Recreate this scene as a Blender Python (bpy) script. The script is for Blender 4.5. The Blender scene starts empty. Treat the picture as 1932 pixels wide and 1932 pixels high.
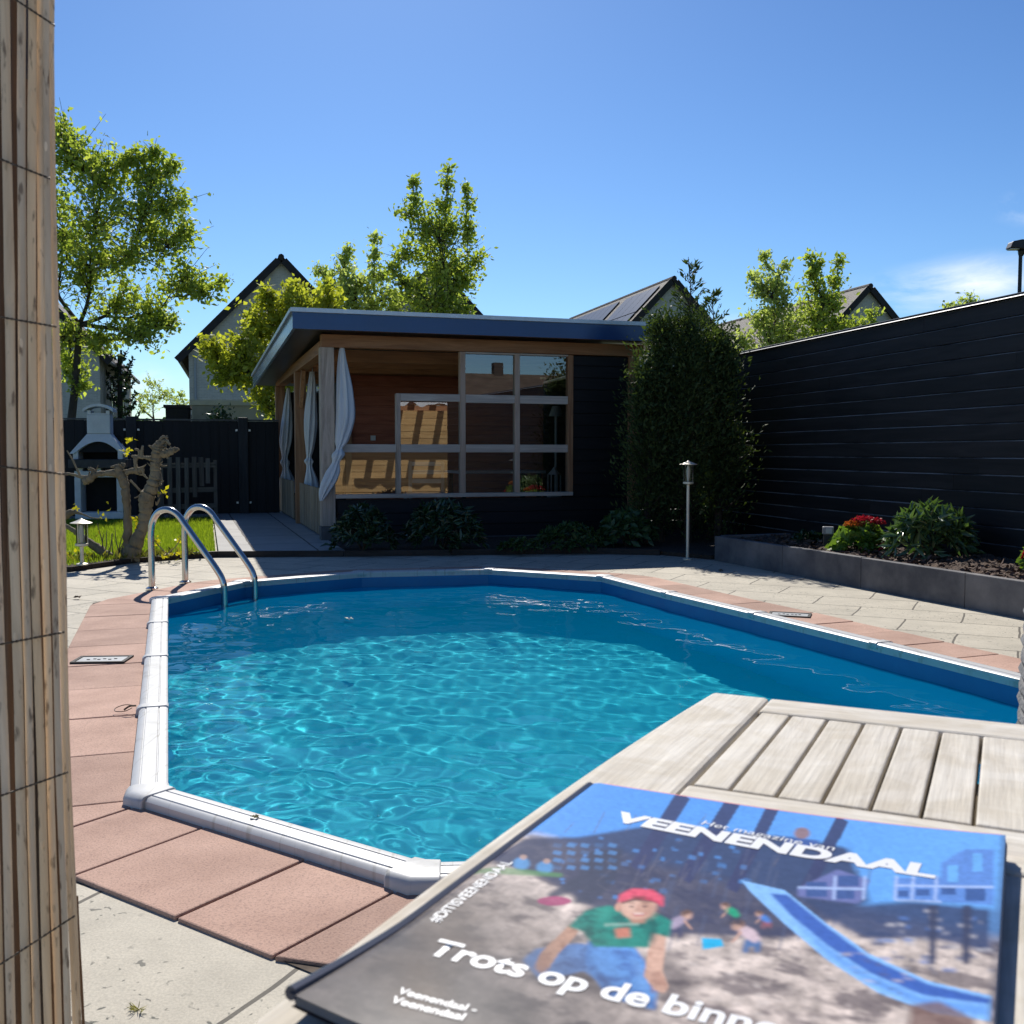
import bpy, bmesh, math, random
import numpy as np
from mathutils import Vector, Matrix

random.seed(7)
rng = np.random.default_rng(11)
S = bpy.context.scene
COL = S.collection
R = math.radians

# ------------------------------------------------------------------ camera
F_PX, CX, HORIZON, CAM_Z = 1937.0, 966.0, 855.0, 1.0       # measured on a 1932 px wide copy of the photograph
PITCH = math.atan((CX - HORIZON) / F_PX)
cd = bpy.data.cameras.new('camera')
cam = bpy.data.objects.new('camera', cd)
COL.objects.link(cam)
cam.location = (0, 0, CAM_Z)
cam.rotation_euler = (R(90) - PITCH, 0, 0)
cd.sensor_width = 36.0
cd.lens = 36.0 * F_PX / 1932.0
cd.clip_start = 0.02
cd.clip_end = 6000
cd.dof.use_dof = True
cd.dof.focus_distance = 6.0
cd.dof.aperture_fstop = 23.0
S.camera = cam

# ------------------------------------------------------------------ sky, sun, exposure
SUN_EL, SUN_AZ = R(41.6), R(-8.2)                            # azimuth from +Y, negative = to the left
SUN_DIR = Vector((math.sin(SUN_AZ) * math.cos(SUN_EL), math.cos(SUN_AZ) * math.cos(SUN_EL), math.sin(SUN_EL)))
W = bpy.data.worlds.new('World')
S.world = W
W.use_nodes = True
wn, wl = W.node_tree.nodes, W.node_tree.links
bg = wn['Background']
sky = wn.new('ShaderNodeTexSky')
sky.sky_type = 'NISHITA'
sky.sun_disc = False
sky.sun_elevation = SUN_EL
sky.sun_rotation = SUN_AZ
sky.altitude = 0
sky.air_density = 1.0
sky.dust_density = 0.25
sky.ozone_density = 2.6
# thin fair-weather clouds low above the right-hand fence: a noise field over the view direction
tc = wn.new('ShaderNodeTexCoord')
mp = wn.new('ShaderNodeMapping'); mp.inputs['Scale'].default_value = (5.0, 5.0, 16.0)
mp.inputs['Rotation'].default_value = (0.0, R(9), 0.0)
wl.new(tc.outputs['Generated'], mp.inputs['Vector'])
cn = wn.new('ShaderNodeTexNoise'); cn.inputs['Scale'].default_value = 1.35
cn.inputs['Detail'].default_value = 7; cn.inputs['Roughness'].default_value = 0.6
cn.inputs['Distortion'].default_value = 0.35
wl.new(mp.outputs['Vector'], cn.inputs['Vector'])
cr = wn.new('ShaderNodeValToRGB')
cr.color_ramp.elements[0].position = 0.44; cr.color_ramp.elements[0].color = (0, 0, 0, 1)
cr.color_ramp.elements[1].position = 0.74; cr.color_ramp.elements[1].color = (1, 1, 1, 1)
wl.new(cn.outputs['Fac'], cr.inputs['Fac'])
cloud_sum = None
def cloud_patch(px, py, half, gain):
    """a bounded bank of cloud around one direction of the sky"""
    global cloud_sum
    d = Vector(((px - CX) / F_PX, 1.0, (HORIZON - py) / F_PX)).normalized()
    sub = wn.new('ShaderNodeVectorMath'); sub.operation = 'SUBTRACT'
    wl.new(tc.outputs['Generated'], sub.inputs[0]); sub.inputs[1].default_value = d
    mul = wn.new('ShaderNodeVectorMath'); mul.operation = 'MULTIPLY'
    wl.new(sub.outputs[0], mul.inputs[0]); mul.inputs[1].default_value = (1 / half[0], 1 / half[0], 1 / half[1])
    ln = wn.new('ShaderNodeVectorMath'); ln.operation = 'LENGTH'
    wl.new(mul.outputs[0], ln.inputs[0])
    mr = wn.new('ShaderNodeMapRange'); mr.interpolation_type = 'SMOOTHSTEP'
    mr.inputs['From Min'].default_value = 1.0; mr.inputs['From Max'].default_value = 0.15
    mr.inputs['To Min'].default_value = 0.0; mr.inputs['To Max'].default_value = gain
    wl.new(ln.outputs['Value'], mr.inputs['Value'])
    if cloud_sum is None:
        cloud_sum = mr.outputs['Result']
    else:
        ad = wn.new('ShaderNodeMath'); ad.operation = 'ADD'
        wl.new(cloud_sum, ad.inputs[0]); wl.new(mr.outputs['Result'], ad.inputs[1])
        cloud_sum = ad.outputs[0]
cloud_patch(1745, 555, (0.10, 0.030), 0.75)
cloud_patch(1860, 525, (0.09, 0.028), 0.6)
cloud_patch(1950, 395, (0.045, 0.02), 1.0)
cloud_patch(268, 722, (0.035, 0.022), 1.3)
cloud_patch(1385, 640, (0.06, 0.035), 0.8)
cm = wn.new('ShaderNodeMath'); cm.operation = 'MULTIPLY'; cm.use_clamp = True
wl.new(cr.outputs['Color'], cm.inputs[0]); wl.new(cloud_sum, cm.inputs[1])
cmx = wn.new('ShaderNodeMixRGB'); cmx.inputs['Color2'].default_value = (7.0, 7.6, 8.4, 1)
gm = wn.new('ShaderNodeGamma'); gm.inputs['Gamma'].default_value = 1.35     # a clearer, deeper spring sky than the stock air
tint = wn.new('ShaderNodeMixRGB'); tint.blend_type = 'MULTIPLY'; tint.inputs['Fac'].default_value = 1.0
tint.inputs['Color2'].default_value = (0.250, 0.312, 0.368, 1)
wl.new(sky.outputs['Color'], gm.inputs['Color']); wl.new(gm.outputs['Color'], tint.inputs['Color1'])
wl.new(cm.outputs[0], cmx.inputs['Fac']); wl.new(tint.outputs['Color'], cmx.inputs['Color1'])
wl.new(cmx.outputs['Color'], bg.inputs['Color'])
bg.inputs['Strength'].default_value = 0.115

sd = bpy.data.lights.new('sun', 'SUN')
sd.energy = 4.3
sd.angle = R(0.53)
sd.color = (1.0, 0.95, 0.87)
sun = bpy.data.objects.new('sun', sd)
COL.objects.link(sun)
sun.location = (0, 0, 30)
sun.rotation_euler = (-SUN_DIR).to_track_quat('-Z', 'Y').to_euler()
sd.cycles.is_caustics_light = True

S.view_settings.view_transform = 'Standard'
S.view_settings.look = 'None'
S.view_settings.exposure = 0.34
S.view_settings.gamma = 1.0
S.view_settings.use_curve_mapping = False
S.cycles.use_denoising = True
S.cycles.sample_clamp_indirect = 6.0
S.cycles.max_bounces = 10
S.cycles.transparent_max_bounces = 12
S.cycles.caustics_refractive = True
S.cycles.caustics_reflective = False

# ------------------------------------------------------------------ pixel -> place helpers (surveying only)
def ray(px, py):
    cx, cy = (px - CX) / F_PX, (CX - py) / F_PX
    return Vector((cx, math.cos(PITCH) + cy * math.sin(PITCH), cy * math.cos(PITCH) - math.sin(PITCH)))
def G(px, py, z=0.0):
    d = ray(px, py); t = (z - CAM_Z) / d.z
    return Vector((d.x * t, d.y * t, z))
def P(px, py, Y):
    d = ray(px, py); t = Y / d.y
    return Vector((d.x * t, Y, CAM_Z + d.z * t))

# ------------------------------------------------------------------ materials
def nodes_of(m):
    m.use_nodes = True
    return m.node_tree.nodes, m.node_tree.links, m.node_tree.nodes['Principled BSDF']
MATS = {}
def mat(name, col, rough=0.7, var=0.15, scale=6.0, bump=0.0, bscale=None, metallic=0.0, spec=0.5,
        stretch=(1, 1, 1), col2=None, detail=5.0, coat=0.0, contrast=(0.3, 0.7), distort=0.0, bdist=0.01):
    """noise-mottled principled material; col2 = second tone of the mottling"""
    if name in MATS: return MATS[name]
    m = bpy.data.materials.new(name); n, l, b = nodes_of(m)
    t = n.new('ShaderNodeTexCoord'); mpn = n.new('ShaderNodeMapping'); mpn.inputs['Scale'].default_value = stretch
    l.new(t.outputs['Object'], mpn.inputs['Vector'])
    nz = n.new('ShaderNodeTexNoise'); nz.inputs['Scale'].default_value = scale; nz.inputs['Detail'].default_value = detail
    nz.inputs['Distortion'].default_value = distort
    nz.inputs['Roughness'].default_value = 0.62
    l.new(mpn.outputs['Vector'], nz.inputs['Vector'])
    rp = n.new('ShaderNodeValToRGB')
    c1 = col; c2 = col2 if col2 else tuple(max(0, c * (1 - 2 * var)) for c in col)
    if col2 is None: c1 = tuple(min(1, c * (1 + var)) for c in col)
    rp.color_ramp.elements[0].position = contrast[0]; rp.color_ramp.elements[0].color = (*c2, 1)
    rp.color_ramp.elements[1].position = contrast[1]; rp.color_ramp.elements[1].color = (*c1, 1)
    l.new(nz.outputs['Fac'], rp.inputs['Fac']); l.new(rp.outputs['Color'], b.inputs['Base Color'])
    b.inputs['Roughness'].default_value = rough; b.inputs['Metallic'].default_value = metallic
    b.inputs['Specular IOR Level'].default_value = spec
    if coat: b.inputs['Coat Weight'].default_value = coat
    if bump:
        nb = n.new('ShaderNodeTexNoise'); nb.inputs['Scale'].default_value = bscale or scale * 4; nb.inputs['Detail'].default_value = 4
        l.new(mpn.outputs['Vector'], nb.inputs['Vector'])
        bp = n.new('ShaderNodeBump'); bp.inputs['Strength'].default_value = bump; bp.inputs['Distance'].default_value = bdist
        l.new(nb.outputs['Fac'], bp.inputs['Height']); l.new(bp.outputs['Normal'], b.inputs['Normal'])
    MATS[name] = m
    return m

def wood(name, dark, light, axis='x', scale=3.0, rough=0.65, bump=0.25, ring=7.0, spec=0.35, dist=3.0, blotch=None, fibre=0.0):
    """long-grained timber: stretched noise bands along one object axis"""
    if name in MATS: return MATS[name]
    m = bpy.data.materials.new(name); n, l, b = nodes_of(m)
    t = n.new('ShaderNodeTexCoord'); mp_ = n.new('ShaderNodeMapping')
    st = {'x': (0.08, 1, 1), 'y': (1, 0.08, 1), 'z': (1, 1, 0.08)}[axis]
    mp_.inputs['Scale'].default_value = tuple(s * scale for s in st)
    geo = n.new('ShaderNodeNewGeometry')
    off = n.new('ShaderNodeVectorMath'); off.operation = 'SCALE'; off.inputs['Scale'].default_value = 37.0
    cmb = n.new('ShaderNodeCombineXYZ')
    for k in range(3): l.new(geo.outputs['Random Per Island'], cmb.inputs[k])
    l.new(cmb.outputs[0], off.inputs[0])
    add = n.new('ShaderNodeVectorMath'); add.operation = 'ADD'
    l.new(t.outputs['Object'], mp_.inputs['Vector']); l.new(mp_.outputs['Vector'], add.inputs[0]); l.new(off.outputs[0], add.inputs[1])
    nz = n.new('ShaderNodeTexNoise'); nz.inputs['Scale'].default_value = ring; nz.inputs['Detail'].default_value = 8
    nz.inputs['Distortion'].default_value = dist * 0.4; nz.inputs['Roughness'].default_value = 0.65
    l.new(add.outputs[0], nz.inputs['Vector'])
    rp = n.new('ShaderNodeValToRGB')
    rp.color_ramp.elements[0].position = 0.28; rp.color_ramp.elements[0].color = (*dark, 1)
    rp.color_ramp.elements[1].position = 0.68; rp.color_ramp.elements[1].color = (*light, 1)
    l.new(nz.outputs['Fac'], rp.inputs['Fac'])
    hs = n.new('ShaderNodeHueSaturation')
    mrr = n.new('ShaderNodeMapRange'); mrr.inputs['To Min'].default_value = 0.78; mrr.inputs['To Max'].default_value = 1.15
    l.new(geo.outputs['Random Per Island'], mrr.inputs['Value']); l.new(mrr.outputs[0], hs.inputs['Value'])
    last = rp.outputs['Color']
    if blotch:                                               # cloudy weather stains over the grain
        b1 = n.new('ShaderNodeTexNoise'); b1.inputs['Scale'].default_value = 16; b1.inputs['Detail'].default_value = 6; b1.inputs['Distortion'].default_value = 1.2; b1.inputs['Roughness'].default_value = 0.6
        l.new(t.outputs['Object'], b1.inputs['Vector'])
        b2 = n.new('ShaderNodeValToRGB'); b2.color_ramp.elements[0].position = 0.36; b2.color_ramp.elements[0].color = (*blotch, 1); b2.color_ramp.elements[1].position = 0.60
        l.new(b1.outputs['Fac'], b2.inputs['Fac'])
        b3 = n.new('ShaderNodeMixRGB'); b3.blend_type = 'MULTIPLY'; b3.inputs['Fac'].default_value = 0.75
        l.new(last, b3.inputs['Color1']); l.new(b2.outputs['Color'], b3.inputs['Color2']); last = b3.outputs['Color']
    if fibre:                                                # fine dark fibres along the grain
        f0 = n.new('ShaderNodeMapping'); f0.inputs['Scale'].default_value = {'x': (14, 420, 420), 'y': (420, 14, 420), 'z': (420, 420, 14)}[axis]
        l.new(t.outputs['Object'], f0.inputs['Vector'])
        f1 = n.new('ShaderNodeTexNoise'); f1.inputs['Scale'].default_value = 1.0; f1.inputs['Detail'].default_value = 3; l.new(f0.outputs['Vector'], f1.inputs['Vector'])
        f2 = n.new('ShaderNodeMapRange'); f2.inputs['From Min'].default_value = 0.35; f2.inputs['From Max'].default_value = 0.6; f2.inputs['To Min'].default_value = 1 - fibre; f2.inputs['To Max'].default_value = 1.03
        l.new(f1.outputs['Fac'], f2.inputs['Value'])
        f3 = n.new('ShaderNodeMixRGB'); f3.blend_type = 'MULTIPLY'; f3.inputs['Fac'].default_value = 1.0
        l.new(last, f3.inputs['Color1']); l.new(f2.outputs[0], f3.inputs['Color2']); last = f3.outputs['Color']
    l.new(last, hs.inputs['Color']); l.new(hs.outputs['Color'], b.inputs['Base Color'])
    b.inputs['Roughness'].default_value = rough; b.inputs['Specular IOR Level'].default_value = spec
    bp = n.new('ShaderNodeBump'); bp.inputs['Strength'].default_value = bump; bp.inputs['Distance'].default_value = 0.004
    l.new(nz.outputs['Fac'], bp.inputs['Height']); l.new(bp.outputs['Normal'], b.inputs['Normal'])
    MATS[name] = m
    return m

def leafmat(name, c1, c2, trans=0.45, rough=0.5, spec=0.4, tcol=None):
    if name in MATS: return MATS[name]
    m = bpy.data.materials.new(name); n, l, b = nodes_of(m)
    geo = n.new('ShaderNodeNewGeometry'); rp = n.new('ShaderNodeValToRGB')
    rp.color_ramp.elements[0].color = (*c1, 1); rp.color_ramp.elements[1].color = (*c2, 1)
    l.new(geo.outputs['Random Per Island'], rp.inputs['Fac']); l.new(rp.outputs['Color'], b.inputs['Base Color'])
    b.inputs['Roughness'].default_value = rough; b.inputs['Specular IOR Level'].default_value = spec
    tr = n.new('ShaderNodeBsdfTranslucent'); mx = n.new('ShaderNodeMixShader'); mx.inputs['Fac'].default_value = trans
    mul = n.new('ShaderNodeMixRGB'); mul.blend_type = 'MULTIPLY'; mul.inputs['Fac'].default_value = 1
    mul.inputs['Color2'].default_value = (*(tcol or (1.5, 1.5, 0.6)), 1)
    l.new(rp.outputs['Color'], mul.inputs['Color1']); l.new(mul.outputs['Color'], tr.inputs['Color'])
    out = n['Material Output']
    l.new(b.outputs['BSDF'], mx.inputs[1]); l.new(tr.outputs['BSDF'], mx.inputs[2]); l.new(mx.outputs['Shader'], out.inputs['Surface'])
    MATS[name] = m
    return m

def brickmat(name, c1, c2, mortar, bw, bh, msize, rot=0.0, rough=0.8, speck=0.0, grain=0.0, bump=0.3, vary=0.5, offset=0.5, axis='XY'):
    if name in MATS: return MATS[name]
    m = bpy.data.materials.new(name); n, l, b = nodes_of(m)
    t = n.new('ShaderNodeTexCoord'); mp_ = n.new('ShaderNodeMapping')
    mp_.inputs['Rotation'].default_value = (R(90) if axis == 'XZ' else 0, 0, rot)
    l.new(t.outputs['Object'], mp_.inputs['Vector'])
    # slight wobble so the joints are not ruler-straight
    nw = n.new('ShaderNodeTexNoise'); nw.inputs['Scale'].default_value = 2.5; nw.inputs['Detail'].default_value = 3
    l.new(t.outputs['Object'], nw.inputs['Vector'])
    sb = n.new('ShaderNodeVectorMath'); sb.operation = 'SUBTRACT'; sb.inputs[1].default_value = (0.5, 0.5, 0.5)
    l.new(nw.outputs['Color'], sb.inputs[0])
    sc_ = n.new('ShaderNodeVectorMath'); sc_.operation = 'SCALE'; sc_.inputs['Scale'].default_value = 0.035 * min(1, bw * 2)
    l.new(sb.outputs[0], sc_.inputs[0])
    ad = n.new('ShaderNodeVectorMath'); ad.operation = 'ADD'
    l.new(mp_.outputs['Vector'], ad.inputs[0]); l.new(sc_.outputs[0], ad.inputs[1])
    br = n.new('ShaderNodeTexBrick'); br.offset = offset
    br.inputs['Scale'].default_value = 1.0; br.inputs['Brick Width'].default_value = bw; br.inputs['Row Height'].default_value = bh
    br.inputs['Mortar Size'].default_value = msize; br.inputs['Mortar Smooth'].default_value = 0.15; br.inputs['Bias'].default_value = 0.0
    br.inputs['Color1'].default_value = (*c1, 1); br.inputs['Color2'].default_value = (*c2, 1); br.inputs['Mortar'].default_value = (*mortar, 1)
    l.new(ad.outputs[0], br.inputs['Vector'])
    nz = n.new('ShaderNodeTexNoise'); nz.inputs['Scale'].default_value = 3.2; nz.inputs['Detail'].default_value = 8; nz.inputs['Roughness'].default_value = 0.7
    l.new(t.outputs['Object'], nz.inputs['Vector'])
    mr = n.new('ShaderNodeMapRange'); mr.inputs['From Min'].default_value = 0.3; mr.inputs['From Max'].default_value = 0.7
    mr.inputs['To Min'].default_value = 1 - vary * 0.45; mr.inputs['To Max'].default_value = 1.06
    l.new(nz.outputs['Fac'], mr.inputs['Value'])
    mu = n.new('ShaderNodeMixRGB'); mu.blend_type = 'MULTIPLY'; mu.inputs['Fac'].default_value = 1
    l.new(br.outputs['Color'], mu.inputs['Color1']); l.new(mr.outputs[0], mu.inputs['Color2'])
    last = mu.outputs['Color']
    if grain:
        g1 = n.new('ShaderNodeTexNoise'); g1.inputs['Scale'].default_value = 170; g1.inputs['Detail'].default_value = 4; g1.inputs['Roughness'].default_value = 0.75
        l.new(t.outputs['Object'], g1.inputs['Vector'])
        g2 = n.new('ShaderNodeMapRange'); g2.inputs['From Min'].default_value = 0.3; g2.inputs['From Max'].default_value = 0.62
        g2.inputs['To Min'].default_value = 1 - grain; g2.inputs['To Max'].default_value = 1.04
        l.new(g1.outputs['Fac'], g2.inputs['Value'])
        g3 = n.new('ShaderNodeMixRGB'); g3.blend_type = 'MULTIPLY'; g3.inputs['Fac'].default_value = 1
        l.new(last, g3.inputs['Color1']); l.new(g2.outputs[0], g3.inputs['Color2']); last = g3.outputs['Color']
    if speck:
        vz = n.new('ShaderNodeTexNoise'); vz.inputs['Scale'].default_value = 42; vz.inputs['Detail'].default_value = 2; vz.inputs['Distortion'].default_value = 0.4
        l.new(t.outputs['Object'], vz.inputs['Vector'])
        vr = n.new('ShaderNodeValToRGB'); vr.color_ramp.elements[0].position = 0.64; vr.color_ramp.elements[1].position = 0.69
        l.new(vz.outputs['Fac'], vr.inputs['Fac'])
        v2 = n.new('ShaderNodeTexNoise'); v2.inputs['Scale'].default_value = 2.2
        l.new(t.outputs['Object'], v2.inputs['Vector'])
        v3 = n.new('ShaderNodeValToRGB'); v3.color_ramp.elements[0].position = 0.40; v3.color_ramp.elements[1].position = 0.52
        l.new(v2.outputs['Fac'], v3.inputs['Fac'])
        vm = n.new('ShaderNodeMath'); vm.operation = 'MULTIPLY'; l.new(vr.outputs[0], vm.inputs[0]); l.new(v3.outputs[0], vm.inputs[1])
        vs = n.new('ShaderNodeMath'); vs.operation = 'MULTIPLY'; vs.inputs[1].default_value = speck; l.new(vm.outputs[0], vs.inputs[0])
        dk = n.new('ShaderNodeMixRGB'); dk.inputs['Color2'].default_value = (0.05, 0.055, 0.045, 1)
        l.new(vs.outputs[0], dk.inputs['Fac']); l.new(last, dk.inputs['Color1']); last = dk.outputs['Color']
    l.new(last, b.inputs['Base Color'])
    b.inputs['Roughness'].default_value = rough
    fine = n.new('ShaderNodeTexNoise'); fine.inputs['Scale'].default_value = 60; fine.inputs['Detail'].default_value = 3
    l.new(t.outputs['Object'], fine.inputs['Vector'])
    iv = n.new('ShaderNodeMath'); iv.operation = 'SUBTRACT'; iv.inputs[0].default_value = 1.0; l.new(br.outputs['Fac'], iv.inputs[1])
    sm = n.new('ShaderNodeMath'); sm.operation = 'MULTIPLY_ADD'; sm.inputs[1].default_value = 0.25
    l.new(fine.outputs['Fac'], sm.inputs[0]); l.new(iv.outputs[0], sm.inputs[2])
    bp = n.new('ShaderNodeBump'); bp.inputs['Strength'].default_value = bump; bp.inputs['Distance'].default_value = 0.008
    l.new(sm.outputs[0], bp.inputs['Height']); l.new(bp.outputs['Normal'], b.inputs['Normal'])
    MATS[name] = m
    return m

# ------------------------------------------------------------------ mesh helpers
class MB:
    def __init__(s): s.v = []; s.f = []
    def add(s, vs, fs):
        o = len(s.v); s.v += [tuple(v) for v in vs]; s.f += [tuple(i + o for i in f) for f in fs]; return s
    def box(s, c, d, rz=0.0, M=None):
        x, y, z = d[0] / 2, d[1] / 2, d[2] / 2
        vs = [Vector(p) for p in ((-x, -y, -z), (x, -y, -z), (x, y, -z), (-x, y, -z), (-x, -y, z), (x, -y, z), (x, y, z), (-x, y, z))]
        rot = M if M is not None else Matrix.Rotation(rz, 3, 'Z')
        c = Vector(c)
        return s.add([rot @ v + c for v in vs], [(3, 2, 1, 0), (4, 5, 6, 7), (0, 1, 5, 4), (1, 2, 6, 5), (2, 3, 7, 6), (3, 0, 4, 7)])
    def span(s, x0, x1, y0, y1, z0, z1):
        return s.box(((x0 + x1) / 2, (y0 + y1) / 2, (z0 + z1) / 2), (abs(x1 - x0), abs(y1 - y0), abs(z1 - z0)))
    def bar(s, a, b, w, h):
        a, b = Vector(a), Vector(b); d = b - a
        q = d.to_track_quat('X', 'Z').to_matrix()
        return s.box((a + b) / 2, (d.length, w, h), M=q)
    def tube(s, pts, rad, seg=8, cap=True):
        pts = [Vector(p) for p in pts]; n = len(pts)
        rad = list(rad) if hasattr(rad, '__len__') else [rad] * n
        vs = []; prev = None
        for i, p in enumerate(pts):
            d = (pts[min(i + 1, n - 1)] - pts[max(i - 1, 0)])
            if d.length < 1e-9: d = Vector((0, 0, 1))
            d.normalize()
            if prev is None:
                up = Vector((1, 0, 0)) if abs(d.x) < 0.8 else Vector((0, 1, 0))
                a = d.cross(up).normalized()
            else:
                a = (prev - d * prev.dot(d))
                a = a.normalized() if a.length > 1e-6 else d.orthogonal().normalized()
            prev = a; b = d.cross(a)
            for k in range(seg):
                t = 2 * math.pi * k / seg
                vs.append(p + (a * math.cos(t) + b * math.sin(t)) * rad[i])
        fs = [(i * seg + k, i * seg + (k + 1) % seg, (i + 1) * seg + (k + 1) % seg, (i + 1) * seg + k) for i in range(n - 1) for k in range(seg)]
        if cap: fs += [tuple(range(seg))[::-1], tuple((n - 1) * seg + k for k in range(seg))]
        return s.add(vs, fs)
    def lathe(s, prof, c=(0, 0, 0), seg=24):
        vs = []; c = Vector(c)
        for r, z in prof:
            for k in range(seg):
                t = 2 * math.pi * k / seg
                vs.append(c + Vector((r * math.cos(t), r * math.sin(t), z)))
        n = len(prof)
        fs = [(i * seg + k, i * seg + (k + 1) % seg, (i + 1) * seg + (k + 1) % seg, (i + 1) * seg + k) for i in range(n - 1) for k in range(seg)]
        if prof[0][0] > 1e-6: fs.append(tuple(range(seg))[::-1])
        if prof[-1][0] > 1e-6: fs.append(tuple((n - 1) * seg + k for k in range(seg)))
        return s.add(vs, fs)
    def prism(s, poly, z0, z1):
        n = len(poly)
        a = sum(poly[i][0] * poly[(i + 1) % n][1] - poly[(i + 1) % n][0] * poly[i][1] for i in range(n))
        if a < 0: poly = poly[::-1]
        vs = [(p[0], p[1], z0) for p in poly] + [(p[0], p[1], z1) for p in poly]
        return s.add(vs, [tuple(range(n))[::-1], tuple(range(n, 2 * n))] + [(i, (i + 1) % n, n + (i + 1) % n, n + i) for i in range(n)])
    def slab(s, poly3, nrm, th):
        """a flat polygon in 3-D given thickness th along nrm"""
        n = len(poly3); nrm = Vector(nrm).normalized()
        vs = [Vector(p) for p in poly3] + [Vector(p) + nrm * th for p in poly3]
        return s.add(vs, [tuple(range(n))[::-1], tuple(range(n, 2 * n))] + [(i, (i + 1) % n, n + (i + 1) % n, n + i) for i in range(n)])
    def build(s, name, m=None, parent=None, smooth=False, bevel=0.0, loc=None, rz=None, angle=40):
        me = bpy.data.meshes.new(name); me.from_pydata(s.v, [], s.f); me.update()
        bm = bmesh.new(); bm.from_mesh(me); bmesh.ops.recalc_face_normals(bm, faces=bm.faces); bm.to_mesh(me); bm.free()
        return link(name, me, m, parent, smooth, bevel, loc, rz, angle)
def link(name, me, m=None, parent=None, smooth=False, bevel=0.0, loc=None, rz=None, angle=40):
    o = bpy.data.objects.new(name, me); COL.objects.link(o)
    if m: me.materials.append(m)
    if smooth:
        me.polygons.foreach_set('use_smooth', [True] * len(me.polygons))
        try: me.set_sharp_from_angle(angle=R(angle))
        except Exception: pass
    if bevel:
        b = o.modifiers.new('bevel', 'BEVEL'); b.width = bevel; b.segments = 2; b.limit_method = 'ANGLE'; b.angle_limit = R(50)
    if parent: o.parent = parent
    if loc is not None: o.location = loc
    if rz is not None: o.rotation_euler = (0, 0, rz)
    return o
def tag(o, label=None, cat=None, group=None, kind=None):
    if label: o['label'] = label
    if cat: o['category'] = cat
    if group: o['group'] = group
    if kind: o['kind'] = kind
    return o
def thing(name, label, cat, loc=(0, 0, 0), rz=0.0, group=None):
    o = bpy.data.objects.new(name, None); COL.objects.link(o)
    o.empty_display_size = 0.2
    o.location = loc; o.rotation_euler = (0, 0, rz)
    return tag(o, label, cat, group)
def mesh_np(name, V, Fq, m=None, parent=None, smooth=False):
    """fast mesh from numpy verts and equal-sided faces"""
    V = np.asarray(V, np.float32); Fq = np.asarray(Fq, np.int32)
    k = Fq.shape[1]
    me = bpy.data.meshes.new(name)
    me.vertices.add(len(V)); me.vertices.foreach_set('co', V.ravel())
    me.loops.add(Fq.size); me.loops.foreach_set('vertex_index', Fq.ravel())
    me.polygons.add(len(Fq)); me.polygons.foreach_set('loop_start', np.arange(0, Fq.size, k, dtype=np.int32))
    me.polygons.foreach_set('loop_total', np.full(len(Fq), k, np.int32))
    me.update(calc_edges=True); me.validate()
    return link(name, me, m, parent, smooth, angle=180)
def unit(a): return a / np.maximum(np.linalg.norm(a, axis=1, keepdims=True), 1e-9)
def leaves(name, pts, m, parent=None, size=0.08, aspect=0.5, dirs=None, jitter=1.0, sv=0.35, fold=0.25):
    """one mesh of leaf-shaped rhombs, each folded along its midrib"""
    pts = np.asarray(pts, np.float64); n = len(pts)
    d = unit(rng.normal(size=(n, 3)))
    if dirs is not None: d = unit(np.asarray(dirs) + jitter * d)
    s = unit(np.cross(d, unit(rng.normal(size=(n, 3))))); u = np.cross(d, s)
    L = (size * (1 + sv * rng.uniform(-1, 1, n)))[:, None]
    a = pts; tip = pts + d * L; mid = pts + d * L * 0.45
    l_ = mid + s * L * aspect * 0.5 + u * L * fold * 0.3; r_ = mid - s * L * aspect * 0.5 + u * L * fold * 0.3
    V = np.stack([a, l_, tip, r_], 1).reshape(-1, 3)
    i = np.arange(n) * 4
    Fq = np.stack([i, i + 1, i + 2, i, i + 2, i + 3], 1).reshape(-1, 3)
    return mesh_np(name, V, Fq, m, parent)

# ================================================================== GROUND, PAVING, POOL
E_ANG = R(17.5)                                              # the garden's grid is turned this much from the view
ER = Vector((math.cos(E_ANG), math.sin(E_ANG), 0)); EB = Vector((-math.sin(E_ANG), math.cos(E_ANG), 0))

POOL = [(-1.005, 2.91), (-1.33, 3.88), (-1.657, 4.855), (-1.983, 5.83), (-2.305, 6.80), (-2.005, 7.672), (-1.22, 8.28), (-0.197, 8.49),
        (0.699, 8.008), (1.055, 7.075), (1.45, 6.16), (1.845, 5.18), (2.24, 4.2), (1.75, 3.1), (0.85, 2.42), (-0.205, 2.36)]
NP = len(POOL)
def offset_poly(o, poly=POOL):
    n = len(poly); out = []
    for i in range(n):
        a, b, c = Vector(poly[i - 1]), Vector(poly[i]), Vector(poly[(i + 1) % n])
        d1, d2 = (b - a).normalized(), (c - b).normalized()
        n1, n2 = Vector((-d1.y, d1.x)), Vector((-d2.y, d2.x))
        m = (n1 + n2).normalized()
        out.append(b + m * (o / max(0.3, m.dot(n1))))
    return out

def ring(inner, outer, z):
    n = len(inner)
    vs = [(p[0], p[1], z) for p in inner] + [(p[0], p[1], z) for p in outer]
    return vs, [(i, (i + 1) % n, n + (i + 1) % n, n + i) for i in range(n)]
pc = Vector((0.0, 5.4))
def radial(rad): 
    out = []
    for p in offset_poly(0.4):
        d = (p - pc).normalized(); out.append(pc + d * rad)
    return out

M_EARTH = mat('earth_and_grass', (0.09, 0.11, 0.04), 0.95, 0.3, 0.3)
b = MB(); vs, fs = ring(offset_poly(0.10), radial(3500.0), -0.05); b.add(vs, fs)
tag(b.build('ground', M_EARTH), kind='structure')

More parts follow.
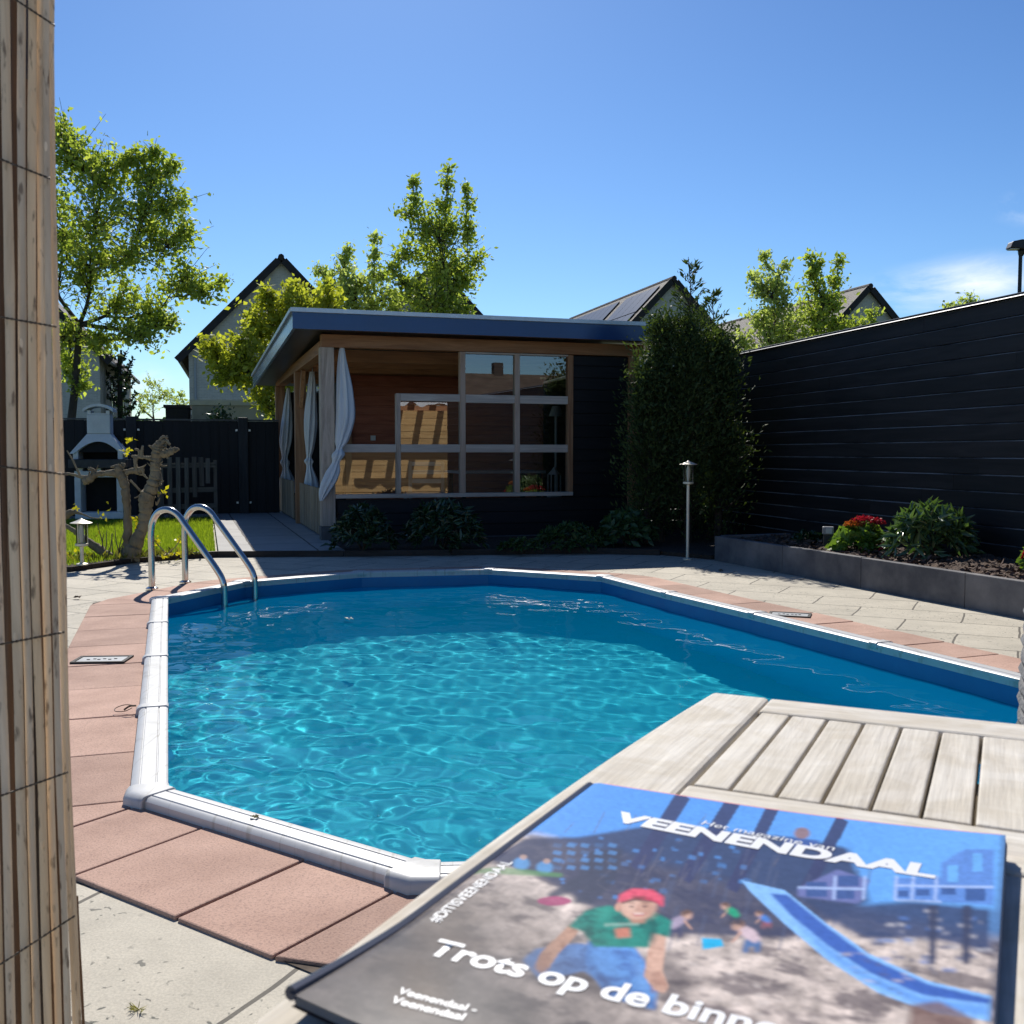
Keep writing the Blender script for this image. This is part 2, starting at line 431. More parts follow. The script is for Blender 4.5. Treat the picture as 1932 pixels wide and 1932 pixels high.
M_PAVE = brickmat('cream_paving_slabs', (0.61, 0.555, 0.445), (0.53, 0.482, 0.385), (0.13, 0.115, 0.09), 0.62, 0.41, 0.006, rot=R(26.5), speck=0.85, grain=0.28, vary=0.55)
b = MB(); vs, fs = ring(offset_poly(0.15), radial(14.0), 0.0); b.add(vs, fs)
tag(b.build('paving', M_PAVE), kind='structure')

# terracotta border: one tile after another round the pool, wedges at the corners
M_TERRA = mat('terracotta_concrete_tile', (0.60, 0.39, 0.30), 0.9, 0.10, 3.4, bump=0.5, bscale=220, bdist=0.003, col2=(0.43, 0.265, 0.20), contrast=(0.30, 0.66), detail=9)
def terra_nodes(m):
    n, l = m.node_tree.nodes, m.node_tree.links; bs = n['Principled BSDF']
    src = bs.inputs['Base Color'].links[0].from_socket
    t = n['Texture Coordinate'].outputs['Object']
    nz = n.new('ShaderNodeTexNoise'); nz.inputs['Scale'].default_value = 190; nz.inputs['Detail'].default_value = 4; nz.inputs['Distortion'].default_value = 0.6
    l.new(t, nz.inputs['Vector'])
    rp = n.new('ShaderNodeValToRGB'); rp.color_ramp.elements[0].position = 0.30; rp.color_ramp.elements[0].color = (0.55, 0.55, 0.58, 1)
    rp.color_ramp.elements[1].position = 0.52
    l.new(nz.outputs['Fac'], rp.inputs['Fac'])
    geo = n.new('ShaderNodeNewGeometry'); mr = n.new('ShaderNodeMapRange'); mr.inputs['To Min'].default_value = 0.80; mr.inputs['To Max'].default_value = 1.10
    l.new(geo.outputs['Random Per Island'], mr.inputs['Value'])
    m1 = n.new('ShaderNodeMixRGB'); m1.blend_type = 'MULTIPLY'; m1.inputs['Fac'].default_value = 0.8
    l.new(src, m1.inputs['Color1']); l.new(rp.outputs['Color'], m1.inputs['Color2'])
    m2 = n.new('ShaderNodeMixRGB'); m2.blend_type = 'MULTIPLY'; m2.inputs['Fac'].default_value = 1
    l.new(m1.outputs['Color'], m2.inputs['Color1']); l.new(mr.outputs[0], m2.inputs['Color2'])
    l.new(m2.outputs['Color'], bs.inputs['Base Color'])
terra_nodes(M_TERRA)
tb = MB()
O1, O2, GAP = 0.07, 0.47, 0.004
for i in range(NP):
    a, c = Vector(POOL[i]), Vector(POOL[(i + 1) % NP]); d = (c - a); L = d.length; d.normalize(); nn = Vector((-d.y, d.x))
    nt = max(1, round(L / 0.42)); w = L / nt
    cutsw = [0.30, 0.68, L] if i == 15 else [(k + 1) * w for k in range(nt)]
    for k in range(len(cutsw)):
        s0, s1 = (cutsw[k - 1] if k else 0) + GAP, cutsw[k] - GAP
        q = [a + d * s0 + nn * O1, a + d * s1 + nn * O1, a + d * s1 + nn * O2, a + d * s0 + nn * O2]
        tb.prism([(p.x, p.y) for p in q], -0.03, 0.010 + random.uniform(-0.0015, 0.0015))
    # wedge at the far corner of this side
    e = Vector(POOL[(i + 2) % NP]); d2 = (e - c).normalized(); n2 = Vector((-d2.y, d2.x))
    if nn.angle(n2) > R(6):
        q = [c + nn * O1 + d * GAP, c + n2 * O1 - d2 * GAP, c + n2 * O2 - d2 * GAP, c + nn * O2 + d * GAP]
        tb.prism([(p.x, p.y) for p in q], -0.03, 0.010)
tag(tb.build('pool_border_paving', M_TERRA, bevel=0.004), kind='structure')
M_GROUT = mat('dark_joint_sand', (0.10, 0.075, 0.055), 0.95, 0.3, 20)
b = MB(); vs, fs = ring(offset_poly(0.06), offset_poly(0.465), 0.003); b.add(vs, fs)
tag(b.build('paving_joint_sand', M_GROUT), kind='structure')

# the pool itself
FLOOR_Z, WATER_Z = -1.12, -0.085
pool = thing('swimming_pool', 'long oval sunken swimming pool with blue liner and white plastic coping', 'pool', (0, 5.4, 0))
def local(o, parent):            # keep world-space meshes where they are under a moved parent
    o.parent = parent
    o.matrix_parent_inverse = parent.matrix_world.inverted() if False else Matrix.Translation(-Vector(parent.location))
    return o
M_LINER = mat('blue_vinyl_liner', (0.012, 0.55, 0.60), 0.45, 0.06, 1.5, col2=(0.008, 0.46, 0.53), spec=0.4)
b = MB(); n0 = len(POOL)
b.add([(p[0], p[1], 0.035) for p in POOL] + [(p[0], p[1], FLOOR_Z) for p in POOL], [(i, (i + 1) % NP, NP + (i + 1) % NP, NP + i) for i in range(NP)])
lw = b.build('liner_wall', mat('blue_vinyl_wall_liner', (0.012, 0.52, 0.95), 0.4, 0.06, 3.0, col2=(0.010, 0.46, 0.90), spec=0.4, stretch=(1, 1, 0.3))); local(lw, pool)
b = MB()
b.add([(p[0], p[1], FLOOR_Z) for p in offset_poly(0.01)], [tuple(range(NP))])
bt = MB(); ip = offset_poly(-0.002)
bt.add([(p.x, p.y, 0.034) for p in ip] + [(p.x, p.y, WATER_Z - 0.03) for p in ip], [(i, (i + 1) % NP, NP + (i + 1) % NP, NP + i) for i in range(NP)])
local(bt.build('liner_shade_band', mat('shade_tinted_liner', (0.012, 0.22, 0.46), 0.4, 0.10, 4.0, col2=(0.010, 0.17, 0.40), spec=0.4)), pool)  # shade on the wall above the water, painted as a darker strip
lf = b.build('liner_floor', M_LINER); local(lf, pool)
lf.cycles.is_caustics_receiver = True

M_WHITE = mat('white_pool_plastic', (0.60, 0.60, 0.59), 0.42, 0.0, 11.0, bump=0.05, bscale=40, col2=(0.47, 0.465, 0.44), contrast=(0.30, 0.46), detail=8, stretch=(1, 1, 1))
def dirty_streaks(m):
    n, l = m.node_tree.nodes, m.node_tree.links; bs = n['Principled BSDF']
    src = bs.inputs['Base Color'].links[0].from_socket; t = n['Texture Coordinate'].outputs['Object']
    mp2 = n.new('ShaderNodeMapping'); mp2.inputs['Rotation'].default_value = (0, 0, R(-18.7)); mp2.inputs['Scale'].default_value = (60, 2.2, 1)
    l.new(t, mp2.inputs['Vector'])
    nz = n.new('ShaderNodeTexNoise'); nz.inputs['Scale'].default_value = 1.0; nz.inputs['Detail'].default_value = 5
    l.new(mp2.outputs['Vector'], nz.inputs['Vector'])
    rp = n.new('ShaderNodeValToRGB'); rp.color_ramp.elements[0].position = 0.57; rp.color_ramp.elements[1].position = 0.66
    l.new(nz.outputs['Fac'], rp.inputs['Fac'])
    mx = n.new('ShaderNodeMixRGB'); mx.inputs['Color2'].default_value = (0.42, 0.41, 0.37, 1)
    f = n.new('ShaderNodeMath'); f.operation = 'MULTIPLY'; f.inputs[1].default_value = 0.75
    l.new(rp.outputs['Color'], f.inputs[0]); l.new(f.outputs[0], mx.inputs['Fac']); l.new(src, mx.inputs['Color1']); l.new(mx.outputs['Color'], bs.inputs['Base Color'])
dirty_streaks(M_WHITE)
PROF = [(-0.018, 0.030), (-0.018, 0.050), (-0.008, 0.058), (0.022, 0.060), (0.025, 0.055), (0.029, 0.055), (0.032, 0.061), (0.090, 0.061), (0.093, 0.056),
        (0.097, 0.056), (0.100, 0.060), (0.118, 0.057), (0.130, 0.046), (0.132, 0.0), (0.11, -0.01), (-0.005, -0.01), (-0.005, 0.030)]
PROF = [(o * 0.70, z * 0.66) for o, z in PROF]
offs = [offset_poly(o) for o, z in PROF]
for i in range(NP):
    j = (i + 1) % NP; b = MB()
    vs = []
    for e in (i, j):
        for (o, z), pl in zip(PROF, offs):
            vs.append((pl[e].x, pl[e].y, z))
    m_ = len(PROF)
    b.add(vs, [(k, (k + 1) % m_, m_ + (k + 1) % m_, m_ + k) for k in range(m_)] + [tuple(range(m_)), tuple(range(2 * m_ - 1, m_ - 1, -1))])
    local(b.build('coping', M_WHITE, smooth=True, angle=35), pool)
CAPP = [(-0.022, 0.024), (-0.022, 0.056), (-0.010, 0.066), (0.115, 0.066), (0.134, 0.060), (0.146, 0.045), (0.148, 0.0), (0.1, -0.005), (-0.002, 0.0)]
CAPP = [(o * 0.70, z * 0.66) for o, z in CAPP]
for i in range(NP):                                          # joint covers over the corners
    a, p, c = Vector(POOL[i - 1]), Vector(POOL[i]), Vector(POOL[(i + 1) % NP])
    d1, d2 = (p - a).normalized(), (c - p).normalized()
    corner = d1.angle(d2) > R(6)
    hw = 0.038 if corner else 0.028
    b = MB(); vs = []; m_ = len(CAPP)
    for st in ('a', 'm', 'c'):
        dd = {'a': d1, 'm': (d1 + d2).normalized(), 'c': d2}[st]; nn = Vector((-dd.y, dd.x))
        s = {'a': -hw, 'm': 0, 'c': hw}[st]
        k = 1 / max(0.5, nn.dot(Vector((-d1.y, d1.x)))) if st == 'm' else 1
        grow = 0.006 if (st == 'm' and corner) else 0
        for o, z in CAPP:
            q = p + dd * s * (0 if st == 'm' else 1) + nn * (o * k + (grow if o > 0.1 else 0)); vs.append((q.x, q.y, z + (grow * 0.3 if z > 0.03 else 0)))
    fs = [(t * m_ + k, t * m_ + (k + 1) % m_, (t + 1) * m_ + (k + 1) % m_, (t + 1) * m_ + k) for t in (0, 1) for k in range(m_)]
    fs += [tuple(range(m_)), tuple(range(3 * m_ - 1, 2 * m_ - 1, -1))]
    b.add(vs, fs)
    local(b.build('joint_cover', M_WHITE, smooth=True, angle=50, bevel=0.003), pool)

# water: a real rippled surface; the sun reaches the floor through it
poly = np.array([(p.x, p.y) for p in offset_poly(0.02)])
def inside(x, y, pg):
    r_ = np.zeros(x.shape, bool); n = len(pg)
    for i in range(n):
        x1, y1 = pg[i]; x2, y2 = pg[(i + 1) % n]
        c = ((y1 > y) != (y2 > y)) & (x < (x2 - x1) * (y - y1) / (y2 - y1 + 1e-12) + x1)
        r_ ^= c
    return r_
def waves(x, y):
    small = 1.5 + 2.3 * np.clip((4.3 - y) / 1.6, 0, 1)
    h = np.zeros_like(x); g = np.random.default_rng(5); cut = 0.50
    # (wavelength, slope share, direction spread): a soft swell plus finer ripples
    for lam, slope, nw, cdir, spread in ((1.1, 0.012, 5, 1.2, 2.5), (0.55, 0.030, 9, 1.75, 1.0), (0.30, 0.042, 12, 1.4, 1.5), (0.17, 0.034, 14, 1.5, 2.2), (0.09, 0.030, 14, 1.5, 3.0)):
        for _ in range(nw):
            k = 2 * math.pi / (lam * g.uniform(0.75, 1.35)); t = cdir + g.uniform(-1, 1) * spread / 1.6
            a = cut * slope / k / math.sqrt(nw) * g.uniform(0.6, 1.4) * 1.4
            ph = g.uniform(0, 6.28)
            wob = 0.9 * np.sin(0.9 * x * g.uniform(0.5, 1.5) + 1.1 * y * g.uniform(0.5, 1.5) + ph * 2)
            h += (1.0 if lam > 0.4 else small) * a * np.sin(k * (x * math.cos(t) + y * math.sin(t)) + ph + wob)
    env = 0.65 + 0.35 * np.sin(0.9 * x + 1.3) * np.sin(0.8 * y + 0.4)
    near = 1.0 + 0.5 * np.clip((4.4 - y) / 1.8, 0, 1)
    return h * env * near
step = 0.016
gx = np.arange(poly[:, 0].min() - step, poly[:, 0].max() + step, step); gy = np.arange(poly[:, 1].min() - step, poly[:, 1].max() + step, step)
X, Y = np.meshgrid(gx, gy); H = waves(X, Y)
ok = inside(X, Y, poly); nx = len(gx)
idx = np.arange(X.size).reshape(X.shape)
quad = ok[:-1, :-1] & ok[1:, :-1] & ok[:-1, 1:] & ok[1:, 1:]
Fq = np.stack([idx[:-1, :-1][quad], idx[:-1, 1:][quad], idx[1:, 1:][quad], idx[1:, :-1][quad]], 1)
used = np.unique(Fq); remap = np.full(X.size, -1); remap[used] = np.arange(len(used))
V = np.stack([X.ravel()[used], Y.ravel()[used], WATER_Z + H.ravel()[used]], 1)
M_WATER = bpy.data.materials.new('pool_water'); n, l, bs = nodes_of(M_WATER)
n.remove(bs)
rfx = n.new('ShaderNodeBsdfRefraction'); rfx.inputs['IOR'].default_value = 1.33; rfx.inputs['Roughness'].default_value = 0.0
rfx.inputs['Color'].default_value = (0.55, 0.96, 1.0, 1)
gls = n.new('ShaderNodeBsdfGlossy'); gls.inputs['Roughness'].default_value = 0.0
frs = n.new('ShaderNodeFresnel'); frs.inputs['IOR'].default_value = 1.33
frm = n.new('ShaderNodeMath'); frm.operation = 'MULTIPLY'; frm.inputs[1].default_value = 0.72; l.new(frs.outputs[0], frm.inputs[0])
gl = n.new('ShaderNodeMixShader'); l.new(frm.outputs[0], gl.inputs['Fac']); l.new(rfx.outputs[0], gl.inputs[1]); l.new(gls.outputs[0], gl.inputs[2])

body = n.new('ShaderNodeBsdfTranslucent'); body.inputs['Color'].default_value = (0.02, 0.66, 0.98, 1)   # turbidity: part of the light is scattered on its way down
wmx = n.new('ShaderNodeMixShader'); wmx.inputs['Fac'].default_value = 0.14
l.new(gl.outputs[0], wmx.inputs[1]); l.new(body.outputs[0], wmx.inputs[2])
murk = n.new('ShaderNodeBsdfDiffuse'); murk.inputs['Color'].default_value = (0.0, 0.50, 0.92, 1)
wm2 = n.new('ShaderNodeMixShader'); wm2.inputs['Fac'].default_value = 0.125
l.new(wmx.outputs[0], wm2.inputs[1]); l.new(murk.outputs[0], wm2.inputs[2])
l.new(wm2.outputs[0], n['Material Output'].inputs['Surface'])
water = mesh_np('water', V, remap[Fq], M_WATER, smooth=True)
tag(water, kind='structure')
water.cycles.is_caustics_caster = True

# ladder over the far-left corner of the pool
M_STEEL = mat('polished_stainless_steel', (0.62, 0.61, 0.58), 0.16, 0.05, 12, metallic=1.0, bump=0.02, bscale=30)
Ad = Vector((0.3175, 0.948, 0)); An = Vector((0.948, -0.3175, 0)); A0 = Vector((-2.287, 6.795, 0))
lad = thing('pool_ladder', 'shiny stainless steel ladder with two curved handrails over the pool corner', 'pool ladder', A0 + Ad * 0.7)
def spline(pts, n=10):
    pts = [Vector(p) for p in pts]; out = []
    for i in range(len(pts) - 1):
        p0, p1, p2, p3 = pts[max(i - 1, 0)], pts[i], pts[i + 1], pts[min(i + 2, len(pts) - 1)]
        for k in range(n):
            t = k / n
            out.append(0.5 * ((2 * p1) + (p2 - p0) * t + (2 * p0 - 5 * p1 + 4 * p2 - p3) * t * t + (3 * p1 - p0 - 3 * p2 + p3) * t ** 3))
    out.append(pts[-1]); return out
RP = [(-0.53, 0.0), (-0.53, 0.22), (-0.53, 0.42), (-0.505, 0.52), (-0.45, 0.580), (-0.375, 0.592), (-0.30, 0.56), (-0.23, 0.48), (-0.08, 0.30), (0.03, 0.165), (0.072, 0.09), (0.082, 0.0), (0.082, -0.45), (0.082, -0.95)]
for s in (0.512, 0.905):
    pts = [A0 + Ad * s + An * q + Vector((0, 0, z)) for q, z in RP]
    r_ = MB().tube(spline(pts, 6), 0.0235, 14).build('handrail', M_STEEL, smooth=True); local(r_, lad)
    fl = MB().lathe([(0.045, 0.010), (0.045, 0.018), (0.025, 0.03)], A0 + Ad * s + An * -0.53, 20).build('foot_flange', M_STEEL, smooth=True); local(fl, r_) if False else local(fl, lad)
for z in (-0.16, -0.42, -0.68):
    c = A0 + Ad * 0.7085 + An * 0.10 + Vector((0, 0, z))
    st = MB().box((0, 0, 0), (0.075, 0.375, 0.025), M=Matrix((An, Ad, Vector((0, 0, 1)))).transposed()).build('step', mat('white_step_plastic', (0.75, 0.77, 0.78), 0.4, 0.05, 8), bevel=0.006)
    st.location = c; st.parent = lad; st.matrix_parent_inverse = Matrix.Translation(-Vector(lad.location))

# two drain lids let into the terracotta border
def drain(px, py, rz, label):
    p = G(px, py, 0.010); t = thing('drain_cover', label, 'drain cover', p, rz)
    fr = MB()
    for (x, y, w, h) in ((0, -0.07, 0.25, 0.016), (0, 0.07, 0.25, 0.016), (-0.117, 0, 0.016, 0.124), (0.117, 0, 0.016, 0.124)): fr.box((x, y, 0.002), (w, h, 0.014))
    fr.build('frame', mat('dark_cast_iron', (0.05, 0.045, 0.04), 0.8, 0.2, 20), t)
    lid = MB().box((0, 0, 0.003), (0.214, 0.12, 0.006)).build('lid', mat('grey_plastic_lid', (0.33, 0.35, 0.37), 0.6, 0.1, 15), t)
    hl = MB()
    for i in range(6): hl.box((-0.06 + 0.024 * i + random.uniform(-.004, .004), -0.01 + 0.014 * (i % 2), 0.0075), (0.014, 0.006, 0.002))
    hl.build('slot', mat('slot_black', (0.01, 0.01, 0.01), 0.9, 0.1, 10), lid)
drain(193, 1246, R(4), 'grey drain lid in the terracotta tiles beside the pool edge nearest the bamboo')
drain(1490, 1161, R(-20), 'grey drain lid in the terracotta tiles on the planter side of the pool')

# bent wire hooked on the coping
wt = MB(); p = G(247, 1336, 0.03)
wt.tube(spline([p + Vector((0.02, 0.0, 0.01)), p + Vector((-0.03, 0.018, 0.008)), p + Vector((-0.058, 0.0, 0.0)), p + Vector((-0.05, -0.024, -0.006)), p + Vector((-0.012, -0.03, -0.004)), p + Vector((0.015, -0.026, 0.008))], 8), 0.0016, 6)
wt.tube(spline([p + Vector((0.024, -0.01, 0.012)), p + Vector((0.002, -0.02, 0.012)), p + Vector((-0.016, -0.028, 0.0))], 6), 0.0035, 6)
tag(wt.build('wire_hook', mat('rusty_wire', (0.10, 0.06, 0.035), 0.7, 0.3, 40), smooth=True), 'small bent rusty wire hook stuck out beside the white coping', 'wire')

# fallen leaves
def litter(px, py, z, s, label, col):
    p = G(px, py, z); b = MB()
    for k in range(3):
        a = random.uniform(0, 6.28); r_ = s * random.uniform(0.5, 1)
        d = Vector((math.cos(a), math.sin(a), 0)) * r_; e = Vector((-d.y, d.x, 0)) * 0.35
        b.slab([-d * 0.2, d * 0.5 + e + Vector((0, 0, s * 0.3)), d, d * 0.5 - e + Vector((0, 0, s * 0.2))], (0, 0, 1), 0.001)
    tag(b.build('fallen_leaf', mat('dry_leaf_' + ('green' if col else 'brown'), (0.12, 0.11, 0.02) if col else (0.08, 0.045, 0.02), 0.8, 0.2, 30), loc=p), label, 'leaf')
litter(481, 1543, 0.043, 0.02, 'small withered leaf lying on the white coping nearest the camera', 1)
litter(1357, 1077, 0.004, 0.05, 'dark curled leaf on the cream paving in front of the planter end', 0)
litter(148, 1127, 0.012, 0.05, 'dry brown leaf at the far end of the left terracotta tiles', 0)
litter(1905, 1149, 0.004, 0.04, 'dark leaf on the cream paving at the right beneath the planter wall', 0)
litter(657, 1169, WATER_Z + 0.012, 0.05, 'pale petal scrap floating on the shaded pool water', 0)
bpy.data.objects['fallen_leaf.004'].data.materials[0] = mat('pale_petal', (0.75, 0.73, 0.62), 0.6, 0.1, 20)

# ================================================================== LAWN, PATH, BEDS
M_SOIL = mat('dark_garden_soil', (0.065, 0.045, 0.032), 0.95, 0.3, 9, bump=0.9, bscale=26, bdist=0.04, col2=(0.028, 0.02, 0.014))
lawn_poly = [(-2.87, 9.88), (-3.2, 9.66), (-3.5, 9.36), (-3.75, 8.75), (-5.5, 8.1), (-9.0, 8.6), (-9.5, 13.9), (-4.42, 15.1)]
M_LAWN = mat('lawn_turf', (0.13, 0.21, 0.03), 0.9, 0.3, 5, bump=0.6, bscale=60, bdist=0.03, col2=(0.08, 0.13, 0.02))
tag(MB().prism(lawn_poly, -0.02, 0.035).build('lawn', M_LAWN), kind='structure')
# grass blades
pg = np.array(lawn_poly)
cand = np.stack([rng.uniform(-9.2, -2.8, 150000), rng.uniform(8.2, 15.2, 150000)], 1)
cand = cand[inside(cand[:, 0], cand[:, 1], pg)]
wgt = np.clip(1.4 - 0.0 * cand[:, 0], 0, 1); vis = (cand[:, 0] / cand[:, 1] > -0.50)
cand = cand[vis][:52000]; n_ = len(cand)
hgt = rng.uniform(0.03, 0.075, n_); ang = rng.uniform(0, 6.28, n_); lean = rng.uniform(0.0, 0.7, n_)
edge = np.array([min(abs((p[0] + 3.1) * 0.9), 1) for p in cand])
base = np.stack([cand[:, 0], cand[:, 1], np.full(n_, 0.03)], 1)
wv = np.stack([np.cos(ang), np.sin(ang), np.zeros(n_)], 1) * 0.0045
tip = base + np.stack([np.cos(ang + 1.3) * lean * hgt, np.sin(ang + 1.3) * lean * hgt, hgt], 1)
V = np.stack([base - wv, base + wv, tip], 1).reshape(-1, 3); i_ = np.arange(n_) * 3
M_BLADE = leafmat('grass_blade', (0.14, 0.21, 0.02), (0.33, 0.40, 0.06), 0.5, 0.5, 0.3, (1.4, 1.5, 0.5))
tag(mesh_np('grass', V, np.stack([i_, i_ + 1, i_ + 2], 1), M_BLADE), 'short bright green grass of the back lawn', 'grass', kind='stuff')

M_PATH = brickmat('pale_path_slabs', (0.42, 0.41, 0.39), (0.37, 0.365, 0.35), (0.10, 0.09, 0.08), 0.60, 1.1, 0.010, rot=-E_ANG, vary=0.45, offset=0.0)
path_poly = [(-4.40, 15.12), (-2.84, 9.90), (-1.62, 9.97), (-1.98, 11.1), (-3.95, 17.3), (-9.6, 15.5), (-9.5, 13.92)]
tag(MB().prism(path_poly, -0.02, 0.05).build('path', M_PATH), kind='structure')
M_EDGE = wood('dark_edging_board', (0.018, 0.014, 0.012), (0.05, 0.04, 0.035), 'x', 3)
kb = MB()
for a, c in (((-3.22, 9.62), (-2.84, 9.84)), ((-2.835, 9.845), (-1.63, 9.90)), ((-1.625, 9.902), (-0.6, 10.02)), ((-0.595, 10.022), (0.70, 10.2)), ((0.702, 10.2), (1.45, 10.02))):
    kb.bar((*a, 0.022), (*c, 0.022), 0.035, 0.075)
tag(kb.build('timber_edging', M_EDGE, bevel=0.004), 'low dark timber edging along the front of path and flower bed', 'edging')
bed_poly = [(-1.60, 9.95), (-0.6, 10.06), (0.70, 10.23), (1.45, 10.05), (1.87, 9.62), (3.2, 10.0), (2.9, 13.5), (1.2, 13.3), (0.2, 12.4), (-2.0, 11.2)]
tag(MB().prism(bed_poly, -0.02, 0.04).build('flower_bed_soil', M_SOIL), kind='structure')
tag(MB().prism([(-5.3, 8.02), (-3.72, 8.62), (-3.46, 9.30), (-3.16, 9.60), (-2.9, 9.80), (-3.0, 9.95), (-3.6, 9.62), (-3.95, 8.95), (-5.5, 8.35)], -0.02, 0.042).build('tree_bed_soil', M_SOIL), kind='structure')

# ================================================================== GARDEN HOUSE
P0 = Vector((-2.02, 11.26, 0))
shed = thing('garden_house', 'flat roofed timber garden house with deep blue fascia and open corner', 'garden house', P0, E_ANG)
NB = Vector((EB.x, EB.y, 0))
def FK(px, py, b=0.0):
    """pixel -> (along the front, height) on the plane b metres behind the front"""
    d = ray(px, py); o = P0 + EB * b
    t = (o - Vector((0, 0, CAM_Z))).dot(NB) / d.dot(NB)
    q = Vector((0, 0, CAM_Z)) + d * t
    return (q - P0).dot(ER), q.z
def r3(zx, zy): return (900 + zx / 2.415) * 0.64572, (950 + zy / 2.415) * 0.64572
def K3(zx, zy): return FK(*r3(zx, zy))
M_ORANGE = wood('warm_larch_timber', (0.26, 0.11, 0.05), (0.52, 0.26, 0.13), 'x', 2.0)
M_ORANGEV = wood('warm_larch_post', (0.26, 0.12, 0.06), (0.52, 0.28, 0.15), 'z', 2.0)
M_GREYW = wood('weathered_window_wood', (0.44, 0.36, 0.31), (0.74, 0.64, 0.56), 'x', 2.0)
M_GREYV = wood('weathered_post_wood', (0.32, 0.24, 0.19), (0.70, 0.57, 0.47), 'z', 2.2, ring=5, dist=6)
M_BLACK = wood('black_stained_boarding', (0.005, 0.005, 0.007), (0.014, 0.014, 0.018), 'x', 2.0, rough=0.6)
M_REDWOOD = wood('red_brown_cladding', (0.27, 0.075, 0.042), (0.50, 0.17, 0.10), 'x', 2.0)
M_FASCIA = mat('deep_blue_fascia_panel', (0.007, 0.047, 0.18), 0.2, 0.06, 2.0, spec=0.6)
M_FASCIA2 = M_FASCIA
M_ALU = mat('aluminium_roof_trim', (0.55, 0.58, 0.62), 0.35, 0.05, 10, metallic=0.6)
KR, BB = 3.63, 6.0                                            # front width, depth
ZB = 2.2
lb = lambda m_, name, mt, par=shed, **k: m_.build(name, mt, par, **k)
# roof: slab, fascia boards, alu trim
zt, zb_ = 2.462, 2.292; k0, k1, b0, b1 = -0.40, 4.10, -0.42, 6.45; dz = -0.19
def roof_pt(k, b_, z): return (k, b_, z + dz * (b_ - b0) / (b1 - b0))
m_ = MB(); vs = [roof_pt(k, b_, z) for z in (zb_ + 0.03, zt - 0.03) for k, b_ in ((k0 + .03, b0 + .03), (k1 - .03, b0 + .03), (k1 - .03, b1 - .03), (k0 + .03, b1 - .03))]
m_.add(vs, [(3, 2, 1, 0), (4, 5, 6, 7), (0, 1, 5, 4), (1, 2, 6, 5), (2, 3, 7, 6), (3, 0, 4, 7)])
roof = lb(m_, 'roof', mat('dark_soffit_board', (0.05, 0.045, 0.045), 0.35, 0.2, 3.0, spec=0.5))
def board(name, a, c, z0, z1, th, mt, par):
    (ka, ba), (kc, bc) = a, c; d = Vector((kc - ka, bc - ba)).normalized(); nn = Vector((d.y, -d.x)) * th
    q = [(ka, ba), (kc, bc), (kc + nn.x, bc + nn.y), (ka + nn.x, ba + nn.y)]
    mm = MB(); vs = [roof_pt(k, b_, z) for z in (z0, z1) for k, b_ in q]
    mm.add(vs, [(3, 2, 1, 0), (4, 5, 6, 7), (0, 1, 5, 4), (1, 2, 6, 5), (2, 3, 7, 6), (3, 0, 4, 7)])
    return mm.build(name, mt, par)
board('fascia', (k0, b0 + .03), (k1, b0 + .03), zb_, zt, 0.03, M_FASCIA, roof)
board('fascia', (k0 + .03, b1), (k0 + .03, b0 + .032), zb_, zt, 0.03, mat('grazing_sheen_fascia_panel', (0.12, 0.21, 0.36), 0.2, 0.08, 2.0, spec=0.7), roof)['label'] = 'blue fascia with grazing sheen painted in along the left roof edge'  # lighter blue paints in the sheen this side shows at a grazing angle
board('fascia', (k1 - .03, b0 + .032), (k1 - .03, b1), zb_, zt, 0.03, M_FASCIA, roof)
board('roof_trim', (k0 - .02, b0 + .05), (k1 + .02, b0 + .05), zt + .002, zt + .045, 0.075, M_ALU, roof)
board('roof_trim', (k0 + .05, b1), (k0 + .05, b0 + .055), zt + .002, zt + .045, 0.075, M_ALU, roof)
# beams
lb(MB().span(-0.06, 3.75, -0.05, 0.09, 2.15, 2.288), 'beam', M_ORANGE, bevel=0.005)
lb(MB().span(-0.065, 0.075, 0.092, BB, 2.09, 2.225), 'beam', wood('warm_larch_beam', (0.26, 0.11, 0.05), (0.50, 0.25, 0.12), 'y', 2.0), bevel=0.005)
rf = MB()
for b_ in (0.9, 1.7, 2.5, 3.3, 4.1, 4.9): rf.span(0.08, 3.6, b_, b_ + 0.06, 2.08, 2.22)
lb(rf, 'rafter', M_ORANGE)
# posts
pw = 0.15
lb(MB().span(-0.075, 0.075, -0.052, 0.10, 0.20, 2.148), 'post', M_GREYV, bevel=0.006)
lb(MB().span(-0.085, 0.085, -0.06, 0.11, 0.0, 0.198), 'post_foot', mat('grey_concrete_foot', (0.13, 0.125, 0.125), 0.9, 0.15, 12), bevel=0.006)
for b_ in (2.80, 5.95):
    lb(MB().span(-0.075, 0.075, b_ - 0.075, b_ + 0.075, 0.05, 2.088), 'post', M_ORANGEV, bevel=0.006)
kp = FK(1192, 900)[0]
lb(MB().span(kp - 0.06, kp + 0.07, -0.045, 0.10, 0.03, 2.148), 'post', M_ORANGEV, bevel=0.005)
# diagonal braces beside the left posts
for b_, s in ((0.10, 1), (2.72, -1), (2.88, 1)):
    lb(MB().bar((0, b_, 1.62), (0, b_ + 0.36 * s, 2.09), 0.05, 0.06), 'brace', M_ORANGEV)
# low slatted screens between the left posts
for (ba, bc) in ((0.16, 2.70), (3.55, 5.86)):
    sl = MB(); nsl = int((bc - ba) / 0.052)
    for i in range(nsl):
        x = ba + (bc - ba) * i / nsl
        sl.span(-0.035 + random.uniform(-.004, .004), -0.018, x, x + 0.040, 0.07, 0.60 + random.uniform(-.006, .006))
    lb(sl, 'slatted_screen', wood('pale_slat', (0.22, 0.16, 0.11), (0.46, 0.37, 0.27), 'z', 2.5))
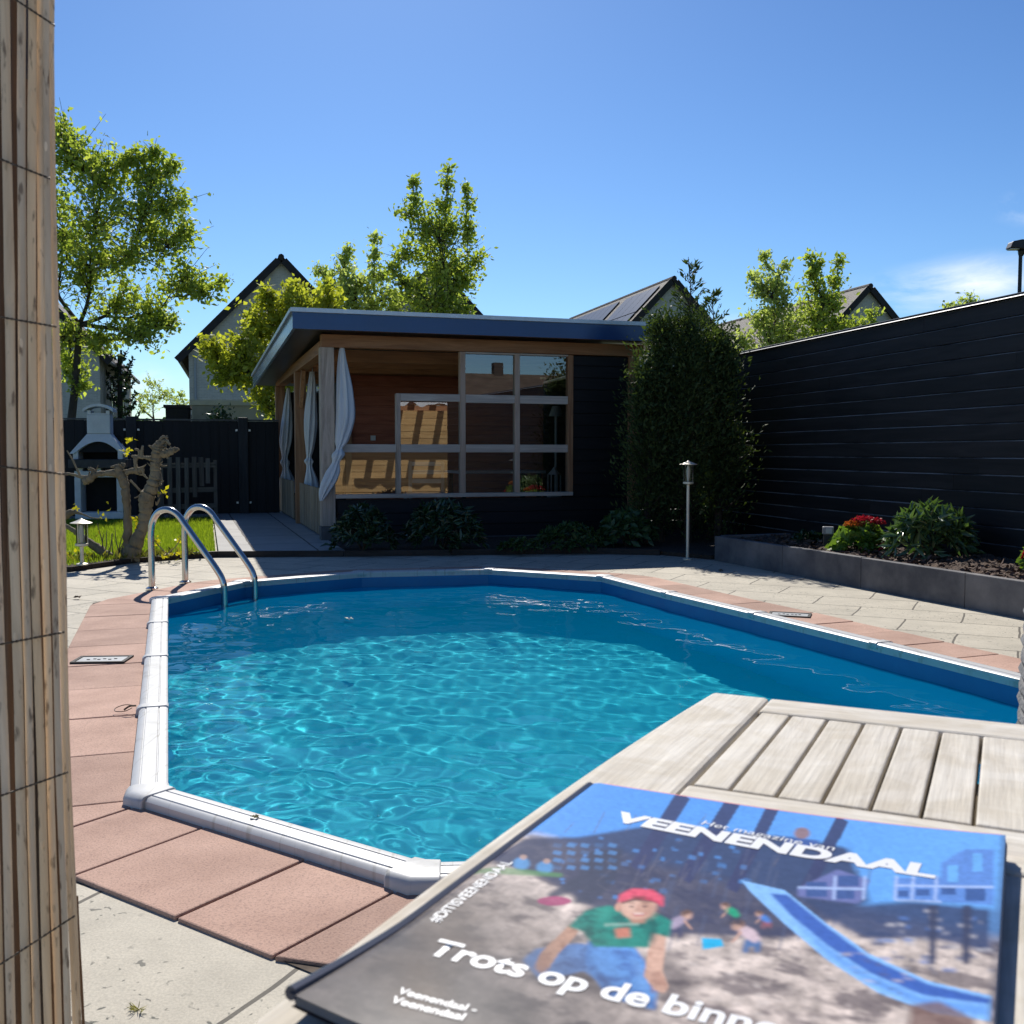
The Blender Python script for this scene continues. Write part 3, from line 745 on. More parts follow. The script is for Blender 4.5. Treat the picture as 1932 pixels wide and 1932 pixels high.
# floor, back wall, side walls, ceiling
lb(MB().span(0.0, 3.66, 0.12, 6.0, 0.0, 0.06), 'floor', mat('grey_house_floor', (0.16, 0.14, 0.125), 0.7, 0.15, 3))
def boards_wall(name, mt, along, a0, a1, fixed, z0, z1, bh, th=0.03, face=-1):
    mm = MB(); z = z0
    while z < z1 - 0.02:
        h = min(bh, z1 - z)
        if along == 'k': mm.span(a0, a1, fixed, fixed + th, z, z + h - 0.008)
        else: mm.span(fixed, fixed + th, a0, a1, z, z + h - 0.008)
        z += bh
    if along == 'k': mm.span(a0, a1, fixed + th * 0.5, fixed + th * 1.6, z0, z1)
    else: mm.span(fixed + th * 0.5, fixed + th * 1.6, a0, a1, z0, z1)
    return lb(mm, name, mt, bevel=0.003)
boards_wall('back_wall', M_REDWOOD, 'k', 0.72, 3.62, 3.2, 0.062, 2.10, 0.135)
boards_wall('side_wall', M_BLACK, 'b', 0.12, 6.0, 3.66, 0.03, 2.05, 0.15)
boards_wall('partition', M_BLACK, 'k', -0.0, 3.62, 5.9, 0.062, 2.0, 0.2)
lb(MB().span(0.66, 0.74, 3.12, 3.20, 0.062, 2.02), 'door_post', M_ORANGEV)
lb(MB().span(0.60, 0.64, 3.12, 6.0, 0.062, 2.02), 'inner_wall', M_BLACK)
lb(MB().span(1.02, 1.09, 3.185, 3.198, 1.18, 1.25), 'light_switch', mat('white_switch', (0.7, 0.7, 0.68), 0.4, 0.03, 9))
# front wall below and beside the windows
zs = K3(1000, 1205)[1]
kV3 = K3(1862, 700)[0]
boards_wall('front_wall', M_BLACK, 'k', 0.10, kp - 0.062, -0.005, 0.05, zs - 0.03, 0.14)
boards_wall('front_wall', M_BLACK, 'k', kV3 + 0.002, kp - 0.062, -0.0045, zs - 0.025, 2.145, 0.14)
lb(MB().span(0.10, kp - 0.06, -0.05, 0.06, 0.0, 0.049), 'plinth', mat('grey_concrete_foot', (0.13, 0.125, 0.125), 0.9, 0.15, 12))
# window lattice
V = {}
for nm, za, zb2 in (('V0', 620, 650), ('V1', 1070, 1107), ('V2', 1455, 1489), ('V3', 1828, 1864)):
    V[nm] = (K3(za, 700)[0], K3(zb2, 700)[0])
zr_lo = (K3(1090, 898)[1], K3(1090, 842)[1]); zr_up = (K3(1090, 548)[1], K3(1090, 490)[1]); z_sill = (K3(1090, 1212)[1], K3(1090, 1184)[1])
z_topbar = 2.146
for nm, (ka, kb2) in V.items():
    top = zr_up[1] if nm == 'V0' else z_topbar
    lb(MB().span(ka, kb2, -0.035, 0.055, z_sill[1] + .001, top), 'window_post', M_GREYV if nm == 'V0' else M_ORANGEV if nm == 'V3' else wood('faded_window_post', (0.42, 0.28, 0.21), (0.74, 0.56, 0.44), 'z', 2.0), bevel=0.004)
lb(MB().span(0.078, V['V3'][1], -0.045, 0.06, z_sill[0], z_sill[1]), 'window_sill', M_GREYW, bevel=0.004)
def rail(ka, kb2, z, name='window_rail'): lb(MB().span(ka + .001, kb2 - .001, -0.03, 0.05, z[0], z[1]), name, M_GREYW, bevel=0.004)
rail(0.078, V['V0'][0], zr_lo); rail(V['V0'][1], V['V1'][0], zr_lo); rail(V['V1'][1], V['V2'][0], zr_lo); rail(V['V2'][1], V['V3'][0], zr_lo)
rail(V['V0'][1], V['V1'][0], (zr_up[0] + 0.01, zr_up[1])); rail(V['V1'][1], V['V2'][0], zr_up); rail(V['V2'][1], V['V3'][0], zr_up)
rail(V['V1'][1], V['V2'][0], (2.126, z_topbar)); rail(V['V2'][1], V['V3'][0], (2.126, z_topbar))
M_GLASS = bpy.data.materials.new('window_glass'); n, l, bs = nodes_of(M_GLASS); n.remove(bs)
tr = n.new('ShaderNodeBsdfTransparent'); tr.inputs['Color'].default_value = (0.72, 0.74, 0.75, 1)
gs = n.new('ShaderNodeBsdfGlossy'); gs.inputs['Roughness'].default_value = 0.0; gs.inputs['Color'].default_value = (0.95, 0.97, 1, 1)
lw_ = n.new('ShaderNodeFresnel'); lw_.inputs['IOR'].default_value = 1.9
mx = n.new('ShaderNodeMixShader'); mu_ = n.new('ShaderNodeMath'); mu_.operation = 'MULTIPLY'; mu_.inputs[1].default_value = 2.0
l.new(lw_.outputs[0], mu_.inputs[0]); l.new(mu_.outputs[0], mx.inputs['Fac'])
l.new(tr.outputs[0], mx.inputs[1]); l.new(gs.outputs[0], mx.inputs[2]); l.new(mx.outputs[0], n['Material Output'].inputs['Surface'])
def pane(ka, kb2, z0, z1):
    lb(MB().add([(ka, 0.01, z0), (kb2, 0.01, z0), (kb2, 0.01, z1), (ka, 0.01, z1)], [(0, 1, 2, 3)]), 'window_pane', M_GLASS)
cols = [(V['V0'][1], V['V1'][0]), (V['V1'][1], V['V2'][0]), (V['V2'][1], V['V3'][0])]
pane(0.076, V['V0'][0], z_sill[1], zr_lo[0])
for i, (ka, kb2) in enumerate(cols):
    pane(ka, kb2, z_sill[1], zr_lo[0]); pane(ka, kb2, zr_lo[1], zr_up[0])
    if i > 0: pane(ka, kb2, zr_up[1], 2.127)
# wall lamp beside the right post, half hidden in the conifers
wlp = FK(1215, 738)
lp = MB().span(kp + 0.11, kp + 0.22, -0.03, 0.05, wlp[1] - 0.03, wlp[1] + 0.27).build('wall_lamp', mat('white_wall_lamp', (0.6, 0.62, 0.64), 0.4, 0.05, 8), None, bevel=0.01)
lp.location = P0; lp.rotation_euler = (0, 0, E_ANG)
tag(lp, 'pale box lamp on the garden house wall peeping out of the conifers', 'wall lamp')

def in_shed(name, label, cat, k, b_, z=0.06, rz=0.0):
    return thing(name, label, cat, P0 + ER * k + EB * b_ + Vector((0, 0, z)), E_ANG + rz)
# furniture inside
t = in_shed('dining_table', 'low table with pale edge seen through the garden house window', 'table', 2.35, 1.5)
MB().box((0, 0, 0.70), (1.15, 0.8, 0.035)).build('tabletop', mat('white_table_edge', (0.55, 0.56, 0.56), 0.3, 0.05, 5), t, bevel=0.006)
for x in (-0.5, 0.5):
    for y in (-0.33, 0.33): MB().box((x, y, 0.34), (0.05, 0.05, 0.68)).build('leg', M_BLACK, t)
t = in_shed('mirrored_pole', 'slim white pole added behind the rightmost window panes for a mirrored one', 'stand-in pole', 2.93, 0.75)  # added stand-in for a pole reflected in the glass; no lamp stands here
MB().lathe([(0.12, 0.0), (0.12, 0.02), (0.02, 0.03)]).build('base', mat('white_lamp_and_pole_metal', (0.6, 0.6, 0.58), 0.35, 0.03, 6), t, smooth=True)
MB().tube([(0, 0, 0.02), (0, 0, 1.45)], 0.016, 10).build('pole', mat('white_lamp_and_pole_metal', (0.6, 0.6, 0.58), 0.35, 0.03, 6), t, smooth=True)
MB().lathe([(0.09, 1.40), (0.05, 1.52), (0.03, 1.53)]).build('pole_head', mat('white_lamp_and_pole_metal', (0.6, 0.6, 0.58), 0.35, 0.03, 6), t, smooth=True)
t = in_shed('lantern', 'tall glass lantern standing inside by the rightmost lower pane', 'lantern', 2.80, 0.45, 0.46)
MB().box((0, 0, 0.01), (0.14, 0.14, 0.02)).build('base', mat('white_lamp_and_pole_metal', (0.6, 0.6, 0.58), 0.35, 0.03, 6), t)
lt = MB()
for x in (-0.06, 0.06):
    for y in (-0.06, 0.06): lt.box((x, y, 0.15), (0.012, 0.012, 0.26))
lt.build('frame', mat('white_lamp_and_pole_metal', (0.6, 0.6, 0.58), 0.35, 0.03, 6), t)
MB().lathe([(0.09, 0.28), (0.03, 0.34), (0.012, 0.37)], seg=4).build('top', mat('white_lamp_and_pole_metal', (0.6, 0.6, 0.58), 0.35, 0.03, 6), t)
sb = in_shed('sideboard', 'dark sideboard under the window carrying lantern and plant', 'sideboard', 2.85, 0.42)
MB().span(-0.5, 0.42, -0.18, 0.18, 0.0, 0.38).build('cabinet', M_BLACK, sb, bevel=0.005)
MB().span(-0.52, 0.44, -0.19, 0.19, 0.381, 0.40).build('top', M_BLACK, sb, bevel=0.004)
t = in_shed('garden_chair', 'pale wooden chair by the second window pane from the corner post', 'chair', 1.25, 0.75, 0.06, R(-20))
for x in (-0.2, 0.2):
    MB().box((x, -0.2, 0.22), (0.04, 0.04, 0.44)).build('leg', M_GREYV, t); MB().box((x, 0.2, 0.42), (0.04, 0.04, 0.84)).build('leg', M_GREYV, t)
MB().box((0, 0, 0.455), (0.46, 0.46, 0.03)).build('seat', M_GREYW, t, bevel=0.005)
bk = MB()
for z in (0.60, 0.71, 0.81): bk.box((0, 0.2, z), (0.358, 0.025, 0.05))
bk.build('backrest', M_GREYW, t)

# curtains knotted at the posts
M_CLOTH = mat('white_voile_curtain', (0.74, 0.75, 0.77), 0.85, 0.04, 12, bump=0.3, bscale=25, stretch=(1, 1, 0.15))
def curtain(label, keys, seed):
    """keys: (k, b, z, half width, half depth) from top to hem"""
    g = random.Random(seed); mm = MB(); seg = 40; vs = []
    ks = [Vector(q[:3]) for q in keys]
    P_ = spline(ks, 8); A_ = spline([Vector((q[3], q[4], 0)) for q in keys], 8)
    folds = g.choice([7, 8, 9]); ph = g.uniform(0, 6)
    for i, (p, a) in enumerate(zip(P_, A_)):
        for s in range(seg):
            t = 2 * math.pi * s / seg
            rr = 1 + 0.30 * math.sin(folds * t + ph + 0.12 * i) + 0.10 * math.sin((folds * 2 + 1) * t - ph) * min(1, a.x / 0.05)
            vs.append((p.x + a.x * rr * math.cos(t), p.y + a.y * rr * math.sin(t), p.z))
    n_ = len(P_)
    fs = [(i * seg + s, i * seg + (s + 1) % seg, (i + 1) * seg + (s + 1) % seg, (i + 1) * seg + s) for i in range(n_ - 1) for s in range(seg)]
    fs += [tuple(range(seg))[::-1], tuple((n_ - 1) * seg + s for s in range(seg))]
    mm.add(vs, fs)
    o = mm.build('curtain', M_CLOTH, None, smooth=True, angle=180)
    o.location = P0; o.rotation_euler = (0, 0, E_ANG)
    tag(o, label, 'curtain', 'white curtains knotted to the garden house posts')
    # the knot
    return o
def zk(px, py, b=-0.08): return FK(px, py, b)
def ck(px, py, b, w, d):
    k, z = FK(px, py, b); return (k, b, z, w, d)
curtain('white knotted curtain at the front corner post, sweeping left below its knot',
        [ck(645, 655, .02, .02, .03), ck(646, 690, .01, .045, .05), ck(650, 740, -.02, .075, .06), ck(652, 790, -.05, .085, .07), ck(645, 830, -.07, .06, .05), ck(640, 846, -.09, .03, .03),
         ck(638, 858, -.10, .055, .05), ck(634, 872, -.11, .035, .035), ck(628, 890, -.12, .06, .045), ck(620, 910, -.13, .065, .045), ck(612, 930, -.13, .045, .03), ck(606, 945, -.13, .015, .012)], 1)
curtain('white knotted curtain on the middle left post, hanging straight to its hem',
        [ck(589, 694, 2.55, .02, .05), ck(588, 740, 2.55, .05, .08), ck(586, 800, 2.55, .07, .10), ck(584, 845, 2.55, .045, .06), ck(583, 862, 2.55, .026, .03), ck(583, 870, 2.55, .05, .05),
         ck(584, 880, 2.55, .032, .04), ck(587, 905, 2.55, .07, .08), ck(591, 938, 2.55, .11, .10)], 2)
curtain('white knotted curtain on the rear left post nearest the back fence',
        [ck(544, 732, 5.7, .02, .05), ck(542, 780, 5.7, .06, .08), ck(539, 830, 5.7, .08, .10), ck(538, 862, 5.7, .04, .05), ck(538, 872, 5.7, .06, .05), ck(539, 884, 5.7, .045, .05), ck(542, 905, 5.7, .09, .09), ck(546, 930, 5.7, .11, .10)], 3)

# ================================================================== FENCES
M_FBLACK = wood('black_fence_board', (0.004, 0.004, 0.005), (0.026, 0.023, 0.025), 'x', 1.6, rough=0.6, ring=5)
# tall right fence, rebated boards with a sunlit lip each
fa, fb_ = Vector((4.95, 2.4, 0)), Vector((2.22, 13.7, 0)); fd = (fb_ - fa); FL = fd.length; fd.normalize()
frz = math.atan2(fd.y, fd.x)
fence = thing('board_fence', 'tall black fence of horizontal boards behind the raised planter', 'fence', fa, frz)
FT, bh = 2.135, 0.1295
nb = int(FT / bh); pn = MB()
for i in range(nb):
    z0 = FT - (i + 1) * bh; z1 = z0 + bh
    segs = [0, FL]
    cuts = sorted([0] + [random.uniform(0.5, FL - 0.5) for _ in range(2)] + [FL])
    for a, c in zip(cuts[:-1], cuts[1:]):
        j = random.uniform(-0.0015, 0.0015)
        y0, y1 = 0.0, 0.020                                   # local +y is the garden side
        prof = [(y0, z0), (y1 + j, z0 + 0.002), (y1 + j, z1 - 0.011), (y1 - 0.011 + j, z1 - 0.003), (y0, z1 - 0.001)]
        vs = [(x, y, z) for x in (a + .001, c - .001) for y, z in prof]
        pn.add(vs, [(0, 1, 2, 3, 4)[::-1], (5, 6, 7, 8, 9)] + [(k, (k + 1) % 5, 5 + (k + 1) % 5, 5 + k) for k in range(5)])
n_face = len(pn.f); pn.span(0, FL, -0.02, -0.0005, 0.0, FT)
po_ = pn.build('board_panel', M_FBLACK, fence)
po_.data.materials.append(mat('sun_glint_board_edge', (0.30, 0.29, 0.30), 0.6, 0.3, 1.3, col2=(0.03, 0.03, 0.032), contrast=(0.36, 0.56), detail=6))
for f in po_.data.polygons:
    if f.normal.z > 0.3 and f.normal.y > 0.3: f.material_index = 1  # upward lips coloured pale for the sunlight caught along each board
MB().span(0, FL, -0.05, 0.045, FT + .001, FT + 0.028).build('cap', mat('black_gloss_cap', (0.01, 0.01, 0.012), 0.35, 0.1, 5, spec=0.4), fence, bevel=0.006)
cp = MB().add([(x, y, z) for x in (0, FL) for y, z in ((0.0455, FT + 0.001), (0.053, FT + 0.001), (0.0455, FT + 0.009))], [(0, 1, 2), (3, 5, 4), (0, 3, 4, 1), (1, 4, 5, 2), (2, 5, 3, 0)]).build('cap_edge_glint', mat('pale_glint_edge', (0.45, 0.45, 0.47), 0.5, 0.05, 8, metallic=0.0), fence)  # added pale strip, painting the line of light along the cap's edge
for x in np.arange(0.3, FL, 1.8): MB().span(x, x + 0.07, -0.08, -0.002, 0, FT).build('post', M_FBLACK, fence)

gf = thing('fence_panel', 'short black fence panel closing the gap behind the conifers', 'fence', (1.50, 12.75, 0), R(16))
for k in range(14): MB().span(0, 1.05, 0, 0.02, 0.02 + 0.14 * k, 0.155 + 0.14 * k).build('board', M_FBLACK, gf)
MB().span(-0.0, 0.07, 0.021, 0.09, 0, 2.0).build('post', M_FBLACK, gf); MB().span(0.98, 1.05, 0.021, 0.09, 0, 2.0).build('post', M_FBLACK, gf)
# lower back fence at the left
ba, bb_ = Vector((-9.4, 14.65, 0)), Vector((-3.72, 16.42, 0)); bd = bb_ - ba; BL = bd.length
bf = thing('vertical_board_fence', 'low black vertical board fence with bolted posts behind the lawn', 'fence', ba, math.atan2(bd.y, bd.x))
pn = MB(); x = 0
while x < BL:
    w = min(0.14, BL - x); pn.span(x, x + w - 0.004, 0.0 + random.uniform(-.003, .003), 0.022, 0.03, 1.50 + random.uniform(-.004, .004)); x += 0.14
pn.span(0, BL, 0.023, 0.04, 0.0, 1.49)
pn.build('board_panel', wood('black_vertical_board', (0.005, 0.005, 0.007), (0.014, 0.014, 0.018), 'z', 1.6, rough=0.6, ring=5), bf)
MB().span(0, BL, -0.02, 0.04, 1.506, 1.53).build('cap', mat('weathered_grey_cap', (0.12, 0.115, 0.11), 0.7, 0.2, 8), bf)
def bf_x(px):
    d = ray(px, HORIZON); # intersect vertical plane
    nrm = Vector((-bd.y, bd.x, 0)).normalized(); t = (ba.dot(nrm)) / d.dot(nrm)
    return (Vector((d.x * t, d.y * t, 0)) - ba).dot(bd.normalized())
M_BOLT = mat('galvanised_bolt', (0.6, 0.6, 0.6), 0.35, 0.05, 10, metallic=0.7)
for px in (249, 459):
    x = bf_x(px)
    po = MB().span(x - 0.075, x + 0.075, -0.08, -0.004, 0, 1.56).build('post', wood('grey_black_post', (0.018, 0.018, 0.02), (0.055, 0.055, 0.06), 'z', 2), bf, bevel=0.01)
    bt = MB()
    for sx in (-0.10, 0.10):
        for z in (1.36, 0.22): bt.box((x + sx, -0.012, z), (0.03, 0.02, 0.03))
    bt.build('bolt', M_BOLT, po)

# ================================================================== RAISED PLANTER
M_CONC = mat('charcoal_concrete_slab', (0.20, 0.19, 0.19), 0.75, 0.2, 2.6, bump=0.2, bscale=40, col2=(0.075, 0.075, 0.085), detail=9, contrast=(0.38, 0.66))
pa, pb_ = Vector((1.887, 9.54, 0)), Vector((3.62, 4.62, 0)); pd = (pb_ - pa); PL = pd.length; prz = math.atan2(pd.y, pd.x)
pl = thing('raised_planter', 'long low raised planter of charcoal concrete slabs below the black fence', 'planter', pa, prz)
cuts = [0.0, 0.92, 1.62, 2.42, 3.42, 4.3, PL]
# joints read off the photograph
jj = [0.0]
for zx, zy in ((585, 560), (1030, 650), (1612, 770)):
    q = G((2050 + zx / 2.051) * 0.64572, (1400 + zy / 2.051) * 0.64572, 0.0); jj.append((q - pa).dot(pd.normalized()))
jj += [jj[-1] + 1.0, PL]
for a, c in zip(jj[:-1], jj[1:]):
    MB().span(a + .002, c - .002, 0.0, 0.06, -0.02, 0.232 + random.uniform(-.004, .004)).build('front_slab', M_CONC, pl, bevel=0.006)
MB().span(0.0, 0.06, 0.062, 0.80, -0.02, 0.236).build('end_slab', M_CONC, pl, bevel=0.006)
so = MB()
nx_, ny_ = 160, 34
gxs, gys = np.meshgrid(np.linspace(0.06, PL, nx_), np.linspace(0.06, 0.98, ny_))
hz = 0.17 + 0.05 * gys + rng.normal(0, 0.010, gxs.shape) + 0.02 * np.sin(gxs * 5 + gys * 3)
idx = np.arange(gxs.size).reshape(gxs.shape)
Fq = np.stack([idx[:-1, :-1].ravel(), idx[:-1, 1:].ravel(), idx[1:, 1:].ravel(), idx[1:, :-1].ravel()], 1)
so = mesh_np('planter_soil', np.stack([gxs.ravel(), gys.ravel(), hz.ravel()], 1), Fq, mat('bark_mulch', (0.15, 0.105, 0.08), 0.95, 0.3, 14, bump=1.0, bscale=45, bdist=0.04, col2=(0.05, 0.033, 0.026)), None, smooth=False)
so.location = pa; so.rotation_euler = (0, 0, prz); tag(so, kind='structure')
# loose bark pieces on it
qn = 1500; u_ = rng.uniform(0.08, PL, qn); v_ = rng.uniform(0.08, 0.8, qn)
ch = leaves('bark_chips', np.stack([u_, v_, 0.185 + 0.05 * v_ + rng.uniform(0, .015, qn)], 1), mat('bark_chip', (0.16, 0.10, 0.075), 0.9, 0.35, 30), None, 0.05, 0.5, np.stack([rng.normal(size=qn), rng.normal(size=qn), np.zeros(qn) + .1], 1), 0.2)
ch.location = pa; ch.rotation_euler = (0, 0, prz); tag(ch, 'loose brown bark chips covering the soil of the raised planter', 'bark chips', kind='stuff')

# ================================================================== BARBECUE, PALLET, LAMPS
M_BBQ = mat('white_painted_concrete', (0.74, 0.77, 0.80), 0.85, 0.06, 6, bump=0.35, bscale=60, col2=(0.60, 0.63, 0.67))
M_SOOT = mat('soot_black', (0.012, 0.011, 0.011), 0.9, 0.2, 10)
Yq = 14.6
bq0 = P(193, 977, Yq); bqx = bq0.x
bq = thing('barbecue', 'white concrete garden barbecue with tall chimney against the back fence', 'barbecue', (bqx, Yq, 0.0), R(12))
def bz(y): return P(193, y, Yq).z
def arch_front(w, z0, z1, ow, oz0, oz1, n=10, rise=None):
    """front plate with an arched opening: list of quads (x,z)"""
    return None
Wb = 0.32
# base box with square opening
m_ = MB(); z0, z1 = bz(978), bz(888)
m_.span(-Wb, Wb, -0.22, 0.22, z0, z0 + 0.10); m_.span(-Wb, -Wb + 0.085, -0.22, 0.22, z0 + .1, z1 - .09); m_.span(Wb - 0.085, Wb, -0.22, 0.22, z0 + .1, z1 - .09)
m_.span(-Wb, Wb, -0.22, 0.22, z1 - 0.09, z1); m_.build('base', M_BBQ, bq, bevel=0.012)
MB().span(-Wb + .09, Wb - .09, 0.12, 0.2, z0 + .1, z1 - .09).build('base_back', M_SOOT, bq)
m_ = MB()
for x in (-0.24, 0.0, 0.24): m_.span(x - 0.03, x + 0.03, -0.2, 0.2, z1 + .001, z1 + 0.04)
m_.build('spacer', M_BBQ, bq)
zt_ = z1 + 0.041
MB().span(-0.38, 0.38, -0.30, 0.25, zt_, zt_ + 0.12).build('hearth_slab', mat('grey_hearth_slab', (0.06, 0.06, 0.065), 0.8, 0.2, 8), bq, bevel=0.01)
# fire chamber sides and back
zc0, zc1 = zt_ + .121, bz(848)
MB().span(-Wb - .01, -Wb + 0.06, -0.22, 0.22, zc0, zc1).build('side_wall', M_BBQ, bq, bevel=0.01); MB().span(Wb - 0.06, Wb + .01, -0.22, 0.22, zc0, zc1).build('side_wall', M_BBQ, bq, bevel=0.01)
MB().span(-Wb + .061, Wb - .061, 0.12, 0.22, zc0, zc1 + .2).build('fire_back', M_SOOT, bq)
# hood: tapering pyramid with an arched front edge
zh1 = bz(818); zh_top = bz(818); zn = bz(793)
hz0, hz1 = zc1 - 0.06, bz(822) + 0.15
hz1 = bz(820)
m_ = MB(); nA = 14; w0, w1, d0_, d1_ = 0.37, 0.155, 0.25, 0.13
top_z = bz(819)
bot = []; top = []
for i in range(nA + 1):
    u = i / nA; x0 = -w0 + 2 * w0 * u; x1 = -w1 + 2 * w1 * u
    a_ = abs(2 * u - 1); zb2 = hz0 if a_ > 0.78 else hz0 + 0.17 * math.sqrt(max(0, 1 - (a_ / 0.80) ** 2.2))
    bot.append((x0, zb2)); top.append(x1)
for sgn in (-1, 1):
    vs = []
    for i in range(nA + 1):
        t = (bot[i][1] - hz0) / (top_z - hz0)
        xx = bot[i][0] * (1 - t) + top[i] * t; dd = d0_ * (1 - t) + d1_ * t
        vs += [(xx, sgn * dd, bot[i][1]), (top[i], sgn * d1_, top_z), (xx * 0.93, sgn * (dd - 0.05), bot[i][1])]
    fs = [(3 * i, 3 * i + 3, 3 * i + 4, 3 * i + 1) for i in range(nA)] + [(3 * i, 3 * i + 2, 3 * i + 5, 3 * i + 3) for i in range(nA)]
    m_.add(vs, fs)
for s in (-1, 1):
    m_.add([(s * w0, -d0_, hz0), (s * w0, d0_, hz0), (s * w1, d1_, top_z), (s * w1, -d1_, top_z)], [(0, 1, 2, 3)])
m_.build('hood', M_BBQ, bq)
MB().add([(-.3, -.19, hz0 + .02), (.3, -.19, hz0 + .02), (.14, -.08, top_z), (-.14, -.08, top_z), (-.3, .22, hz0 + .02), (.3, .22, hz0 + .02), (.14, .1, top_z), (-.14, .1, top_z)], [(0, 1, 2, 3), (4, 5, 6, 7), (0, 4, 7, 3), (1, 5, 6, 2)]).build('hood_lining', M_SOOT, bq)
zk0, zk1 = top_z + .001, bz(783)
MB().span(-0.155, 0.155, -0.13, 0.13, zk0, zk1).build('chimney', M_BBQ, bq, bevel=0.012)
m_ = MB(); zk2 = bz(775)
m_.span(-0.15, -0.10, -0.13, 0.13, zk1 + .001, zk2); m_.span(0.10, 0.15, -0.13, 0.13, zk1 + .001, zk2)
m_.span(-0.10, 0.10, -0.13, -0.11, zk1 + .001, zk1 + .02)
vs = []; n_ = 12
for i in range(n_ + 1):
    u = -1 + 2 * i / n_; x = 0.20 * u; zz = zk2 + 0.075 * (1 - u * u)
    vs += [(x, -0.17, zz - .02), (x, 0.17, zz - .02), (x, 0.17, zz + 0.02), (x, -0.17, zz + 0.02)]
fs = [(4 * i + k, 4 * i + (k + 1) % 4, 4 * i + 4 + (k + 1) % 4, 4 * i + 4 + k) for i in range(n_) for k in range(4)] + [(0, 1, 2, 3), (4 * n_ + 3, 4 * n_ + 2, 4 * n_ + 1, 4 * n_)]
m_.add(vs, fs); m_.build('chimney_cap', M_BBQ, bq)

# weathered slatted pallet leaning by the fence
pc_ = P(355, 975, 14.9)
pal = thing('slatted_rack', 'weathered grey slatted wooden rack with broken slats against the black back fence', 'rack', (pc_.x, 14.9, 0), R(17))
M_PAL = wood('grey_weathered_pallet', (0.045, 0.042, 0.042), (0.14, 0.13, 0.125), 'z', 2)
ztop = P(355, 863, 14.9).z
xs = [-0.36, -0.245, -0.13, -0.015, 0.10, 0.20, 0.285]
for i, x in enumerate(xs):
    zlow = (0.0, 0.0, 0.0, 0.0, 0.36, 0.52, 0.56)[i]
    MB().bar((x, 0, zlow), (x + random.uniform(-.012, .012), 0.02, ztop + random.uniform(-.015, .01)), 0.062, 0.02).build('slat', M_PAL, pal)
for z in (ztop - 0.12, 0.46, 0.22):
    MB().bar((-0.40, 0.035, z), (0.40, 0.035, z + 0.01), 0.02, 0.07).build('rail', wood('grey_weathered_rail', (0.04, 0.037, 0.036), (0.12, 0.115, 0.11), 'x', 2), pal)
for x in (-0.40, 0.385): MB().span(x - 0.02, x + 0.03, 0.05, 0.09, 0.0, ztop - 0.04).build('leg', M_PAL, pal)

def garden_lamp(base, h, label, s=1.0):
    t = thing('garden_lamp', label, 'garden lamp', base, 0.3)
    MB().lathe([(0.045 * s, 0), (0.045 * s, 0.012), (0.02 * s, 0.02)], seg=20).build('foot', M_STEEL2, t, smooth=True)
    zg0, zg1 = h - 0.20 * s, h - 0.045 * s
    MB().lathe([(0.0145 * s, 0.012), (0.0145 * s, zg0 - 0.03 * s)], seg=16).build('post', M_STEEL2, t, smooth=True)
    MB().lathe([(0.016 * s, zg0 - 0.03 * s), (0.05 * s, zg0 - 0.02 * s), (0.05 * s, zg0 - 0.004 * s), (0.02 * s, zg0)], seg=20).build('holder', M_STEEL2, t, smooth=True)
    MB().lathe([(0.040 * s, zg0), (0.042 * s, zg1)], seg=24).build('glass', M_LGLASS, t, smooth=True)
    MB().lathe([(0.010 * s, zg0), (0.017 * s, zg0 + 0.05 * s), (0.020 * s, zg0 + 0.10 * s), (0.011 * s, zg1 - 0.01 * s)], seg=14).build('bulb', mat('frosted_bulb', (0.75, 0.72, 0.62), 0.35, 0.02, 5), t, smooth=True)
    rods = MB()
    for k in range(3):
        a = 2.1 * k; rods.tube([(0.046 * s * math.cos(a), 0.046 * s * math.sin(a), zg0 - 0.01 * s), (0.046 * s * math.cos(a), 0.046 * s * math.sin(a), zg1 + 0.01 * s)], 0.003 * s, 6)
    rods.build('rod', M_STEEL2, t, smooth=True)
    MB().lathe([(0.0, zg1 + 0.002), (0.082 * s, zg1 + 0.002), (0.084 * s, zg1 + 0.006 * s), (0.035 * s, zg1 + 0.024 * s), (0.012 * s, zg1 + 0.036 * s), (0.0, zg1 + 0.045 * s)], seg=28).build('cap', M_STEEL2, t, smooth=True, angle=50)
    return t
M_STEEL2 = mat('brushed_steel', (0.80, 0.74, 0.60), 0.42, 0.08, 14, metallic=0.35)
M_LGLASS = bpy.data.materials.new('lamp_glass'); n, l, bs = nodes_of(M_LGLASS); n.remove(bs)
tr = n.new('ShaderNodeBsdfTransparent'); tr.inputs['Color'].default_value = (0.86, 0.88, 0.87, 1)
gs = n.new('ShaderNodeBsdfGlossy'); gs.inputs['Roughness'].default_value = 0.05
fr_ = n.new('ShaderNodeFresnel'); fr_.inputs['IOR'].default_value = 1.5; mx = n.new('ShaderNodeMixShader')
l.new(fr_.outputs[0], mx.inputs['Fac']); l.new(tr.outputs[0], mx.inputs[1]); l.new(gs.outputs[0], mx.inputs[2]); l.new(mx.outputs[0], n['Material Output'].inputs['Surface'])
garden_lamp(G(1297, 1056, 0.0), 0.935, 'tall slender steel garden lamp standing before the conifers')
garden_lamp(G(155, 1066, 0.042) , 0.405, 'short steel garden lamp with cloudy glass beside the gnarled tree', 1.08)
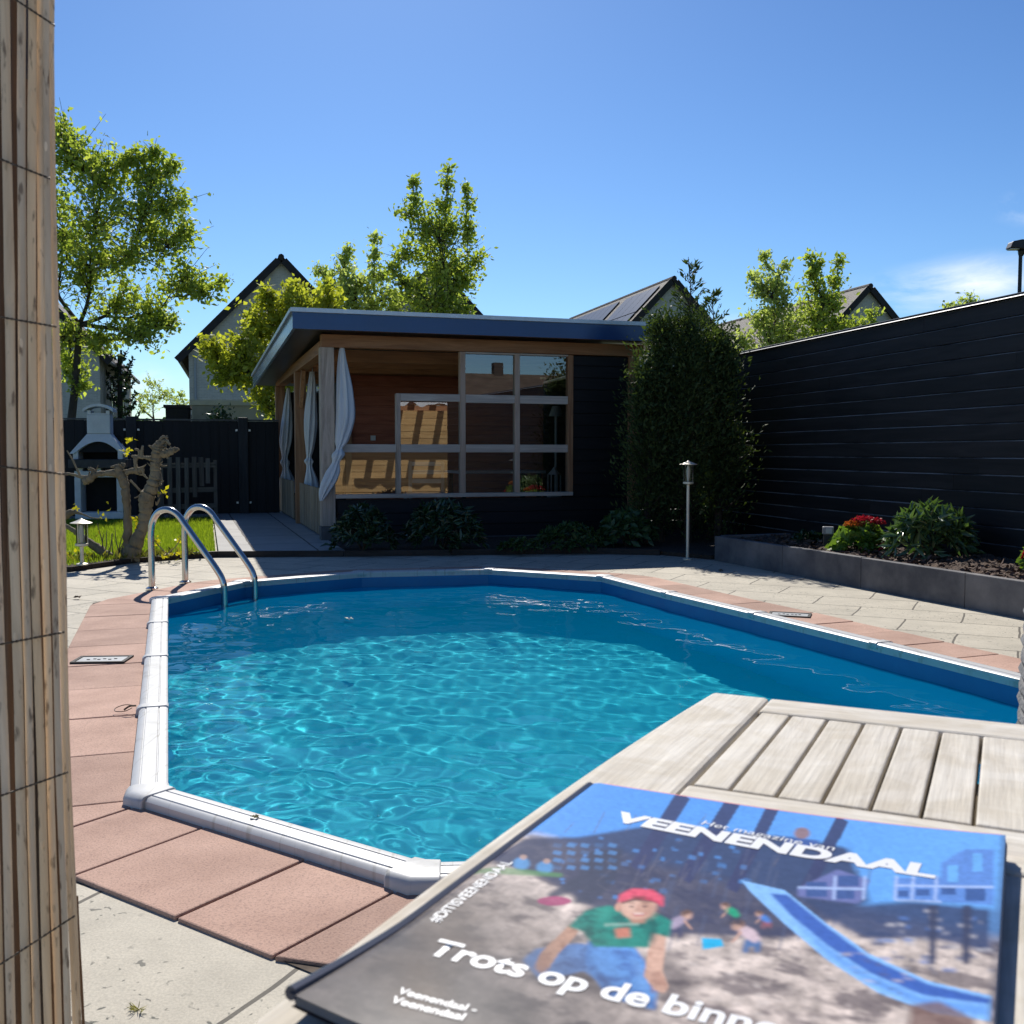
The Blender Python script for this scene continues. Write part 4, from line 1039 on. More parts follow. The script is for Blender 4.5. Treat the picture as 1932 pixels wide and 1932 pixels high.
# outdoor socket on a stake in the planter
q = P(1562, 1015, 8.6)
t = thing('outdoor_socket', 'small grey outdoor socket on a stake in the raised planter', 'socket', (q.x, 8.6, 0.22), R(-15))
MB().span(-0.035, 0.035, -0.03, 0.03, 0, 0.10).build('stake', mat('dark_plastic_stake', (0.02, 0.02, 0.022), 0.5, 0.1, 9), t)
MB().span(-0.045, 0.045, -0.05, 0.02, 0.101, 0.165).build('socket_box', mat('grey_socket_plastic', (0.25, 0.26, 0.28), 0.45, 0.05, 9), t, bevel=0.006)
MB().span(-0.02, 0.03, -0.056, -0.051, 0.11, 0.155).build('flap', mat('light_grey_flap', (0.45, 0.46, 0.48), 0.4, 0.03, 9), t)

# ================================================================== GNARLED POLLARD
M_BARK = mat('pale_olive_bark', (0.30, 0.255, 0.165), 0.9, 0.2, 8, bump=0.8, bscale=34, bdist=0.02, col2=(0.15, 0.115, 0.07), stretch=(1, 1, 0.5), detail=8)
YT = 9.35
def z5(zx, zy, Y=YT): return P((200 + zx / 4.83) * 0.64572, (1250 + zy / 4.83) * 0.64572, Y)
tree = thing('pollarded_tree', 'gnarled pollarded tree with knobbly bare limbs and a few yellow leaves at the lawn edge', 'tree', G(225, 1060, 0.04))
tl = -Vector(tree.location)
tm = MB()
def limb(pts, rads, lump=0.16, n=7, seg=12, mb=tm):
    P_ = spline([Vector(p) for p in pts], n); Rr = []
    m2 = len(pts)
    for i in range(len(P_)):
        u = i / n; k = min(int(u), m2 - 2); f = min(u - k, 1)
        Rr.append((rads[k] * (1 - f) + rads[k + 1] * f) * (1 + lump * random.uniform(-1, 1)))
    mb.tube([p + Vector((random.uniform(-1, 1), random.uniform(-1, 1), random.uniform(-.5, .5))) * Rr[i] * lump * 0.8 for i, p in enumerate(P_)], Rr, seg)
dp = lambda zx, zy, r: r / 4.83 * 0.64572 / F_PX * YT          # zoom-pixel radius to metres
R_ = lambda r: r / 4.83 * 0.64572 / F_PX * YT
# left upright trunk
limb([z5(840, 1850), z5(835, 1600), z5(835, 1300), z5(815, 1000), z5(790, 800), z5(760, 690), z5(720, 620), z5(720, 530)], [R_(85), R_(58), R_(55), R_(55), R_(62), R_(70), R_(70), R_(45)])
# its long arm to the left
limb([z5(750, 690), z5(640, 640), z5(500, 645), z5(390, 660), z5(300, 720), z5(230, 760)], [R_(60), R_(50), R_(38), R_(40), R_(62), R_(48)])
limb([z5(290, 700), z5(170, 690), z5(40, 655), z5(-120, 640)], [R_(30), R_(22), R_(20), R_(15)])
limb([z5(170, 690), z5(110, 560), z5(40, 420), z5(-20, 320)], [R_(20), R_(13), R_(11), R_(9)])
limb([z5(380, 650), z5(350, 600), z5(280, 570)], [R_(34), R_(26), R_(22)])
limb([z5(740, 560), z5(690, 535), z5(600, 555)], [R_(40), R_(22), R_(12)]); limb([z5(750, 560), z5(790, 520), z5(740, 505)], [R_(30), R_(20), R_(12)])
# link to the right trunk
limb([z5(800, 640), z5(880, 610), z5(980, 600), z5(1040, 590), z5(1060, 660), z5(1120, 720)], [R_(45), R_(38), R_(44), R_(26), R_(16), R_(10)])
limb([z5(870, 740), z5(930, 800), z5(1010, 890)], [R_(16), R_(14), R_(16)])
limb([z5(950, 570), z5(945, 470), z5(950, 430)], [R_(26), R_(28), R_(36)])
# right trunk
limb([z5(880, 1830), z5(960, 1600), z5(1060, 1380), z5(1085, 1200), z5(1100, 1020), z5(1170, 860), z5(1215, 700), z5(1225, 560), z5(1240, 420), z5(1250, 320), z5(1270, 240), z5(1300, 190)],
     [R_(130), R_(95), R_(80), R_(90), R_(105), R_(88), R_(80), R_(70), R_(64), R_(72), R_(66), R_(30)], 0.13)
limb([z5(1180, 440), z5(1090, 420), z5(990, 410), z5(890, 400)], [R_(44), R_(24), R_(26), R_(14)])
limb([z5(1030, 410), z5(1040, 300), z5(1050, 255)], [R_(26), R_(20), R_(15)]); limb([z5(1000, 400), z5(990, 320), z5(935, 300)], [R_(24), R_(18), R_(14)])
limb([z5(1250, 380), z5(1330, 370), z5(1430, 340), z5(1500, 310), z5(1560, 300)], [R_(50), R_(52), R_(56), R_(36), R_(15)], 0.2)
limb([z5(1300, 230), z5(1370, 180), z5(1430, 240)], [R_(36), R_(26), R_(15)]); limb([z5(1290, 180), z5(1330, 130), z5(1390, 140), z5(1380, 110)], [R_(26), R_(20), R_(17), R_(9)])
limb([z5(1210, 300), z5(1160, 265), z5(1130, 250)], [R_(26), R_(18), R_(9)])
limb([z5(1100, 850), z5(1000, 960), z5(930, 990)], [R_(24), R_(14), R_(7)])
# root burl and low branches
limb([z5(690, 1900), z5(800, 1850), z5(930, 1870)], [R_(95), R_(120), R_(90)], 0.25)
limb([z5(640, 1880), z5(450, 1730), z5(250, 1580), z5(60, 1440), z5(-100, 1350)], [R_(70), R_(62), R_(46), R_(34), R_(22)])
limb([z5(-60, 1250), z5(60, 1190), z5(200, 1220), z5(330, 1270), z5(460, 1280)], [R_(60), R_(36), R_(12), R_(9), R_(6)])
limb([z5(900, 1750), z5(1010, 1600), z5(1080, 1500)], [R_(24), R_(12), R_(7)])
for _ in range(46):                                           # stub spurs on trunk and heads
    zx, zy = random.choice([(1270, 560), (1280, 760), (1240, 950), (1215, 1040), (1330, 380), (1450, 330), (1250, 250), (740, 560), (330, 690), (1500, 300), (1380, 230), (1130, 880), (1420, 400), (980, 600)])
    p = z5(zx + random.uniform(-45, 45), zy + random.uniform(-45, 45)); d = Vector((random.uniform(-.3, 1), random.uniform(-1, .3), random.uniform(-.4, 1))).normalized()
    L = random.uniform(0.03, 0.10); tm.tube([p, p + d * L * .6, p + d * L + Vector((0, 0, .01))], [R_(17), R_(12), R_(5)], 6)
for _ in range(14):                                           # thin whips at the foot
    p = z5(random.uniform(420, 760), 1860); d = Vector((random.uniform(-.5, .5), random.uniform(-.3, .3), 1)).normalized(); L = random.uniform(0.12, 0.34)
    tm.tube([p, p + d * L * .5 + Vector((random.uniform(-.02, .02), 0, 0)), p + d * L], [0.006, 0.005, 0.003], 5)
for a, c, e in (((1400, 1790), (1250, 1640), (1170, 1520)), ((1380, 1790), (1500, 1690), (1580, 1570))):
    tm.tube(spline([z5(*a), z5(*c), z5(*e)], 5), 0.005, 5)
tk = tm.build('trunk', M_BARK, None, smooth=True, angle=60); local(tk, tree)
lp_ = []
for zx, zy, n_ in ((815, 355, 14), (855, 180, 8), (1345, 920, 8), (980, 1300, 10), (475, 1240, 6), (630, 1150, 3), (850, 1720, 8), (1550, 1580, 10), (1190, 1600, 14), (1240, 1630, 9), (430, 1480, 3), (100, 1120, 6), (70, 1760, 12), (120, 1850, 14), (930, 1390, 6), (1340, 1780, 8), (1560, 1790, 8), (300, 1800, 10)):
    c = z5(zx, zy)
    lp_ += [c + Vector(rng.normal(size=3)) * 0.018 for _ in range(n_)]
M_YLEAF = leafmat('young_yellow_leaf', (0.42, 0.40, 0.02), (0.60, 0.56, 0.05), 0.45, 0.5, 0.3, (1.2, 1.15, 0.4))
local(leaves('young_leaves', lp_, M_YLEAF, None, 0.045, 0.6), tree)
st = [Vector((random.uniform(-4.6, -2.95), 0, 0)) for _ in range(420)]
for p in st:
    p.y = 9.62 + 0.55 * (p.x + 3.1) + random.uniform(-.18, .12); p.z = 0.045
tag(leaves('ground_cover', st, leafmat('low_ground_cover', (0.10, 0.12, 0.03), (0.30, 0.28, 0.06), 0.3), None, 0.08, 0.28, [(rng.normal() * .7, rng.normal() * .7, 1.0) for _ in st], 0.5), 'low yellowish ground cover along the front edge of the lawn', 'ground cover', kind='stuff')

# ================================================================== SHRUBS AND FLOWERS 
def whorl_shrub(name, label, cat, c, rx, ry, rz_, nwh, lsize, m, group=None, aspect=0.30, per=8, stem=True, low=0.05):
    t = thing(name, label, cat, (c[0], c[1], c[2]), 0, group)
    pts, dr = [], []
    for _ in range(nwh):
        v = Vector(rng.normal(size=3)).normalized(); v.z = abs(v.z) * 1.1 - 0.15
        r_ = random.uniform(0.72, 1.0) ** 0.6
        o = Vector((v.x * rx * r_, v.y * ry * r_, max(low, rz_ * 0.25 + v.z * rz_ * 0.75 * r_)))
        ax = Vector((v.x, v.y, 0.75)).normalized()
        for k in range(per):
            a = 6.28 * k / per + random.uniform(-.3, .3)
            side = ax.orthogonal().normalized(); q_ = Matrix.Rotation(a, 3, ax) @ side
            d = (q_ + ax * random.uniform(-0.15, 0.75)).normalized()
            pts.append(o + d * 0.008); dr.append(d)
    leaves('foliage', pts, m, t, lsize, aspect, np.array(dr), 0.18, 0.35, 0.5)
    if stem:
        sm = MB()
        for _ in range(9):
            a = random.uniform(0, 6.28); e = Vector((math.cos(a) * rx * .6, math.sin(a) * ry * .6, rz_ * random.uniform(.5, .8)))
            sm.tube([(0, 0, -0.02), e * 0.5 + Vector((0, 0, .03)), e], [0.012, 0.008, 0.004], 6)
        sm.build('stem', mat('brown_twig', (0.07, 0.05, 0.035), 0.9, 0.2, 20), t, smooth=True)
    return t
M_RHODO = leafmat('glossy_rhododendron_leaf', (0.018, 0.045, 0.018), (0.04, 0.085, 0.03), 0.15, 0.28, 0.6, (1.2, 1.4, .5))
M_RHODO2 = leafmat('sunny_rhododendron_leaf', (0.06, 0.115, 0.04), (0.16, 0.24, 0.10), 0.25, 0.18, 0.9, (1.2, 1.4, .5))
def at_bed(px, py, z=0.04): p = G(px, py, z); return p
c = at_bed(684, 1038); whorl_shrub('rhododendron', 'dark rounded rhododendron beside the pale corner post', 'shrub', c, 0.30, 0.28, 0.44, 85, 0.105, M_RHODO, 'dark rhododendrons under the garden house windows')
c = at_bed(836, 1036); whorl_shrub('rhododendron', 'wider dark rhododendron below the middle window panes', 'shrub', c, 0.40, 0.30, 0.48, 120, 0.105, M_RHODO, 'dark rhododendrons under the garden house windows')
M_LOWG = leafmat('dull_green_leaf', (0.025, 0.06, 0.015), (0.06, 0.115, 0.03), 0.25, 0.45, 0.4)
c = at_bed(1075, 1036); whorl_shrub('low_shrub', 'low dull green shrub below the black front wall', 'shrub', c, 0.33, 0.2, 0.26, 90, 0.07, M_LOWG, None, 0.45, 7)
c = at_bed(985, 1040); whorl_shrub('low_shrub', 'very low straggly green plant between the rhododendron and the low shrub', 'shrub', c, 0.22, 0.12, 0.12, 36, 0.06, M_LOWG, None, 0.45, 6)
c = at_bed(1182, 1030); whorl_shrub('leafy_shrub', 'broad leaved fresh green shrub at the foot of the conifers', 'shrub', c, 0.30, 0.24, 0.36, 90, 0.095, leafmat('broad_fresh_leaf', (0.035, 0.085, 0.03), (0.075, 0.15, 0.055), 0.25, 0.4, 0.5), None, 0.5, 7)
# planter plants, placed at their true distance along the planter
def on_planter(px, py, z=0.19): return G(px, py, z)
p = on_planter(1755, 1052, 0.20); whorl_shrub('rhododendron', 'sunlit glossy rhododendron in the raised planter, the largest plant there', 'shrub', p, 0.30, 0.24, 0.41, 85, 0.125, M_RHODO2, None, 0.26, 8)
p = on_planter(1622, 1039, 0.20)
hy = whorl_shrub('hydrangea', 'bright green hydrangea topped by red flower heads in the raised planter', 'flowering plant', p, 0.20, 0.17, 0.20, 60, 0.085, leafmat('bright_hydrangea_leaf', (0.10, 0.19, 0.03), (0.20, 0.32, 0.07), 0.35, 0.35, 0.5), None, 0.6, 6)
M_RED = leafmat('red_petal', (0.34, 0.022, 0.035), (0.52, 0.05, 0.085), 0.3, 0.5, 0.3, (1.1, .5, .5))
M_RUST = leafmat('rusty_petal', (0.40, 0.13, 0.03), (0.5, 0.2, 0.05), 0.3, 0.5, 0.3, (1.1, .7, .4))
def flowerhead(par, c, r_, m, n_=260, flat=0.5):
    v = unit(rng.normal(size=(n_, 3))); v[:, 2] = np.abs(v[:, 2]) * flat
    leaves('flower_head', np.array(c) + v * r_ * rng.uniform(0.8, 1.0, (n_, 1)), m, par, 0.022, 0.9, v, 0.7, 0.3, 0.2)
flowerhead(hy, (0.03, 0, 0.235), 0.09, M_RED); flowerhead(hy, (0.125, 0.02, 0.225), 0.075, M_RED); flowerhead(hy, (-0.06, -0.02, 0.205), 0.07, M_RUST)
p = on_planter(1672, 1043, 0.20)
az = thing('azalea', 'tiny pinkish red azalea between the hydrangea and the rhododendron', 'flowering plant', p)
flowerhead(az, (0, 0, 0.03), 0.055, leafmat('pink_red_petal', (0.5, 0.03, 0.08), (0.7, 0.08, 0.14), 0.3), 130, 0.8)
leaves('foliage', [Vector((rng.normal() * .03, rng.normal() * .03, 0.01)) for _ in range(30)], M_LOWG, az, 0.04, 0.5)
for px, s in ((1520, 1.0), (1541, 0.85)):
    p = on_planter(px, 1028, 0.18); whorl_shrub('low_shrub', 'dim small-leaved plant at the planter\'s far end' + (', the left one' if px == 1520 else ', the one nearer the socket'), 'shrub', p, 0.10 * s, 0.1 * s, 0.12 * s, 26, 0.05, M_RHODO, None, 0.5, 6)
p = on_planter(1742, 1046, 0.2); t = thing('seedling', 'small yellow green seedling on the bark chips before the big planter shrub', 'plant', p)
leaves('foliage', [Vector((rng.normal() * .03, rng.normal() * .02, 0.01)) for _ in range(22)], leafmat('yellow_green_leaf', (0.2, 0.24, 0.03), (0.32, 0.34, 0.06), 0.4), t, 0.045, 0.4)
p = on_planter(1962, 1078, 0.21)
rs = whorl_shrub('geranium', 'red flowering plant at the planter\'s near end behind the wicker chair', 'flowering plant', p, 0.12, 0.12, 0.2, 40, 0.06, leafmat('bright_hydrangea_leaf', (0.1, 0.19, 0.03), (0.2, 0.32, 0.07)), None, 0.6, 6)
flowerhead(rs, (-0.085, -0.03, 0.10), 0.04, M_RED, 120, 0.9); flowerhead(rs, (0.01, 0, 0.24), 0.05, M_RUST, 120, 0.9)
# grass tuft in the paving joint
p = G(262, 1908, 0.0)
tag(leaves('grass_tuft', [p + Vector((rng.normal() * .006, rng.normal() * .006, 0)) for _ in range(16)], leafmat('dry_weed', (0.25, 0.22, 0.06), (0.38, 0.36, 0.12), 0.3), None, 0.022, 0.10, [(rng.normal() * .8, rng.normal() * .6, .5) for _ in range(16)], 0.1), 'tiny grass tuft in a paving joint by the bamboo screen', 'weed')
for k, (px, py) in enumerate(((308, 1052), (330, 1102))):
    pass

# ---- conifers between garden house and fence
M_THUJA = leafmat('dark_conifer_spray', (0.030, 0.052, 0.020), (0.11, 0.15, 0.05), 0.30, 0.6, 0.25, (1.3, 1.4, .5))
def conifer(label, px, topy, Y, hw, seed, leader=0.0, nl=5200):
    g = np.random.default_rng(seed)
    ptop = P(px, topy, Y); h = ptop.z - leader
    t = thing('conifer', label, 'conifer', (ptop.x, Y, 0.03), 0, None)
    pts, dr = [], []
    # sprays carried on many upswept branches
    br = MB()
    br.tube([(0, 0, 0), (0.02, 0.01, h * .5), (0, 0, h)], [0.045, 0.03, 0.008], 7)
    nb_ = 150
    for i in range(nb_):
        u = g.uniform(0.02, 1.0) ** 0.8; z = u * h; a0 = g.uniform(0, 6.28)
        prof = (0.62 + 0.38 * min(1, u / 0.5)) * min(1.0, (1.02 - u) * 1.45) ** 0.95 * (1 + 0.22 * math.sin(9 * u + 2 * a0 + seed))
        a = a0; r_ = hw * prof * (g.uniform(0.55, 1.05) if g.random() < 0.8 else g.uniform(1.0, 1.42))
        e = Vector((math.cos(a) * r_, math.sin(a) * r_, min(z + r_ * 0.5, h))); s0 = Vector((0, 0, max(0.02, z - r_ * .15)))
        br.tube([s0, (s0 + e) / 2 - Vector((0, 0, .03)), e], [0.009, 0.006, 0.003], 4, cap=False)
        m2 = max(8, int(nl / nb_ * (0.45 if u < 0.22 else 1.0)))
        for k in range(m2):
            f = g.uniform(0.30, 1.08); p = s0.lerp(e, f) + Vector(g.normal(size=3)) * (0.04 + 0.07 * f)
            if p.z < 0.03: continue
            pts.append(p); d = Vector((math.cos(a), math.sin(a), 0.9)) + Vector(g.normal(size=3)) * 0.55; dr.append(d.normalized())
    if leader:
        br.tube([(0, 0, h - .1), (0.01, 0, h + leader * .5), (-0.02, 0, h + leader)], [0.010, 0.006, 0.003], 6)
        for i in range(26):
            u = g.uniform(0, 1); z = h + leader * u; L = (1 - u) * 0.22 + 0.05; a = g.uniform(0, 6.28)
            d = Vector((math.cos(a), math.sin(a) * .6, 0.9)).normalized(); br.tube([(0, 0, z), Vector((0, 0, z)) + d * L], [0.004, 0.002], 4, cap=False)
            for k in range(9):
                p = Vector((0, 0, z)) + d * L * g.uniform(.3, 1) + Vector(g.normal(size=3)) * 0.012; pts.append(p); dr.append((d + Vector(g.normal(size=3)) * .4).normalized())
    br.build('trunk', mat('brown_twig', (0.07, 0.05, 0.035), 0.9, 0.2, 20), t, smooth=True)
    leaves('foliage', pts, M_THUJA, t, 0.055, 0.36, np.array(dr), 0.25, 0.4, 0.3)
conifer('dark bushy conifer in the middle of the clump, with a thin bare leader on top', 1302, 490, 11.0, 0.31, 3, 0.66, 11500)
conifer('dark conifer pressed against the garden house wall, left of the clump', 1250, 612, 11.15, 0.30, 4, 0.0, 10500)
conifer('dark conifer leaning on the black fence, right of the clump', 1358, 648, 11.1, 0.30, 5, 0.0, 12000)
conifer('low dark conifer spreading in front of the garden house corner post', 1222, 690, 10.95, 0.235, 9, 0.0, 7500)
conifer('slim conifer with feathery pale tips behind the middle one', 1345, 560, 11.7, 0.22, 6, 0.45, 6000)

# ================================================================== TREES BEYOND THE FENCE
M_TBARK = mat('dark_tree_bark', (0.06, 0.05, 0.04), 0.95, 0.25, 6, bump=0.5)
def crown_tree(label, Y, base_px, fork, blobs, leafsize, per, m, group, trunk_r=0.12, seed=1, name='tree', twigs=9, zsq=1.0, direct=False, leaf_dens=1.0):
    g = np.random.default_rng(seed); rd = random.Random(seed)
    base = P(base_px, HORIZON, Y); base.z = 0
    fk = P(*fork, Y)
    t = thing(name, label, 'tree', base, 0, group)
    w = MB(); wz = fk - base
    w.tube(spline([Vector((0, 0, -0.1)), wz * 0.5 + Vector((0.1, 0, 0)), wz], 5), [trunk_r * (1.0 - 0.45 * i / 10) for i in range(11)], 9)
    pts = []
    placed = [(wz, 0.0, trunk_r * 0.62)]                     # nodes limbs may grow from: point, path length, radius there
    todo = [(P(px, py, Y + rd.uniform(-1, 1) * rp / F_PX * Y * 0.8) - base, rp) for (px, py, rp) in blobs]
    todo.sort(key=lambda q: (q[0] - wz).length)
    for (c, rp) in todo:
        r_ = rp / F_PX * Y
        src, plen, prad = min(placed, key=lambda n_: (c - n_[0]).length + 0.55 * n_[1] + (0.6 if (c - n_[0]).z < -0.1 else 0))
        L = (c - src).length
        side = Vector((rd.uniform(-1, 1), rd.uniform(-1, 1), 0)) * L * 0.06
        mid = src.lerp(c, 0.5) + side + Vector((0, 0, -0.06 * L if not direct else 0.0))
        lp = spline([src, mid, c], 6)
        r0 = max(0.012, prad * 0.72); r1 = max(0.008, r0 * 0.45)
        placed.append((c, plen + L, r1)); placed.append((mid, plen + L * .5, (r0 + r1) / 2))
        w.tube(lp, [r0 + (r1 - r0) * i / (len(lp) - 1) for i in range(len(lp))], 6, cap=False)
        for k in range(int(5 + 7 * L / max(0.5, r_))):         # short leafy shoots all along the limb
            u_ = g.uniform(0.25, 1.0); i0 = int(u_ * (len(lp) - 1)); s0 = lp[i0]
            d_ = Vector(g.normal(size=3)); d_.z = abs(d_.z) * 0.8 + 0.25; d_.normalize(); e = s0 + d_ * r_ * g.uniform(0.5, 1.9)
            w.tube([s0, e], [0.007, 0.003], 4, cap=False)
            for ff in g.uniform(0.2, 1.05, int(per * 0.42)): pts.append(s0.lerp(e, ff) + Vector(g.normal(size=3)) * (0.04 + 0.05 * r_))
        nt = max(4, int(twigs * (rp / 40.0) ** 1.2))
        for k in range(nt):
            v = Vector(g.normal(size=3)).normalized() * r_ * (g.uniform(0.15, 1.3) ** 0.6); v.z *= zsq
            e = c + v; s0 = lp[rd.randint(len(lp) // 2, len(lp) - 1)]
            mm = s0.lerp(e, 0.55) + Vector(g.normal(size=3)) * 0.08 * r_
            w.tube([s0, mm, e], [0.010, 0.007, 0.004], 4, cap=False)
            nl = int(per * leaf_dens * 1.55 * g.uniform(0.4, 1.6))
            f = g.uniform(0.35, 1.08, nl)
            for ff in f:
                q_ = s0.lerp(mm, ff / .55) if ff < .55 else mm.lerp(e, (ff - .55) / .45)
                pts.append(q_ + Vector(g.normal(size=3)) * (0.05 + 0.085 * r_))
    w.build('trunk', M_TBARK, t, smooth=True)
    leaves('foliage', pts, m, t, leafsize, 0.58, None, 1.0, 0.6, 0.3)
    return t
M_SPRING = leafmat('fresh_spring_leaf', (0.23, 0.32, 0.07), (0.46, 0.53, 0.17), 0.62, 0.5, 0.3, (1.35, 1.35, 0.5))
M_SPRINGY = leafmat('yellow_spring_leaf', (0.28, 0.34, 0.06), (0.48, 0.52, 0.13), 0.62, 0.5, 0.3, (1.35, 1.3, 0.4))
M_PALE = leafmat('pale_spring_leaf', (0.32, 0.39, 0.13), (0.52, 0.58, 0.24), 0.62, 0.5, 0.3, (1.3, 1.35, 0.7))
GR = 'spring trees beyond the back fence'
crown_tree('large wide spreading spring tree behind the barbecue, darkest limbs', 20.0, 100, (150, 612),
           [(130, 285, 62), (112, 245, 30), (205, 320, 60), (255, 300, 28), (185, 395, 75), (285, 330, 40), (290, 285, 16), (330, 310, 16), (245, 300, 14), (270, 400, 60), (330, 385, 38), (325, 460, 55), (355, 430, 18), (395, 545, 34), (420, 530, 12), (350, 520, 42), (250, 480, 60), (170, 500, 60), (120, 430, 60), (230, 570, 50), (300, 590, 42), (325, 610, 20), (275, 630, 40), (200, 640, 32), (60, 350, 80), (60, 480, 80), (140, 700, 26), (150, 735, 16), (110, 640, 40)],
           0.095, 17, M_SPRING, GR, 0.10, 21, twigs=19)
crown_tree('low dense yellow green tree spilling over the left roof edge', 22.0, 520, (520, 800),
           [(405, 668, 30), (430, 700, 36), (395, 655, 16), (480, 615, 40), (470, 700, 50), (450, 650, 40), (520, 585, 42), (500, 560, 18), (530, 650, 55), (570, 570, 40), (600, 600, 50), (540, 715, 45), (500, 750, 35), (555, 545, 16), (620, 560, 30)],
           0.115, 17, M_SPRINGY, GR, 0.10, 22, twigs=22, direct=True)
crown_tree('slender paler spring tree with narrow spires behind the roof', 25.0, 660, (655, 640),
           [(652, 470, 13), (650, 500, 22), (640, 545, 36), (675, 530, 26), (620, 530, 18), (600, 510, 10), (708, 450, 10), (706, 480, 11), (706, 520, 14), (690, 580, 45), (650, 590, 45), (735, 560, 38), (725, 520, 16), (670, 560, 58), (610, 565, 45)],
           0.10, 15, M_PALE, GR, 0.09, 23, twigs=20, direct=True)
crown_tree('tallest airy spring tree rising above the middle of the roof', 24.0, 815, (815, 640),
           [(845, 318, 9), (846, 345, 13), (838, 380, 22), (780, 345, 8), (784, 375, 14), (878, 352, 7), (880, 385, 13), (760, 400, 14), (800, 425, 32), (850, 430, 34), (885, 430, 20), (900, 490, 18), (770, 470, 34), (820, 490, 50), (870, 510, 40), (755, 530, 32), (740, 500, 14), (790, 560, 44), (850, 565, 40), (880, 585, 14), (830, 450, 62), (855, 530, 62), (800, 560, 62), (830, 600, 40), (745, 590, 26)],
           0.10, 13, M_SPRING, GR, 0.10, 24, twigs=21, direct=True)
crown_tree('airy multi-stemmed spring tree left of the pair above the black fence', 24.0, 1455, (1455, 690),
           [(1442, 480, 9), (1446, 500, 13), (1420, 520, 9), (1432, 545, 22), (1465, 540, 20), (1480, 500, 9), (1478, 575, 32), (1430, 600, 30), (1450, 640, 40), (1400, 645, 24), (1410, 670, 26), (1500, 630, 30), (1455, 560, 48), (1470, 620, 55)],
           0.10, 13, M_PALE, GR, 0.085, 25, twigs=19, direct=True)
crown_tree('airy multi-stemmed spring tree right of the pair, before the grey gable', 24.5, 1545, (1545, 680),
           [(1527, 480, 8), (1525, 510, 15), (1548, 495, 8), (1540, 545, 28), (1585, 490, 9), (1580, 525, 14), (1570, 570, 28), (1530, 600, 40), (1580, 610, 30), (1545, 650, 40), (1625, 615, 20), (1645, 590, 14), (1640, 630, 16), (1550, 560, 50), (1560, 630, 55)],
           0.10, 13, M_SPRING, GR, 0.085, 26, twigs=19, direct=True)
crown_tree('small treetop just peeping over the black fence near the street lamp', 26.0, 1825, (1822, 640),
           [(1832, 568, 14), (1810, 580, 16), (1845, 582, 14), (1785, 580, 7), (1880, 572, 8)], 0.10, 14, M_PALE, GR, 0.07, 27, twigs=14)
crown_tree('thin pale distant tree between the two left houses', 60.0, 292, (290, 790),
           [(285, 725, 16), (300, 735, 18), (270, 745, 16), (315, 745, 14), (290, 760, 25), (330, 755, 12), (262, 765, 14)], 0.16, 8, M_PALE, GR, 0.12, 28, twigs=14, direct=True)
crown_tree('second pale distant tree left of the tall gable', 66.0, 342, (342, 800),
           [(345, 745, 9), (335, 760, 14), (355, 758, 12)], 0.16, 7, M_PALE, GR, 0.12, 29, twigs=12, direct=True)
# monkey-puzzle by the far-left house
q = P(229, HORIZON, 46)
mk = thing('monkey_puzzle_tree', 'dark monkey puzzle tree at the corner of the far left house', 'tree', (q.x, 46, 0))
tr_ = MB(); tr_.tube([(0, 0, 0), (0, 0, 5.4)], [0.2, 0.08], 8); pts = []; dr = []
for k in range(34):
    z = 1.6 + 3.9 * k / 34; a = 2.4 * k; L = 0.9 * (1 - 0.45 * k / 34)
    pp = spline([Vector((0, 0, z)), Vector((math.cos(a) * L * .6, math.sin(a) * L * .6, z - .12)), Vector((math.cos(a) * L, math.sin(a) * L, z + .25))], 5)
    tr_.tube(pp, 0.03, 5)
    for p in pp[3:]:
        for _ in range(6): v = Vector(rng.normal(size=3)).normalized(); pts.append(p); dr.append(v)
tr_.build('trunk', M_TBARK, mk, smooth=True); leaves('foliage', pts, M_RHODO, mk, 0.17, 0.5, np.array(dr), 0.1)

# ================================================================== HOUSES
M_HBRICK = brickmat('grey_buff_house_brick', (0.68, 0.62, 0.51), (0.58, 0.53, 0.44), (0.70, 0.66, 0.58), 0.21, 0.07, 0.012, axis='XZ', vary=0.3, bump=0.15)
M_TILE = mat('dark_roof_tile', (0.05, 0.038, 0.034), 0.75, 0.25, 1.2, bump=0.6, bscale=9, bdist=0.05, stretch=(1, 1, 3))
M_VERGE = mat('dark_verge_board', (0.028, 0.022, 0.02), 0.7, 0.2, 3)
M_WFRAME = mat('white_window_frame', (0.6, 0.6, 0.58), 0.5, 0.03, 5)
M_HGLASS = mat('dark_house_glass', (0.03, 0.035, 0.045), 0.08, 0.1, 2, spec=0.7)
M_SOLAR = mat('blue_black_solar_panel', (0.018, 0.020, 0.028), 0.35, 0.1, 3, spec=0.4)
HANG = R(15)
HR = Vector((math.cos(HANG), math.sin(HANG), 0)); HB = Vector((-math.sin(HANG), math.cos(HANG), 0))
